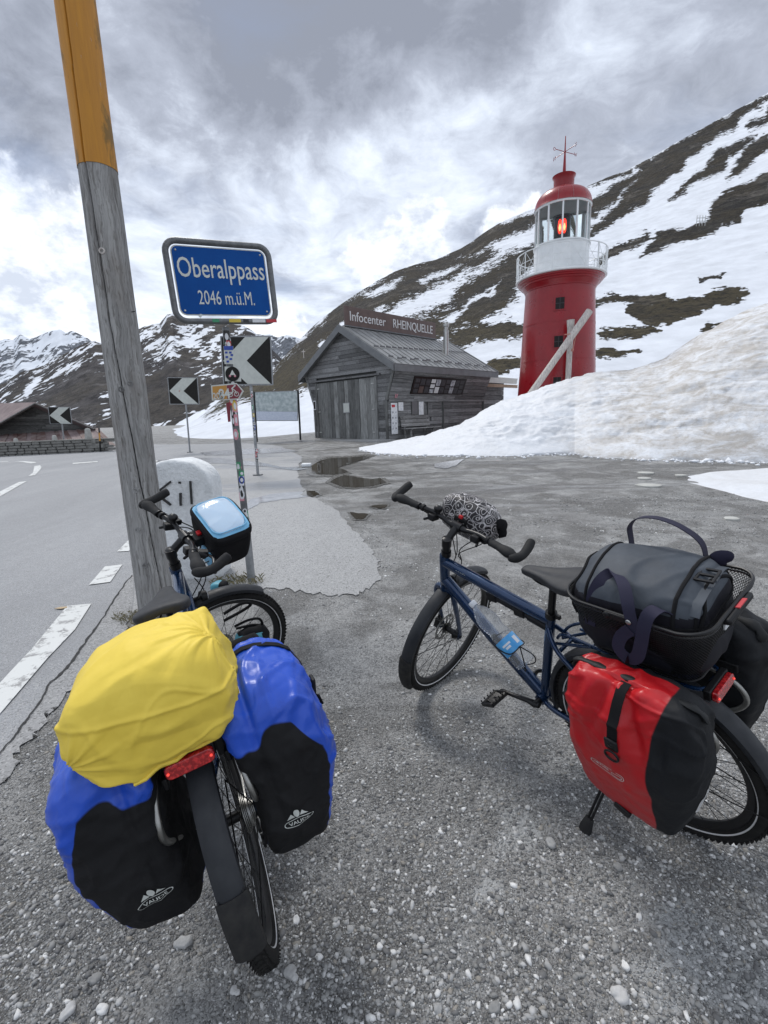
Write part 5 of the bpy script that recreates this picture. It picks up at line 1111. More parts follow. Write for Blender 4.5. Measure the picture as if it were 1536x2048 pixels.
def ring(par, px, py, Y, r, w_, m_, name='motif'):
    c = W(px, py, Y); g = G(); g.tube([c+Vector((math.cos(a)*r, 0, math.sin(a)*r)) for a in [i*math.pi/8 for i in range(16)]], w_, 5, closed=True); return g.obj(name, m_, par, world=True)
ring(rs, 461, 789, YS-.008, .018, .003, 'sign_white', 'cyclist_wheel'); ring(rs, 473, 788, YS-.008, .018, .003, 'sign_white', 'cyclist_wheel')
g = G(); cA_ = [(461, 789), (466, 783), (464, 777), (469, 772.5)]; g.tube([W(x, y, YS-.008) for x, y in cA_], .006, 6); g.tube([W(x, y, YS-.008) for x, y in ((464, 777), (470, 781), (473, 788))], .004, 6); g.sphere(W(469.5, 771.5, YS-.008), .008, None, 6); g.obj('cyclist', 'sign_white', rs, world=True)
ws = plate('round_badge_plate', 'white square plate with a round black club emblem on the post under the blue sign', [(449, 733), (482, 734), (482, 763), (450, 762)], YS, 'sign_white')
c = W(465, 748, YS-.003); g = G(); MM = Tr(*c)@Matrix.Rotation(R_(90), 4, 'X'); g.lathe([(.001, .002), (.060, .002), (.060, 0)], 28, MM); g.obj('emblem', 'sign_black', ws, world=True); g = G(); MM = Tr(*W(465, 747, YS-.006))@Matrix.Rotation(R_(90), 4, 'X')
g.prism([(-.028, -.02), (0, .03), (.028, -.02), (.01, -.012), (-.01, -.012)], .001, MM); g.obj('emblem_motif', 'sign_white', ws, world=True, smooth=0)
for x in (-1, 1): g = G(); g.sphere(W(465+x*5, 752, YS-.005), .010, None, 5, (1, .3, 1)); g.obj('emblem_motif', 'sticker_pink', ws, world=True)
ws = plate('blue_white_plate', 'white plate with blue letters on the post above the emblem plate', [(447, 692), (466, 692), (467, 728), (449, 728)], YS+.002, 'sign_white')
patch(ws, 'blue_band', [(447.5, 692), (466, 692), (466, 700), (448, 700)], YS-.001, 'sticker_blue')
for k, (x, y) in enumerate(((450, 703), (458, 703), (451, 712), (459, 716), (453, 721), (461, 708))): patch(ws, 'blue_mark', [(x, y), (x+5, y), (x+5, y+4), (x, y+4)], YS-.001, 'sticker_blue')
ws = plate('red_side_plate', 'narrow dark red plate seen edge-on, clamped left of the sticker covered post', [(452, 806), (460, 804), (461, 843), (456, 844)], YS+.03, 'sign_brown')
# information map panel
mY = gpt(600, 880).y
mp = thing('map_panel', 'large panorama map board on two thin black posts left of the hut', 'sign', Tr(*W(555, 812, mY)))
def mslab(name, cs, dy, m_, th=.03, par=mp):
    P = [W(x, y, mY+dy) for x, y in cs]; g = G(); g.add(P+[p+Vector((0, th, 0)) for p in P], [(0, 1, 2, 3), (7, 6, 5, 4), (0, 4, 5, 1), (1, 5, 6, 2), (2, 6, 7, 3), (3, 7, 4, 0)]); return g.obj(name, m_, par, world=True, smooth=0)
mslab('board', [(506, 784), (596, 781), (596, 842), (507, 842)], 0, 'galv'); mm_ = mslab('map', [(508, 785.5), (594.5, 782.5), (594.5, 823), (509, 822)], -.01, 'map_print', .008); mslab('legend', [(508, 822.5), (594.5, 823.5), (594.5, 840.5), (509, 840.5)], -.01, 'map_text', .008)
g = G(); g.tube([W(596, 781, mY), W(601, 881, mY)], .045, 8); g.obj('leg', 'black_metal', mp, world=True); g = G(); g.tube([W(508, 784, mY), W(514, 884, mY)], .045, 8); g.obj('leg', 'black_metal', mp, world=True)
# milestone
kb = gpt(375, 1160); kY = kb.y+.15
kt = W(372, 921, kY); kx0 = W(300, 1050, kY).x; kx1 = W(434, 1000, kY).x; kw = kx1-kx0; kc = (kx0+kx1)/2
kp = thing('milestone', 'white painted round-topped stone lettered Kil in black, behind the timber pole', 'milestone', Tr(kc+.02, kY, 0))
sbv = softbox((kw/2, .17, kt.z/2+.02), 24, 12, lambda p, u: Vector((p.x*(1.0-.04*u.z), p.y, p.z-(.15*(abs(u.x)**2.6)*max(0, u.z)))), None, lambda p: .008*noi(p, 7)+.004*noi(p, 22))
o = soft_obj('stone', sbv, ['stone_white'], kp, Tr(0, 0, kt.z/2))
kf = kY-.175
for nm, a, b_ in (('letter_k', (312, 960), (312, 1014)), ('letter_k', (342, 963), (313, 986)), ('letter_k', (314, 988), (342, 1010)), ('letter_i', (361, 986), (362, 1011)), ('letter_i', (360, 963), (360, 967)), ('letter_l', (381, 962), (384, 1008))):
    g = G(); g.bar(W(*a, kf), W(*b_, kf), .016 if nm != 'letter_i' or a[1] > 970 else .02, .03, Vector((0, 1, 0))); g.obj(nm, 'letter_black', kp, world=True, smooth=0)
# ------------------------------------------------------------------ stone wall, bollards, barn
wa_, wb_ = gpt(-160, 921), gpt(211, 903); wl = wb_-wa_; wlen = Vector((wl.x, wl.y)).length; wang = math.atan2(wl.y, wl.x)
wt = thing('stone_wall', 'low wall of squared grey stones along the far side of the road', 'wall', Tr(wa_.x, wa_.y, wa_.z-.05)@Matrix.Rotation(wang, 4, 'Z'))
WH = .66
g = G(); g.box((wlen/2, .25, WH/2), (wlen, .40, WH-.02)); g.obj('core', 'mortar', wt, smooth=0)
rr = random.Random(8); shapes = []
for k in range(8):
    g = G(); vs_ = softbox((.5, .5, .5), 3, 9, None, None, lambda p: .03*noi((p.x*3+k*9, p.y*3, p.z*3))); g.add(vs_[0], vs_[1]); shapes.append(g.mesh('stone', ['stone_wall'], 50))
zc = .0
for row in range(5):
    h_ = WH/5; x = -rr.uniform(0, .2)
    while x < wlen:
        w_ = rr.uniform(.26, .55)
        o = link('stone', shapes[rr.randrange(8)], wt); o.scale = (w_-.02, .14, h_-.018); o.location = (x+w_/2, .06+rr.uniform(-.018, .012), h_*(row+.5)); x += w_
x = 0
while x < wlen+.1:
    w_ = .9; g = None; o = link('coping_stone', shapes[rr.randrange(8)], wt); o.scale = (w_, .58, .07); o.location = (x+w_/2, .25, WH+.02); x += w_+.01
def bollard(px, ptop, pbot, Y, lab):
    a = W(px, pbot, Y); b_ = W(px, ptop, Y); h_ = b_.z-a.z; t_ = thing('stone_bollard', lab, 'bollard', Tr(a.x, a.y, a.z), 'tapered stones on the wall'); g = G(); r = h_*.30
    g.lathe([(r*1.1, -.1), (r*1.05, 0), (r*.85, h_*.6), (r*.72, h_*.88), (r*.5, h_*.97), (.01, h_)], 16, Matrix.Scale(1, 4)); g.obj('stone', 'bollard_stone', t_)
wY = lambda px: float(np.interp(px, [-160, 211], [wa_.y, wb_.y]))+.25
bollard(34, 876, 893, wY(34), 'shortest tapered grey stone on the wall, leftmost of three')
bollard(111, 870, 888, wY(111), 'middle tapered grey stone standing on the wall below the smallest chevron sign')
bollard(178, 856, 879, wY(178), 'tallest tapered stone, on a raised block at the wall end near the timber pole')
a = W(184, 883, wY(184)); g = G(); g.box((0, 0, 0), (.62, .5, .24)); g.box((.12, -.02, -.22), (1.1, .5, .2)); o = g.obj('wall_end_block', 'stone_wall', wt, world=False, bevel=.02); o.matrix_parent_inverse = wm(wt).inverted(); o.location = a
a0_ = W(201, 903, wY(190)-.3); a1_ = W(198, 856, wY(190)-.3); dp_ = thing('delineator_pole', 'thin orange and black snow stake at the right end of the stone wall', 'stake', Tr(*a0_)); g = G(); g.tube([(0, 0, 0), (a1_-a0_)*.45], .035, 6); g.obj('black_lower', 'black_metal', dp_); g = G(); g.tube([(a1_-a0_)*.45, (a1_-a0_)*.8], .035, 6); g.obj('orange_band', 'sign_orange', dp_); g = G(); g.tube([(a1_-a0_)*.8, (a1_-a0_)], .035, 6); g.obj('black_upper', 'black_metal', dp_)
# barn below the road
bY = 30.0
ap = W(71, 806, bY); eL = W(-30, 868, bY-1.0); eR = W(186, 857, bY+1.0)
bn_ = thing('barn', 'old plank barn with rust red metal lean-to roof beyond the stone wall', 'barn', Tr(ap.x, ap.y, 0))
def bpt(px, py, Y): return W(px, py, Y)-Vector((ap.x, ap.y, 0))
back = Vector((-7, 5, -.25))
g = G(); q = [bpt(-35, 940, bY), bpt(190, 940, bY+.6), bpt(190, 858, bY+.6), bpt(71, 811, bY+.1), bpt(-35, 868, bY)]; g.add(q, [(0, 1, 2, 3, 4)]); g.obj('gable_wall', 'barn_wood', bn_, smooth=0); g = G(); g.add([p+Vector((-7, 5, 0)) for p in q], [(4, 3, 2, 1, 0)]); g.obj('back_wall', 'barn_wood', bn_, smooth=0)
for i in range(13):   # gable boards
    f0 = i/13; y_ = 814+f0*52; xl = 71-(y_-811)*1.86; xr = 71+(y_-811)*2.4; g = G(); dz = 4.1
    a = bpt(xl, y_, bY-.06+rr.uniform(-.03, .01)); b_ = bpt(xr, y_-.6, bY+.45*(xr-xl)/200); th = Vector((0, .05, 0)); dn = Vector((0, 0, -.115)); 
    for s0, s1 in ((0, .48+rr.uniform(-.1, .1)), (None, 1)):
        if s0 is None: s0 = pv+.004
        pv = s1; p0, p1 = a+(b_-a)*s0, a+(b_-a)*s1; g = G(); g.add([p0, p1, p1+dn, p0+dn, p0+th, p1+th, p1+dn+th, p0+dn+th], [(0, 1, 2, 3), (7, 6, 5, 4), (0, 4, 5, 1), (1, 5, 6, 2), (2, 6, 7, 3), (3, 7, 4, 0)]); g.obj('plank', 'barn_wood', bn_, smooth=0)
def slab(name, pts, th, m_, par=bn_):
    g = G(); q = [Vector(p) for p in pts]; n = len(q); d = Vector((0, 0, -th)); g.add(q+[p+d for p in q], [tuple(range(n)), tuple(range(2*n-1, n-1, -1))]+[(i, n+i, n+(i+1) % n, (i+1) % n) for i in range(n)]); return g.obj(name, m_, par, smooth=0)
A1 = bpt(72, 804.5, bY-.9); L1 = bpt(-40, 868, bY-1.4); R1 = bpt(190, 856, bY-.4)
slab('roof', [A1, L1, L1+Vector((-7, 5, .0)), A1+Vector((-7, 5, .3))], .1, 'barn_roof'); slab('roof', [A1, R1, R1+Vector((-7, 6, 0)), A1+Vector((-7, 5, .3))], .1, 'barn_roof')
for a, b_ in ((A1, L1), (A1, R1)): g = G(); g.bar(a+Vector((0, -.03, -.06)), b_+Vector((0, -.03, -.06)), .05, .24, Vector((0, 1, 0))); g.obj('verge_board', 'barn_wood', bn_, smooth=0)
# lean-to roof of corrugated sheets
T0, T1, B0, B1 = bpt(0, 870, bY-.6), bpt(196, 857, bY-.2), bpt(-20, 898, bY-3.2), bpt(232, 892, bY-2.6); ns = 22
for i in range(ns):
    f0, f1_ = i/ns, (i+1)/ns; p = [T0+(T1-T0)*f0, T0+(T1-T0)*f1_, B0+(B1-B0)*f1_, B0+(B1-B0)*f0]; lift = Vector((0, 0, .03*(i % 2)))
    slab('roof_sheet', [v+lift for v in p], .03, 'rust_roof' if rr.random() < .7 else 'barn_roof')
slab('gutter_wall', [B0+Vector((0, .2, -.1)), B1+Vector((0, .2, -.1)), B1+Vector((0, .4, -.1)), B0+Vector((0, .4, -.1))], 2.0, 'barn_wood')
# flat stones and litter on the lot
g0 = ('flagstones lying on the gravel',)
for i, (px, py, wpx, hpx, lab) in enumerate(((1297, 972, 50, 11, 'largest pale flat stone on the gravel before the snow bank'), (1289, 958, 26, 7, 'small pale flat stone just behind the largest one'), (1291, 947, 34, 8, 'medium pale flat stone nearest the snow bank'), (1361, 952, 26, 5, 'thin pale flat stone beside the tip of the small snow patch'), (1462, 1039, 30, 8, 'single white flat stone lying on the gravel right of the black basket'))):
    p = gpt(px, py); k = p.y/F; n_ = 9; r_ = random.Random(i+40); poly = [(math.cos(2*math.pi*j/n_)*wpx/2*k*r_.uniform(.8, 1.1), math.sin(2*math.pi*j/n_)*hpx*k*2.2*r_.uniform(.8, 1.1)) for j in range(n_)]
    g = G(); g.prism(poly, .035, Tr(0, 0, -.01)); o = g.obj('flat_stone', 'flagstone', None, smooth=0, bevel=.008); o.location = p; tag(o, lab, 'stone', 'flat stones on the gravel')
p = gpt(613, 934); g = G(); g.box((0, 0, .05), (.25, .18, .10)); o = g.obj('snow_lump', 'white_paint', None, bevel=.03); o.location = p; tag(o, 'small white block at the left edge of the largest puddle', 'block')
p = gpt(123, 1219); g = G(); g.prism([(-.05, -.01), (-.02, .02), (.03, .025), (.05, .0), (.01, -.02)], .004); o = g.obj('dry_leaf', 'orange_peel', None, smooth=0); o.location = p+Vector((0, 0, .012)); tag(o, 'tan scrap lying on the asphalt at the end of the long white dash', 'scrap')
# ------------------------------------------------------------------ bicycles
from mathutils.bvhtree import BVHTree
def bike_matrix(x, y, h, l):
    hd = Vector((-math.sin(h), math.cos(h), 0)); lf = Vector((-math.cos(h), -math.sin(h), 0)); Z = Vector((0, 0, 1))
    ya = lf*math.cos(l)-Z*math.sin(l); za = lf*math.sin(l)+Z*math.cos(l)
    return Matrix(((hd.x, ya.x, za.x, x), (hd.y, ya.y, za.y, y), (hd.z, ya.z, za.z, 0), (0, 0, 0, 1)))
BMR = bike_matrix(.9756, 1.4754, .5964, .3159); BML = bike_matrix(-.4033, 1.1772, .3961, .1974)
WR, WB = .353, 1.10
def steer_matrix(a):
    o_ = Vector((1.053, 0, .333)); ax = Vector((-.342, 0, .94)).normalized()
    return Tr(*o_)@Matrix.Rotation(a, 4, ax)@Tr(*(-o_))
RX = Matrix.Rotation(R_(90), 4, 'X')     # lathe axis z -> wheel axle y
def vcyl(g, a, b, r, n=14): g.tube([a, b], r, n)
tyre_prof = [(WR-.025+.0245*math.cos(t_), .0245*math.sin(t_)) for t_ in [R_(-150+300*i/14) for i in range(15)]]
g_t = G(); g_t.lathe(tyre_prof, 96, RX); ME_TYRE = g_t.mesh('tyre', ['tyre'], 60)
g_t = G()
for i in range(96):
    a = 2*math.pi*i/96
    for k, off in ((-2, .0), (-1, .5), (0, 0), (1, .5), (2, 0)):
        t_ = R_(k*23); aa = a+off*2*math.pi/96; kr = .0256 if abs(k) < 2 else .0246; rr_ = WR-.025+kr*math.cos(t_); yy = kr*math.sin(t_)
        MM = Matrix.Rotation(-aa, 4, 'Y')@Tr(rr_, yy, 0)@Matrix.Rotation(-t_, 4, 'Z')@Matrix.Rotation(R_(28 if k < 0 else -28), 4, 'X')
        g_t.box((-.0006, 0, 0), (.0022, .0095, .0150), MM)
ME_TREAD = g_t.mesh('tread_blocks', ['tyre'], 0)
g_t = G()
for s_ in (-1, 1):
    t0_, t1_ = R_(112), R_(122); g_t.lathe([(WR-.025+.0253*math.cos(t0_), s_*.0253*math.sin(t0_)), (WR-.025+.0253*math.cos(t1_), s_*.0253*math.sin(t1_))], 96, RX)
ME_REFL = g_t.mesh('reflective_stripe', ['reflective'], 60)
g_t = G(); g_t.lathe([(.309, -.012), (.306, -.014), (.290, -.011), (.284, -.004), (.284, .004), (.290, .011), (.306, .014), (.309, .012), (.300, 0), (.309, -.012)], 96, RX); ME_RIM = g_t.mesh('rim', ['rim_black'], 40)
g_t = G(); g_t.lathe([(.012, -.052), (.030, -.032), (.031, -.028), (.016, -.024), (.016, .024), (.031, .028), (.030, .032), (.012, .052), (.010, .066)], 24, RX); g_t.lathe([(.010, -.066), (.012, -.052)], 24, RX)
ME_HUB = g_t.mesh('hub', ['black_metal'], 40)
g_t = G(); g_t.tube([(0, 0, 0), (0, 0, .262)], .00125, 5); ME_SPOKE = g_t.mesh('spoke', ['black_metal'], 60)
def make_wheel(name, parent, M, disc=True, cassette=False, rot=0):
    w_ = bpy.data.objects.new(name, ME_HUB); COL.objects.link(w_); w_.parent = parent; w_.matrix_basis = M; w_.name = name
    link('tyre', ME_TYRE, w_); tag(link('tread', ME_TREAD, w_), kind='stuff'); link('reflective_stripe', ME_REFL, w_); link('rim', ME_RIM, w_)
    for i in range(32):
        a = 2*math.pi*i/32+rot; s_ = 1 if i % 2 else -1; hook = a+(R_(70) if (i//2) % 2 else -R_(70))
        p0 = Vector((math.cos(hook)*.029, s_*.029, math.sin(hook)*.029)); p1 = Vector((math.cos(a)*.286, s_*.003, math.sin(a)*.286))
        d = p1-p0; o = link('spoke', ME_SPOKE, w_); o.matrix_basis = Tr(*p0)@d.to_track_quat('Z', 'Y').to_matrix().to_4x4()@Matrix.Diagonal((1, 1, d.length/.262, 1))
    if disc:
        g = G(); 
        for r_i, r_o in ((.062, .080),):
            g.lathe([(r_i, .041), (r_o, .041), (r_o, .043), (r_i, .043), (r_i, .041)], 40, RX@Matrix.Scale(-1, 4, (0, 0, 1)))
        for k in range(6): a = k*math.pi/3; g.tube([(math.cos(a)*.02, .042, math.sin(a)*.02), (math.cos(a+.5)*.064, .042, math.sin(a+.5)*.064)], .004, 5)
        g.obj('brake_disc', 'silver', w_)
    if cassette:
        g = G()
        for k in range(8): r_ = .058-.0045*k; g.lathe([(.014, -.034-.004*k), (r_, -.034-.004*k), (r_, -.036-.004*k), (.014, -.036-.004*k)], 36, RX@Matrix.Scale(-1, 4, (0, 0, 1)))
        g.obj('cassette', 'silver', w_)
    return w_
def fender_geom(cx, a0, a1, R1=.378, hw=.032, name='fender', n=40):
    g = G(); prof = [(-hw, -.020), (-hw*.93, -.007), (-hw*.55, 0), (0, .003), (hw*.55, 0), (hw*.93, -.007), (hw, -.020)]
    vs = []; m_ = len(prof)
    for lay in (0, -.0022):
        for i in range(n+1):
            a = R_(a0+(a1-a0)*i/n)
            for y, dr in prof: r_ = R1+dr+lay; vs.append((cx+r_*math.cos(a), y*(1+lay*12), WR+r_*math.sin(a)))
    L_ = (n+1)*m_; fs = []
    for i in range(n):
        for j in range(m_-1):
            q = (i*m_+j, i*m_+j+1, (i+1)*m_+j+1, (i+1)*m_+j); fs.append(q); fs.append(tuple(L_+k for k in q[::-1]))
        fs.append((i*m_, (i+1)*m_, L_+(i+1)*m_, L_+i*m_)); fs.append((i*m_+m_-1, L_+i*m_+m_-1, L_+(i+1)*m_+m_-1, (i+1)*m_+m_-1))
    for i in (0, n):
        for j in range(m_-1): fs.append((i*m_+j, i*m_+j+1, L_+i*m_+j+1, L_+i*m_+j))
    return g.add(vs, fs)
def flap(parent, cx, a0, a1, M=None):
    g = fender_geom(cx, a0, a1, .3815, .0365, n=14); return g.obj('mud_flap', 'flap', parent)
def build_bike(M, steer, label, kick=True, decal=True):
    B = thing('bicycle', label, 'bicycle', M, 'touring bicycles standing on the gravel')
    bb, st, ht, hb = Vector((.433, 0, .306)), Vector((.315, 0, .775)), Vector((.858, 0, .886)), Vector((.913, 0, .716)); ra = Vector((0, 0, WR))
    # frame
    g = G(); ax = (ht-hb).normalized(); g.tube([hb-ax*.012, hb, ht, ht+ax*.008], [.021, .0235, .0235, .0215], 20)
    g.tube([hb+ax*.035, hb+(bb-hb)*.5+ax*.01, bb+(hb-bb).normalized()*.02], [.025, .0295, .0265], 18, flat=(1, 1.15)); g.tube([ht-ax*.035, ht+(st-ht)*.5-ax*.035, st-(st-bb).normalized()*.03], [.023, .0235, .021], 18, flat=(1, 1.12))
    su = (st-bb).normalized(); g.tube([bb, st], .0185, 18); g.tube([st-su*.012, st+su*.002], .0195, 18)
    g.tube([bb+Vector((0, -.036, 0)), bb+Vector((0, .036, 0))], .023, 20)
    for s_ in (-1, 1):
        g.tube(smooth_path([bb+Vector((-.01, s_*.022, -.005)), bb+Vector((-.09, s_*.040, -.006)), Vector((.12, s_*.066, WR-.015)), ra+Vector((0, s_*.070, 0))], 5), [.0115]*16, 10)
        g.tube(smooth_path([st-su*.06+Vector((0, s_*.014, 0)), st-su*.09+Vector((-.06, s_*.045, -.04)), Vector((.12, s_*.062, .53)), ra+Vector((.01, s_*.070, .02))], 5), [.0095]*16, 10)
        g.box(ra+Vector((0, s_*.070, 0)), (.05, .006, .045))
    g.tube([st-su*.09+Vector((-.06, -.045, -.04)), st-su*.09+Vector((-.06, .045, -.04))], .008, 10)
    fr = g.obj('frame', 'frame_blue', B, smooth=50)
    if decal:
        d_ = (st-ht).normalized(); up_ = Vector((d_.z, 0, -d_.x)); up_ = -up_ if up_.z < 0 else up_
        X_ = (-d_ if False else d_); Y_ = up_; c_ = ht-ax*.03+d_*.09+Vector((0, .0212, 0))
        MT = Matrix(((X_.x, Y_.x, 0, c_.x), (0, 0, 1, c_.y), (X_.z, Y_.z, 0, c_.z), (0, 0, 0, 1)))
        text_obj('decal', 'patria', MT@Tr(0, -.006, 0), .026, 'sign_white', fr, 1.0, .0004)
        text_obj('decal', 'patria', Matrix(((-X_.x, Y_.x, 0, c_.x+d_.x*.1), (0, 0, -1, -c_.y), (-X_.z, Y_.z, 0, c_.z+d_.z*.1), (0, 0, 0, 1)))@Tr(0, -.006, 0), .026, 'sign_white', fr, 1.0, .0004)
    g = G(); g.tube([st-su*.03, st+su*.155], .0137, 16); sp = g.obj('seat_post', 'black_metal', B); g = G(); g.tube([st-su*.012, st+su*.012], .0215, 18); g.box(st+Vector((-.028, 0, 0)), (.02, .012, .016)); g.obj('seat_clamp', 'black_metal', sp)
    # saddle
    g = G(); sec = [(.405, .012, .952, .016), (.395, .020, .958, .026), (.36, .025, .962, .034), (.31, .033, .965, .040), (.27, .048, .968, .046), (.23, .066, .975, .050), (.19, .078, .984, .050), (.15, .080, .990, .044), (.125, .066, .990, .034), (.115, .045, .985, .022)]
    n = 24; vs = []
    for x, hw, zt_, dp in sec:
        for j in range(n):
            a = 2*math.pi*j/n; sy = math.cos(a); sz = math.sin(a)
            yy = hw*math.copysign(abs(sy)**.75, sy); groove = -.007*math.exp(-(yy/.012)**2) if (sz > 0 and .16 < x < .36) else 0
            zz_ = zt_+(0.0 if sz > 0 else 0)+(.010*(sz**.6) if sz > 0 else -dp*abs(sz)**.7*(.35+.65*abs(sy)))-.004*(yy/.05)**2+groove; vs.append((x, yy, zz_-.006))
    k_ = len(sec); fs = [(i*n+j, i*n+(j+1) % n, (i+1)*n+(j+1) % n, (i+1)*n+j) for i in range(k_-1) for j in range(n)]+[tuple(range(n)), tuple(range((k_-1)*n, k_*n))]
    g.add(vs, fs); sd_ = g.obj('saddle', 'saddle', B, smooth=70); sb_ = sd_.modifiers.new('sub', 'SUBSURF'); sb_.levels = 1; sb_.render_levels = 1
    for s_ in (-1, 1): g = G(); g.tube(smooth_path([(.375, s_*.008, .945), (.33, s_*.02, .925), (.25, s_*.022, .922), (.19, s_*.024, .93), (.15, s_*.03, .955)], 5), .0038, 8); g.obj('saddle_rail', 'black_metal', sd_)
    # drivetrain
    g = G(); 
    g.lathe([(.078, -.052), (.094, -.050), (.094, -.047), (.078, -.046), (.078, -.052)], 48, Tr(*bb)@RX@Matrix.Scale(-1, 4, (0, 0, 1)))
    for k in range(5): a = k*2*math.pi/5; g.tube([bb+Vector((0, -.052, 0)), bb+Vector((math.cos(a)*.08, -.049, math.sin(a)*.08))], .006, 6)
    ch = g.obj('chainring', 'black_metal', B)
    ca = R_(-6)
    for s_, aa in ((1, ca), (-1, ca+math.pi)):
        d = Vector((math.cos(aa), 0, math.sin(aa))); e_ = bb+Vector((0, s_*.062, 0)); g = G(); tip = e_+d*.172+Vector((0, s_*.014, 0))
        g.tube([e_-d*.018, e_, e_+d*.04, e_+d*.15+Vector((0, s_*.012, 0)), tip, tip+d*.012], [.012, .0175, .013, .010, .0125, .007], 12, flat=(1, .72)); g.tube([bb+Vector((0, s_*.03, 0)), bb+Vector((0, s_*.068, 0))], .014, 14); cr_ = g.obj('crank', 'black_metal', B)
        g = G(); pc = tip+Vector((0, s_*.055, 0)); g.tube([tip, tip+Vector((0, s_*.105, 0))], .006, 8)
        R3 = Matrix.Rotation(R_(28), 3, 'Y')
        for dx in (-.042, .042): g.bar(pc+R3@Vector((dx, -.045, 0)), pc+R3@Vector((dx*.8, .045, 0)), .008, .02)
        for dy in (-.045, .0, .045): g.bar(pc+R3@Vector((-.042, dy, 0)), pc+R3@Vector((.042, dy, 0)), .008, .016)
        for dx in (-.042, .042):
            for k in range(5): g.box(pc+R3@Vector((dx*1.05, -.04+.02*k, .012)), (.005, .005, .008))
        g.box(pc, (.03, .06, .014)); g.obj('pedal', 'black_metal', B, smooth=30)
    g = G(); yc = -.050; pts = []
    for i in range(13): a = R_(-82+ (164)*i/12); pts.append(bb+Vector((math.cos(a)*.093, yc, math.sin(a)*.093)))
    for i in range(9): a = R_(98+(150)*i/8); pts.append(ra+Vector((math.cos(a)*.042, yc, math.sin(a)*.042)))
    pts += [ra+Vector((.01, yc, -.075)), ra+Vector((-.012, yc, -.11)), ra+Vector((.0, yc, -.135)), ra+Vector((.02, yc, -.135))]
    g.tube(pts, .0042, 6, closed=True, flat=(1, .8)); g.obj('chain', 'silver', B)
    g = G(); g.bar(ra+Vector((.0, -.078, -.02)), ra+Vector((-.005, -.066, -.13)), .018, .02); 
    for dz, dx in ((-.075, .008), (-.128, .003)): g.lathe([(.001, -.004), (.020, -.004), (.020, .004), (.001, .004)], 16, Tr(*(ra+Vector((dx, -.056, dz))))@RX)
    g.obj('rear_derailleur', 'black_metal', B)
    # wheels and mudguards
    make_wheel('rear_wheel', B, Tr(*ra), True, True)
    fd = fender_geom(0, -12, 165).obj('rear_mudguard', 'fender', B); flap(fd, 0, 160, 182)
    for s_ in (-1, 1): g = G(); g.tube([(-.0, s_*.068, WR), (-.15, s_*.04, WR+.33*.75), (-.376*math.cos(R_(20)), s_*.026, WR+.376*math.sin(R_(20)))], .002, 5); g.tube([(0, s_*.068, WR), (-.365, s_*.027, WR-.02)], .002, 5); g.obj('mudguard_stay', 'black_metal', fd)
    # rack
    rz = .757; g = G(); g.tube(smooth_path([(.22, .045, rz-.005), (.1, .055, rz), (-.13, .06, rz), (-.20, .045, rz), (-.205, 0, rz), (-.20, -.045, rz), (-.13, -.06, rz), (.1, -.055, rz), (.22, -.045, rz-.005)], 4), .0062, 8)
    for x in (-.12, .0, .12): g.tube([(x, -.058, rz), (x, .058, rz)], .005, 8)
    g.tube([(-.18, 0, rz), (.2, 0, rz)], .005, 8)
    for s_ in (-1, 1): g.tube([(.05, s_*.058, rz), (.01, s_*.075, WR+.03)], .006, 8); g.tube(smooth_path([(.2, s_*.046, rz), (.26, s_*.03, rz-.03), (.29, s_*.018, .69)], 4), .006, 8); g.tube([(.12, s_*.057, rz), (.30, s_*.018, .66)], .006, 8)
    rk = g.obj('luggage_rack', 'frame_blue', B)
    for s_ in (-1, 1):
        g = G(); g.tube(smooth_path([(.10, s_*.075, rz-.05), (-.08, s_*.085, rz-.045), (-.19, s_*.092, rz-.055), (-.245, s_*.098, rz-.11), (-.235, s_*.10, rz-.17), (-.15, s_*.095, rz-.25), (-.04, s_*.085, rz-.345)], 6), .0078, 12); g.obj('pannier_rail', 'rack_tube', rk)
    g = G(); vs_ = rrect(.105, .036, .013, 5); g.prism(vs_, .016, Tr(-.222, 0, rz-.012)@Matrix.Rotation(R_(-90), 4, 'Y')@Matrix.Rotation(R_(90), 4, 'Z')); tl = g.obj('tail_light', 'red_lens', B, smooth=40, bevel=.003)
    g = G(); g.box((-.212, 0, rz-.01), (.02, .112, .034)); g.obj('light_housing', 'black_plastic', tl, bevel=.004)
    for s_ in (-1, 1): g = G(); g.sphere((-.2385, s_*.046, rz-.012), .0035, None, 6); g.obj('light_spot', 'red_spot', tl)
    if kick:
        g = G()
        for dx in (-.006, .006): g.tube([(.055+dx, .10, .34), (.10+dx, .255, .125)], .0048, 8)
        ks = g.obj('kickstand', 'black_metal', B); g = G(); g.tube([(.098, .248, .135), (.105, .27, .10), (.113, .285, .072)], [.013, .020, .017], 14, flat=(1.25, .8)); g.obj('rubber_foot', 'black_rubber', ks)
    # steered assembly
    SM = steer_matrix(steer)
    def sobj(g, name, m_, **k): o = g.obj(name, m_, B, **k); o.matrix_basis = SM.copy(); return o
    fa = Vector((WB, 0, WR)); cr = hb-ax*.02
    g = G(); g.tube([hb-ax*.012, cr-ax*.015], .022, 18)
    for s_ in (-1, 1): g.tube(smooth_path([cr-ax*.005+Vector((0, s_*.012, 0)), cr+Vector((.012, s_*.045, -.02)), cr+Vector((.03, s_*.055, -.07)), (fa+cr)/2+Vector((.0, s_*.058, 0)), fa+Vector((-.004, s_*.058, .02))], 5), [.015]*11+[.0135]*4+[.012]*4+[.0105]*2, 12); g.box(fa+Vector((-.002, s_*.058, .004)), (.022, .010, .035))
    sobj(g, 'fork', 'frame_blue', smooth=50)
    g = G(); g.box(fa+Vector((-.05, .058, .045)), (.038, .030, .06)); g.box(fa+Vector((-.045, .06, .085)), (.02, .02, .03)); sobj(g, 'brake_caliper', 'black_metal', bevel=.004)
    make_wheel('front_wheel', B, SM@Tr(*fa), True, False, .1)
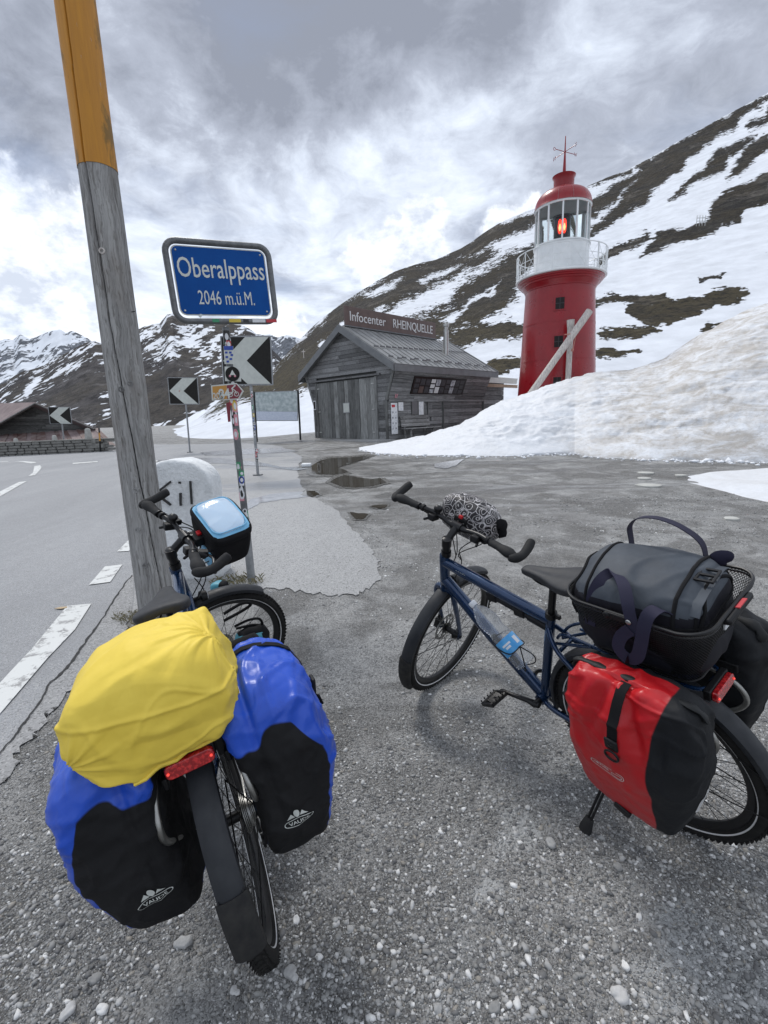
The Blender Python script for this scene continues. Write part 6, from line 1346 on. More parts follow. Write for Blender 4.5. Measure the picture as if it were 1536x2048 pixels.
    fd = fender_geom(WB, 62, 184).obj('front_mudguard', 'fender', B); fd.matrix_basis = SM.copy(); flap(fd, WB, 181, 212)
    for s_ in (-1, 1): g = G(); g.tube([fa+Vector((0, s_*.062, 0)), fa+Vector((-.365, s_*.027, .03))], .002, 5); g.obj('mudguard_stay', 'black_metal', fd)
    # spacers, stem, handlebar
    tp = ht+ax*.085; cl = Vector((.888, 0, 1.028)); g = G(); g.tube([ht+ax*.004, ht+ax*.03], .023, 18); g.tube([ht+ax*.03, tp-ax*.022], .0185, 18); g.tube([tp-ax*.024, tp+ax*.016], .022, 18); g.tube([tp+ax*.016, tp+ax*.02], [.02, .012], 18); sobj(g, 'headset', 'black_metal', smooth=40)
    g = G(); g.tube([tp-ax*.004, tp+(cl-tp)*.4, cl], [.019, .0165, .019], 16); g.tube([cl+Vector((0, -.024, 0)), cl+Vector((0, .024, 0))], .0215, 18); sm = sobj(g, 'stem', 'black_metal', smooth=50)
    for s_ in (-1, 1):
        for dz in (-.014, .014): g = G(); g.tube([cl+Vector((.012, s_*.015, dz)), cl+Vector((.024, s_*.015, dz))], .003, 6); g.obj('bolt', 'silver', sm)
    g = G(); hp_ = [cl+Vector(v_) for v_ in ((-.062, .305, .028), (-.052, .25, .027), (-.038, .19, .025), (-.018, .13, .020), (-.004, .075, .008), (0, .045, 0), (0, 0, 0))]
    full = hp_[:-1]+[cl]+[Vector((p.x, -p.y, p.z)) for p in hp_[:-1]][::-1]; sp_ = smooth_path(full, 4); g.tube(sp_, [.0112+.0046*math.exp(-(p.y/.05)**4) for p in sp_], 14); hbr = sobj(g, 'handlebar', 'black_metal')
    for s_ in (1, -1):
        f_ = lambda x, y, z: cl+Vector((x, y*s_, z))
        g = G(); g.tube(smooth_path([f_(-.041, .200, .0255), f_(-.048, .235, .027), f_(-.054, .265, .028), f_(-.060, .295, .028), f_(-.064, .318, .028)], 3), [.018]*4+[.0185, .020, .022, .0235, .0245, .024, .021, .018, .013], 14, flat=(1.12, .86)); g.obj('grip', 'black_rubber', hbr)
        g = G(); g.tube([f_(-.041, .192, .0255), f_(-.041, .200, .0255)], .0175, 14); g.obj('lock_ring', 'black_metal', hbr)
        g = G(); g.tube(smooth_path([f_(-.085, .305, .020), f_(-.060, .326, .024), f_(-.030, .334, .032), f_(.0, .333, .048), f_(.028, .328, .068), f_(.040, .325, .076)], 4), [.010, .015, .018, .0195, .0195, .019, .0185, .018, .0178, .0178, .018, .0183, .0187, .019, .019, .0188, .0183, .0178, .0168, .0142, .008], 14); g.obj('bar_end', 'black_rubber', hbr)
        g = G(); g.tube([f_(-.034, .168, .025), f_(-.034, .184, .0255)], .017, 12); g.tube([f_(-.018, .172, .012), f_(.02, .165, -.008)], .012, 10); g.box(f_(.01, .150, .0), (.05, .03, .024), None, Matrix.Rotation(.3*s_, 3, 'Z')); lv = g.obj('brake_lever_body', 'black_plastic', hbr, bevel=.003)
        g = G(); g.tube(smooth_path([f_(.03, .155, -.006), f_(.045, .185, -.012), f_(.03, .23, -.016), f_(.012, .275, -.018), (f_(.014, .285, -.018))], 4), .0058, 8, flat=(1.5, .7)); g.obj('brake_lever', 'black_metal', lv)
        g = G(); g.box(f_(-.022, .118, .002), (.05, .034, .03)); g.tube([f_(-.026, .13, -.006), f_(-.058, .145, -.016)], .006, 8); g.obj('shifter', 'black_plastic', hbr, bevel=.004)
    g = G(); g.sphere(cl+Vector((-.014, .108, .045)), .021, None, 10, (1, 1, .8)); g.tube([cl+Vector((-.012, .105, .02)), cl+Vector((-.014, .108, .036))], .012, 10); bl = g.obj('bell', 'black_metal', hbr); g = G(); g.sphere(cl+Vector((-.014, .108, .062)), .0035, None, 6); g.obj('bell_screw', 'silver', bl)
    # cables
    hdn = Vector((.93, 0, .80))
    for k, (a_, b_, c_) in enumerate((((.035, .15, .0), (.10, .08, -.04), (.05, .01, -.16)), ((.03, -.15, .0), (.095, -.07, -.05), (.055, -.015, -.17)), ((-.02, .11, 0), (.075, .10, -.03), (.045, .02, -.19)), ((-.02, -.11, 0), (.08, -.10, -.06), (.05, -.02, -.2)))):
        g = G(); e_ = Vector((.935, .02*(1 if k % 2 == 0 else -1), .73)); g.tube(smooth_path([cl+Vector(a_), cl+Vector(b_), cl+Vector(c_)*.6+Vector((.03, 0, -.03)), e_+Vector((.045, 0, .09)), e_+Vector((.005, 0, -.02))], 7), .0025, 6); sobj(g, 'cable', 'black_plastic')
    g = G(); g.tube(smooth_path([(.95, .03, .80), (1.01, .055, .70), (1.0, .075, .60), (1.03, .07, .52), (1.055, .065, .45)], 6), .0026, 6); sobj(g, 'brake_hose', 'black_plastic')
    g = G(); g.tube([cr+Vector((.05, 0, .015)), cr+Vector((.075, 0, .015))], .028, 18); g.tube([cr+Vector((.02, 0, .01)), cr+Vector((.055, 0, .015))], .008, 8); hl = sobj(g, 'headlight', 'black_plastic'); g = G(); g.tube([cr+Vector((.074, 0, .015)), cr+Vector((.078, 0, .015))], .024, 18); g.obj('lens', 'clear_lens', hl)
    return B
BR_ = build_bike(BMR, -1.4596, 'dark blue bicycle with red panniers on its stand, front wheel turned sharply away')
BL_ = build_bike(BML, -1.3236, 'dark blue bicycle with blue panniers leaning beside the timber pole', kick=False, decal=False)
# bottle cage, pump and lock on the right bicycle
bbv, hbv = Vector((.433, 0, .306)), Vector((.913, 0, .716)); dd_ = (bbv-hbv).normalized(); nn_ = Vector((-dd_.z, 0, dd_.x)); nn_ = nn_ if nn_.z > 0 else -nn_
cg = hbv+dd_*.395+nn_*.086+Vector((0, .012, 0)); g = G()
for s_ in (-1, 1): g.tube(smooth_path([cg-nn_*.045+dd_*-.07, cg-nn_*.03+Vector((0, s_*.042, 0))-dd_*.05, cg+Vector((0, s_*.05, 0)), cg+nn_*.03+Vector((0, s_*.042, 0))+dd_*.03, cg+nn_*.05+dd_*.03], 5), .0026, 7); g.tube(smooth_path([cg+nn_*.05+dd_*.03, cg+nn_*.035+Vector((0, s_*.03, 0))+dd_*.09, cg+Vector((0, s_*.03, 0))+dd_*.115, cg-nn_*.04+dd_*.09], 5), .0026, 7)
g.bar(cg-nn_*.044-dd_*.08, cg-nn_*.044+dd_*.08, .02, .005); g.obj('bottle_cage', 'black_metal', BR_)
tt0, tt1 = Vector((.858, 0, .85)), Vector((.315, 0, .745)); td = (tt1-tt0).normalized(); g = G(); pp0 = tt0+td*.24+Vector((0, 0, -.045)); g.tube([pp0, pp0+td*.20], .013, 12); g.tube([pp0+td*.20, pp0+td*.29], .017, 12); g.box(pp0+td*.16, (.05, .03, .035)); g.box(pp0+td*.02, (.05, .03, .04)); g.obj('frame_pump', 'black_plastic', BR_, bevel=.003)
# water bottle
bo = cg+dd_*.10; bt_ax = -dd_; L_ = .315
BZ = bt_ax.to_track_quat('Z', 'Y').to_matrix().to_4x4(); 
bot = thing('water_bottle', 'clear plastic water bottle with blue label in the cage on the down tube', 'bottle', BMR@Tr(*bo)@BZ@Matrix.Diagonal((1.1, 1.1, 1.08, 1)))
prof = [(.001, .012), (.018, .004), (.030, .0), (.040, .006), (.0425, .02), (.0425, .05), (.040, .06), (.0425, .07), (.0425, .125), (.039, .135), (.041, .15), (.0355, .165), (.037, .18), (.041, .195), (.042, .215), (.040, .235), (.032, .26), (.020, .28), (.0135, .29), (.013, .302)]
g = G(); g.lathe(prof, 36); g.obj('bottle_body', 'bottle_plastic', bot, smooth=70)
g = G(); g.lathe([(.001, .312+.004), (.0145, .312+.004), (.0155, .312), (.0155, .296), (.014, .294)], 24); g.obj('cap', 'cap_white', bot, smooth=40)
g = G(); g.lathe([(.0432, .062), (.0432, .068), (.0434, .072), (.0434, .122), (.0430, .127)], 36); lb_ = g.obj('label', 'label_blue', bot, smooth=60)
for a0_, a1_, h0, h1 in ((20, 70, .098, .106), (30, 60, .085, .094), (140, 190, .098, .106), (-60, -20, .092, .110), (95, 120, .080, .112), (230, 265, .090, .108)): g = G(); g.lathe([(.0437, h0), (.0437, h1)], 10, None, False, R_(a0_), R_(a1_)); g.obj('label_print', 'cap_white', lb_)
# ---------------------------------------------------------------- bags
def bvh_of(sb): return BVHTree.FromPolygons(sb[0], sb[2-1])
def drape(bv, p, d, off=.002):
    d = Vector(d).normalized(); h = bv.ray_cast(Vector(p)-d*.4, d)
    return (h[0]+h[1]*(off if h[1].dot(d) < 0 else -off)) if h[0] is not None else Vector(p)
def drape_mesh(me, bv, d, off=.002):
    for v in me.vertices: v.co = drape(bv, v.co, d, off)
def strap(name, bv, pts, d, w_, par, m_='strap', off=.003, th=.002, side=None):
    q = [drape(bv, p, dd, off) for p, dd in zip(smooth_path(pts, 5), smooth_path(d if isinstance(d, list) else [d]*len(pts), 5))]
    g = G(); g.strip(q, w_, th, side); return g.obj(name, m_, par)
def flat_print(body_pts, name, m_, par, bv, d, M, thick=.0004):
    pass
two_fabric('blue_black_cloth', ((.016, .078, .50), (.013, .065, .43), .36, .08, 30, .12, .003), ((.010, .010, .011), (.016, .016, .017), .8, 0, 400, .4, .001))
two_fabric('red_black_cloth', ((.46, .008, .012), (.40, .008, .013), .40, .05, 26, .12, .004), ((.009, .010, .012), (.015, .016, .018), .65, 0, 16, .4, .007))
def vaude_pannier(bikeM, side, lab, seed):
    cx, cy, cz = (-.066, (.168 if side > 0 else .176)*side, .582); hx, hy, hz = .185, (.094 if side > 0 else .100), .220
    T = thing('pannier', lab, 'pannier', bikeM@Tr(cx, cy, cz), 'blue and black panniers')
    s_ = side
    def deform(p, u):
        top = max(0, u.z); out = max(0, u.y*s_)
        p.x *= 1.0-.10*max(0, -u.z)+.02*top; p.y += s_*(.026*(1-abs(u.z))+.018*(1-u.x*u.x)*out)
        p.z += -.020*out*top*1.0+.022*(1-u.y*u.y)*top+.03*top*(1-u.x*u.x)-.012*top*(u.x>0)*u.x
        if u.x < 0: p.x -= .016*(1-u.y*u.y)*(1-u.z*u.z)
        # taper: the inner-bottom side stays flat against the rack
        p.y -= s_*.035*max(0, -u.z)*out
        return p
    def zone(c):
        yy = c.y*s_; rear = -c.x-.78+.10*max(0, -c.z)                       # rear third is black cloth
        lim = .60+.16*math.cos((yy-.1)*1.7)-.10*(math.exp(-((yy+.42)/.16)**2)) - c.z - .9*max(0, yy-.45)
        side = .80+.025*math.sin(c.z*7)-.10*max(0, -c.z)*0 - yy
        a_ = min(lim, side, rear+.0)
        inner = -yy-.93; floor_ = -c.z-.96; front = c.x-.9
        return max(-1, min(1, max(a_, inner, floor_, min(front, .35-c.z))))
    def wr(p):
        a = Vector((p.x*6, p.y*6, p.z*9+seed)); r = ridged((p.x*1.2+p.z*.8, p.y, p.z*.6-p.x*.7), 8, seed)
        topk = max(0, min(1, (p.z+.02)/.15)); 
        fold = -.010*math.exp(-((p.y*s_+.032-.10*p.x*0)/.010)**2)*(1 if p.z > 0 else max(0, 1+p.z*8))     # crease between roll top and body
        rk = .012*max(0, ridged((p.y*1.3+p.z*.5, p.z*.8-p.y*.6, 0), 10, seed+6)-.45)*(1 if p.x < -.12 else .3)*max(0, min(1, (p.z+.08)/.12))
        return .006*crease((p.x*.9, p.y+p.z*.4, p.z*.6), 8, seed, .13)+.004*crease((p.x*.5+p.z*.4, p.y, p.z*1.2), 14, seed+2, .14)+rk+.006*noise.noise(a)+.0095*max(0, r-.35)*(.35+.65*topk)+fold+.0016*noise.noise(a*4)-.004*max(0, ridged((p.x*.3+p.y, p.z*1.6, p.x), 11, seed+3)-.5)
    sb = softbox((hx, hy, hz), 60, 7.5, deform, None, wr, zone); bv = bvh_of(sb)
    soft_obj('bag_body', sb, ['blue_black_cloth'], T)
    # strap over the top
    q = []; 
    for a_ in np.linspace(-60, 150, 26):
        a = R_(a_); d = Vector((0, -math.cos(a)*s_, -math.sin(a))); p = Vector((.035, -d.y*.03, -d.z*.02+.06)); h = bv.ray_cast(p-d*.5, d); 
        if h[0] is not None and h[0].z > -.03: q.append(h[0]-d*.004)
    g = G(); g.strip(q, .021, .0022, Vector((1, 0, 0))); st_ = g.obj('closing_strap', 'strap', T)
    b_ = drape(bv, (.035, 0, .08), (0, -s_, 0), .008); g = G(); g.box(b_, (.036, .012, .058), None, Matrix.Rotation(-.2*s_, 3, 'X')); g.tube([b_+Vector((0, s_*.004, -.03)), b_+Vector((.006, s_*.01, -.07))], .007, 6, flat=(1.6, .6)); g.obj('buckle', 'black_plastic', T, bevel=.004)
    # black roll at the far end
    g = G(); e0 = Vector((hx-.035, -s_*.07, .15)); g.tube(smooth_path([drape(bv, (hx-.045, -s_*.075, 0), (0, 0, -1), -.001), drape(bv, (hx-.03, -s_*.02, 0), (0, 0, -1), 0), drape(bv, (hx-.045, s_*.045, 0), (0, 0, -1), -.002)], 5), [.012]+[.024]*9+[.012], 10, flat=(1, .8)); g.obj('roll_end', 'cordura_black', T)
    # printed logo on the rear face
    yc, zc_ = -.012*s_+ (-.012 if s_ < 0 else .0), -.085
    LM = Tr(0, yc, zc_)@Matrix(((0, 0, -1, 0), (-1, 0, 0, 0), (0, 1, 0, 0), (0, 0, 0, 1)))@Matrix.Rotation(R_(3), 4, 'Z')
    def prt(g, nm):
        me = g.mesh(nm, ['sign_white'], 0); drape_mesh(me, bv, (1, 0, 0), .0022); return link(nm, me, T)
    g = G(); ring_ = []; 
    for i in range(36): a = 2*math.pi*i/36; ring_.append((math.cos(a), math.sin(a)))
    vs = [(x*.037, y*.0115-.012, 0) for x, y in ring_]+[(x*.0352, y*.0100-.012, 0) for x, y in ring_]; g.add(vs, [(i, (i+1) % 36, 36+(i+1) % 36, 36+i) for i in range(36)], LM); prt(g, 'logo_ring')
    g = G(); g.add([(-.026, .001, 0), (-.006, .004, 0), (-.013, .019, 0)], [(0, 1, 2)], LM); g.add([(.006, .004, 0), (.026, .001, 0), (.019, .008, 0), (.014, .016, 0)], [(0, 1, 2, 3)], LM); g.add([(x*.0070, y*.013+.0145, 0) for x, y in ring_], [tuple(range(36))], LM); prt(g, 'logo_mountains')
    o = text_obj('logo_text', 'VAUDE', LM@Tr(0, -.0165, 0), .0135, 'sign_white', T, 1.15, 0, align='CENTER', bold=.0002); drape_mesh(o.data, bv, (1, 0, 0), .0024)
    # hooks on the back plate
    g = G(); g.box((0, -s_*(hy+.004), .11), (.26, .012, .03)); 
    for x in (-.09, .09): g.box((x, -s_*(hy+.014), .13), (.04, .02, .05))
    g.obj('hook_rail', 'black_plastic', T, bevel=.003)
vaude_pannier(BML, 1, 'blue and black pannier at lower left, its top under the yellow cover', 3)
vaude_pannier(BML, -1, 'blue and black pannier on the right side of the left bicycle, strap over its top', 8)
def red_pannier(bikeM, side, lab, seed):
    s_ = side; cx, cy, cz = -.085, .205*s_, .60; hx, hy, hz = .165, .088, .232
    T = thing('pannier', lab, 'pannier', bikeM@Tr(cx, cy, cz), 'red and black panniers')
    def deform(p, u):
        top = max(0, u.z); bot = max(0, -u.z); out = max(0, u.y*s_)
        p.x *= 1.0+.05*top-.20*bot**1.3; p.x += .010*bot
        p.y -= s_*(.055*top**1.6*max(0, u.y*s_)+.012*bot*out); p.y += s_*.022*(1-u.z*u.z)*(1-u.x*u.x)*out
        p.z += .012*(1-u.x*u.x)*top-.02*bot*u.x*0
        p.x -= .020*(1-u.z*u.z)*(1-u.y*u.y)*(u.x < 0)
        return p
    def zone(c):
        yy = c.y*s_; rear = -c.x-.56+.07*math.sin(c.z*3.0+.8)+.015*math.sin(c.z*11); front = min(c.x-.93, .9-yy); inner = -yy-.6
        return max(-1, min(1, max(rear, front, inner)))
    def wr(p):
        r = ridged((p.x*.8+p.z*.9, p.y*.5, p.z*.7-p.x*.8), 7, seed); r2 = ridged((p.x, p.y, p.z*.5), 9, seed+4)
        topk = max(0, min(1, (p.z+.06)/.2)); 
        corner = -.012*math.exp(-((p.x+.115)/.012)**2)*math.exp(-((p.z-.10)/.05)**2)*(1 if p.y*s_ > .03 else 0)
        vf = -.016*math.exp(-((abs(p.x-.01)-.05-.35*(.17-p.z))/.022)**2)*max(0, min(1, (p.z-.02)/.12)) if p.y*s_ > 0 else 0
        return .007*crease((p.x*.8+p.z*.5, p.y, p.z*.6-p.x*.3), 7, seed+1, .12)*(.3+.7*topk)+.005*crease((p.x*.5-p.z*.4, p.y, p.z*.9), 12, seed+5, .12)*(.4+.6*topk)+vf+.007*noi((p.x*6, p.y*6, p.z*6+seed))+.014*max(0, r-.45)*topk+.006*max(0, r2-.5)+corner+.0012*noi((p.x*30, p.y*30, p.z*30))
    sb = softbox((hx, hy, hz), 60, 7.0, deform, None, wr, zone); bv = bvh_of(sb); soft_obj('bag_body', sb, ['red_black_cloth'], T)
    # roll closure
    g = G(); zt_ = hz-.008; g.tube(smooth_path([(-hx*1.08, -s_*.03, zt_-.03), (-hx*.95, -s_*.02, zt_+.008), (-hx*.4, -s_*.015, zt_+.018), (hx*.3, -s_*.015, zt_+.018), (hx*.95, -s_*.02, zt_+.006), (hx*1.08, -s_*.03, zt_-.035)], 5), [.008]+[.0115+.003*math.sin(i*1.7) for i in range(24)]+[.008], 12, flat=(1.2, .6)); g.obj('roll_closure', 'tarp_black', T)
    # vertical strap with buckle and ring
    q = []
    for a_ in np.linspace(-30, 88, 22):
        a = R_(a_); d = Vector((0, -math.cos(a)*s_, -math.sin(a))); p = Vector((.0, -d.y*.01, -d.z*.01+.09)); h = bv.ray_cast(p-d*.5, d)
        if h[0] is not None and h[0].z > .100: q.append(h[0]-d*.004)
    g = G(); g.strip(q, .028, .0024, Vector((1, 0, 0))); g.obj('closing_strap', 'strap', T)
    b_ = drape(bv, (0, 0, .105), (0, -s_, 0), .006); g = G(); g.box(b_, (.038, .008, .036)); bk = g.obj('buckle', 'black_plastic', T, bevel=.004); g = G(); g.sphere(b_+Vector((0, s_*.004, 0)), .007, None, 6, (1, .4, 1)); g.obj('stud', 'black_metal', bk)
    c_ = drape(bv, (0, 0, .068), (0, -s_, 0), .005); g = G(); g.tube([c_+Vector((math.cos(a)*.019, 0, math.sin(a)*.017+.004)) for a in [2*math.pi*i/16 for i in range(16)]], .0034, 8, closed=True); g.obj('ring', 'black_metal', bk)
    # oval logo badge
    LM = Tr(.028, 0, -.015)@(Matrix(((-1, 0, 0, 0), (0, 0, 1, 0), (0, 1, 0, 0), (0, 0, 0, 1))) if s_ > 0 else RX)@Tr(0, 0, 0)
    n_ = 40; pl = rrect(.100, .026, .0125, 9); pl2 = rrect(.0965, .0225, .0108, 9); g = G(); k_ = len(pl); g.add([(x, y, 0) for x, y in pl]+[(x, y, 0) for x, y in pl2], [(i, (i+1) % k_, k_+(i+1) % k_, k_+i) for i in range(k_)], LM)
    pl3 = rrect(.030, .014, .0068, 6); pl4 = rrect(.0265, .0105, .005, 6); k2 = len(pl3); g.add([(x+.029, y-.0015, 0) for x, y in pl3]+[(x+.029, y-.0015, 0) for x, y in pl4], [(i, (i+1) % k2, k2+(i+1) % k2, k2+i) for i in range(k2)], LM)
    me = g.mesh('logo_outline', ['sign_white'], 0); drape_mesh(me, bv, (0, -s_, 0), .002); link('logo_outline', me, T)
    o = text_obj('logo_text', 'ORTLIEB', LM@Tr(-.043, -.0045, 0), .0125, 'sign_white', T, 1.0, 0, bold=.0001); drape_mesh(o.data, bv, (0, -s_, 0), .002)
    # rear reflector and bottom lug
    g = G(); me_pts = [(-.055, -.03), (-.045, .012), (-.07, .035), (-.10, .038), (-.135, .012), (-.125, -.03)]
    g = G(); g.add([(-hx, s_*(-a), b_) for a, b_ in ((-.05, -.02), (-.062, -.075), (-.052, -.115), (-.018, -.10), (-.012, -.03), (-.03, -.01))], [tuple(range(6))]) if False else g.add([(-hx, s_*a, b_) for a, b_ in ((.000, -.005), (.026, -.035), (.030, -.095), (.008, -.125), (-.012, -.11), (-.016, -.05))], [tuple(range(6))])
    me = g.mesh('reflector', ['reflective'], 0); bm = bmesh.new(); bm.from_mesh(me); bmesh.ops.triangulate(bm, faces=bm.faces); bmesh.ops.subdivide_edges(bm, edges=bm.edges[:], cuts=3, use_grid_fill=True); bm.to_mesh(me); bm.free(); drape_mesh(me, bv, (1, 0, 0), .002); link('reflector', me, T)
    b_ = drape(bv, (.015, 0, -hz+.03), (0, -s_, 0), .004); g = G(); g.box(b_, (.05, .014, .026), None, Matrix.Rotation(-.4, 3, 'Y')); g.obj('bottom_lug', 'black_plastic', T, bevel=.005)
    g = G(); g.box((0, -s_*(hy+.004), .12), (.28, .012, .03)); g.obj('hook_rail', 'black_plastic', T, bevel=.003)
red_pannier(BMR, 1, 'red and black pannier facing the viewer, with black strap and white oval logo', 2)
red_pannier(BMR, -1, 'red and black pannier half hidden on the far side of the right bicycle', 6)
# yellow rain cover over the rack bag
def ydef(p, u):
    p.z += .030*(1-u.x*u.x)*max(0, u.z)-.030*u.y*u.z*0; p.y += .02*max(0, -u.z)*0
    p.x *= 1-.10*max(0, u.z)*abs(u.y); p.z -= .05*max(0, u.y)**2*max(0, u.z)
    k = math.exp(-((p.x-.15)**2+(p.y+.14)**2+(p.z-.10)**2)/.0016); p += Vector((.012, -.028, .052))*k
    k = math.exp(-((p.x+.15)**2+(p.y-.15)**2+(p.z-.0)**2)/.0025); p += Vector((-.012, .022, .0))*k
    return p
def ywr(p):
    r1 = ridged((p.x*.9+p.y*.45, p.y*.30-p.x*.2, p.z), 8.5, 4); r2 = ridged((p.y*.8+p.z, p.x*.5, p.z*.5-p.y*.4), 11, 9); r3 = ridged((p.x+p.z*.6, p.y*1.2, p.z*.3), 17, 2)
    lowk = max(0, min(1, (.10-p.z)/.12)); seam = .004*math.exp(-((p.z-.035-.10*p.y)/.005)**2) if p.x < -.05 else 0
    gather = .010*math.sin(math.atan2(p.y, p.x)*17+p.z*20)*max(0, -p.z-.05)*6
    r4 = ridged((p.x*1.5+p.y*.5, p.y*.45-p.x*.3, p.z*1.3), 7, 14)
    spike = 0
    r1 = min(r1, .95); r1 = r1*r1*1.1
    ca = math.atan2(p.y+.15, p.x+.05); cb_ = math.atan2(p.z+.02, p.y-.16)
    fan = .0045*max(0, math.sin(ca*15+3*noi((p.x*5, p.y*5, 1))))*math.exp(-((p.x+.05)**2+(p.y+.15)**2)/.018)+.004*max(0, math.sin(cb_*13))*math.exp(-((p.y-.16)**2+(p.z+.02)**2)/.012)
    return .013*noi((p.x*6, p.y*6, p.z*6))+.010*max(0, r1-.3)*(.5+.7*lowk)+.006*max(0, r2-.45)+seam+gather*.5+fan+.0035*crease((p.x*1.3+p.y*.3, p.y*.4-p.x*.2, p.z), 7, 3, .10)+.003*crease((p.x*.4+p.z*.6, p.y*1.1, p.z*.5), 8, 8, .09)+.0016*noi((p.x*24, p.y*24, p.z*24))
yc_ = thing('rain_cover', 'wrinkled yellow rain cover pulled over a bag on the rack of the left bicycle', 'rain cover', BML@Tr(-.128, .022, .888)@Matrix.Rotation(R_(-4), 4, 'Z'))
sb = softbox((.152, .160, .115), 90, 4.4, ydef, None, ywr); soft_obj('cover_cloth', sb, ['fabric_yellow'], yc_)
by = bvh_of(sb)
g = G(); q = []
for i in range(60):
    a = 2*math.pi*i/60; d = Vector((-math.cos(a), -math.sin(a), .0)); h = by.ray_cast(Vector((math.cos(a)*.6, math.sin(a)*.6, -.105)), d); q.append((h[0] or Vector((math.cos(a)*.12, math.sin(a)*.12, -.105)))+Vector((0, 0, .004*math.sin(a*13))))
g.tube(q, .005, 6, closed=True); g.obj('elastic_hem', 'fabric_yellow', yc_)
g = G(); q = [drape(by, (.0, .17-.0*i, 0), (0, 0, -1), 0) for i in range(1)]
rbb = thing('rack_bag', 'dark bag almost hidden under the yellow rain cover', 'bag', BML@Tr(-.05, .01, .83)); sb = softbox((.11, .09, .06), 12, 5); soft_obj('bag_body', sb, ['cordura_black'], rbb)
# handlebar bag, left bicycle
SML = BML@steer_matrix(-1.3236); SMR = BMR@steer_matrix(-1.4596)
hb_ = thing('handlebar_bag', 'black handlebar bag with a light blue lid and clear map pocket', 'handlebar bag', Tr(*(SML@Vector((1.045, 0, 1.015))))@Matrix.Rotation(R_(20), 4, 'X')@Tr(*(-(SML@Vector((1.045, 0, 1.015)))))@SML@Tr(1.045, 0, 1.015))
def hbm(c, n): return 1 if (c.z > -.1 and 0) else 0
sb = softbox((.088, .118, .095), 22, 6, lambda p, u: Vector((p.x*(1+.06*u.z), p.y*(1+.05*u.z), p.z)), None, lambda p: .002*noi(p, 14)); soft_obj('bag_body', sb, ['cordura_black'], hb_)
sb = softbox((.096, .130, .022), 26, 4.5, lambda p, u: Vector((p.x, p.y, p.z+.006*(1-u.x**2)*(1-u.y**2)-.012*(abs(u.y)**3))), lambda c, n: 1 if n.z > .55 and max(abs(c.x), abs(c.y)) < .93 else 0, lambda p: .0012*noi(p, 20)); 
o = soft_obj('lid', sb, ['cordura_black', 'sky_cloth' if 'sky_cloth' in MATS else 'teal'], hb_, Tr(0, 0, .098))
mat('sky_cloth', (.18, .45, .66), .5, col2=(.14, .38, .58), nscale=12); o.data.materials[1] = MATS['sky_cloth']
glassy('vinyl', (.86, .93, 1), .10, 1.35, alpha=.55, trans=0.1, bump=.25, bscale=14, bdist=.012)
sb = softbox((.072, .100, .006), 40, 4.5, lambda p, u: Vector((p.x, p.y, p.z+.004*(1-u.x**2)*(1-u.y**2)-.008*abs(u.y)**3)), None, lambda p: .0045*max(0, ridged((p.x*.5, p.y*1.4, 0), 9, 3)-.2)+.003*noi((p.x*22, p.y*14, 0))); soft_obj('map_pocket', sb, ['vinyl'], hb_, Tr(0, 0, .124))
g = G(); g.tube([(.074*a_, .102*b_, .123) for a_, b_ in [(x/.072, y/.1) for x, y in rrect(.144, .2, .03, 4)]], .0028, 6, closed=True); g.obj('pocket_welt', 'sky_cloth', hb_)
sb = softbox((.010, .05, .045), 10, 4); soft_obj('side_pocket', sb, ['sky_cloth'], hb_, Tr(-.088, -.05, -.045))
g = G(); g.box((-.108, .0, .035), (.045, .06, .045)); g.tube([(-.13, -.03, .03), (-.13, .03, .03)], .018, 10); br_ = g.obj('bar_mount', 'black_plastic', hb_, bevel=.004); g = G(); g.box((-.10, 0, .062), (.018, .022, .012)); g.obj('release_button', 'tarp_red', br_, bevel=.002)
# patterned roll bag, right bicycle
m = bpy.data.materials.new('floral'); m.use_nodes = True; t = NT(nodes_of(m.node_tree)); b = t.N('ShaderNodeBsdfPrincipled'); o_ = t.N('ShaderNodeOutputMaterial'); t.L(b.outputs[0], o_.inputs[0])
tc = t.N('ShaderNodeTexCoord'); v = t.vm('ADD', tc.outputs['Object'], t.vm('SCALE', t.vm('SUBTRACT', t.noise(tc.outputs['Object'], 22, 2, out=1), (.5, .5, .5)), .022))
d1 = t.vor(v, 23); e1 = t.vor(v, 23, 'DISTANCE_TO_EDGE'); wv = t.math('SINE', t.math('MULTIPLY', d1, 30)); ln = t.rng(wv, .80, .90); ed = t.rng(e1, .032, .02)
d2 = t.vor(v, 60, 'DISTANCE_TO_EDGE'); ln2 = t.math('MULTIPLY', t.rng(d2, .07, .045), t.rng(t.noise(v, 12, 2), .60, .62))
f_ = t.math('MAXIMUM', t.math('MAXIMUM', t.math('MULTIPLY', ln, t.rng(d1, .55, .5)), ed), ln2)
t.L(t.mix(f_, (.012, .010, .012), (.52, .50, .50)), b.inputs['Base Color']); b.inputs['Roughness'].default_value = .55; MATS['floral'] = m
fb = thing('handlebar_roll', 'black cloth roll with white floral line pattern strapped to the right bicycle handlebar', 'roll bag', SMR@Tr(1.010, .012, 1.04))
def fdef(p, u):
    p.x *= 1-.12*abs(u.y)**2; p.z += -.018*u.y*0+.012*(1-u.y*u.y)*max(0, u.z); return p
sb = softbox((.082, .150, .085), 44, 3.0, fdef, None, lambda p: .006*noi((p.x*8, p.y*8, p.z*8))+.007*max(0, ridged((p.x, p.y*1.6, p.z), 10, 7)-.4)+.008*abs(noi((p.x*16, 3, p.z*16)))*max(0, abs(p.y)*8-.8)); soft_obj('roll_body', sb, ['floral'], fb)
g = G(); 
for k in range(3): g.tube(smooth_path([(-.02+.02*k, -.135, .02), (.0+.01*k, -.155, .03-.02*k), (.02, -.165, -.01+.015*k)], 4), [.008, .016, .022, .026, .026, .024, .02, .014, .008], 8, flat=(.5, 1.2))
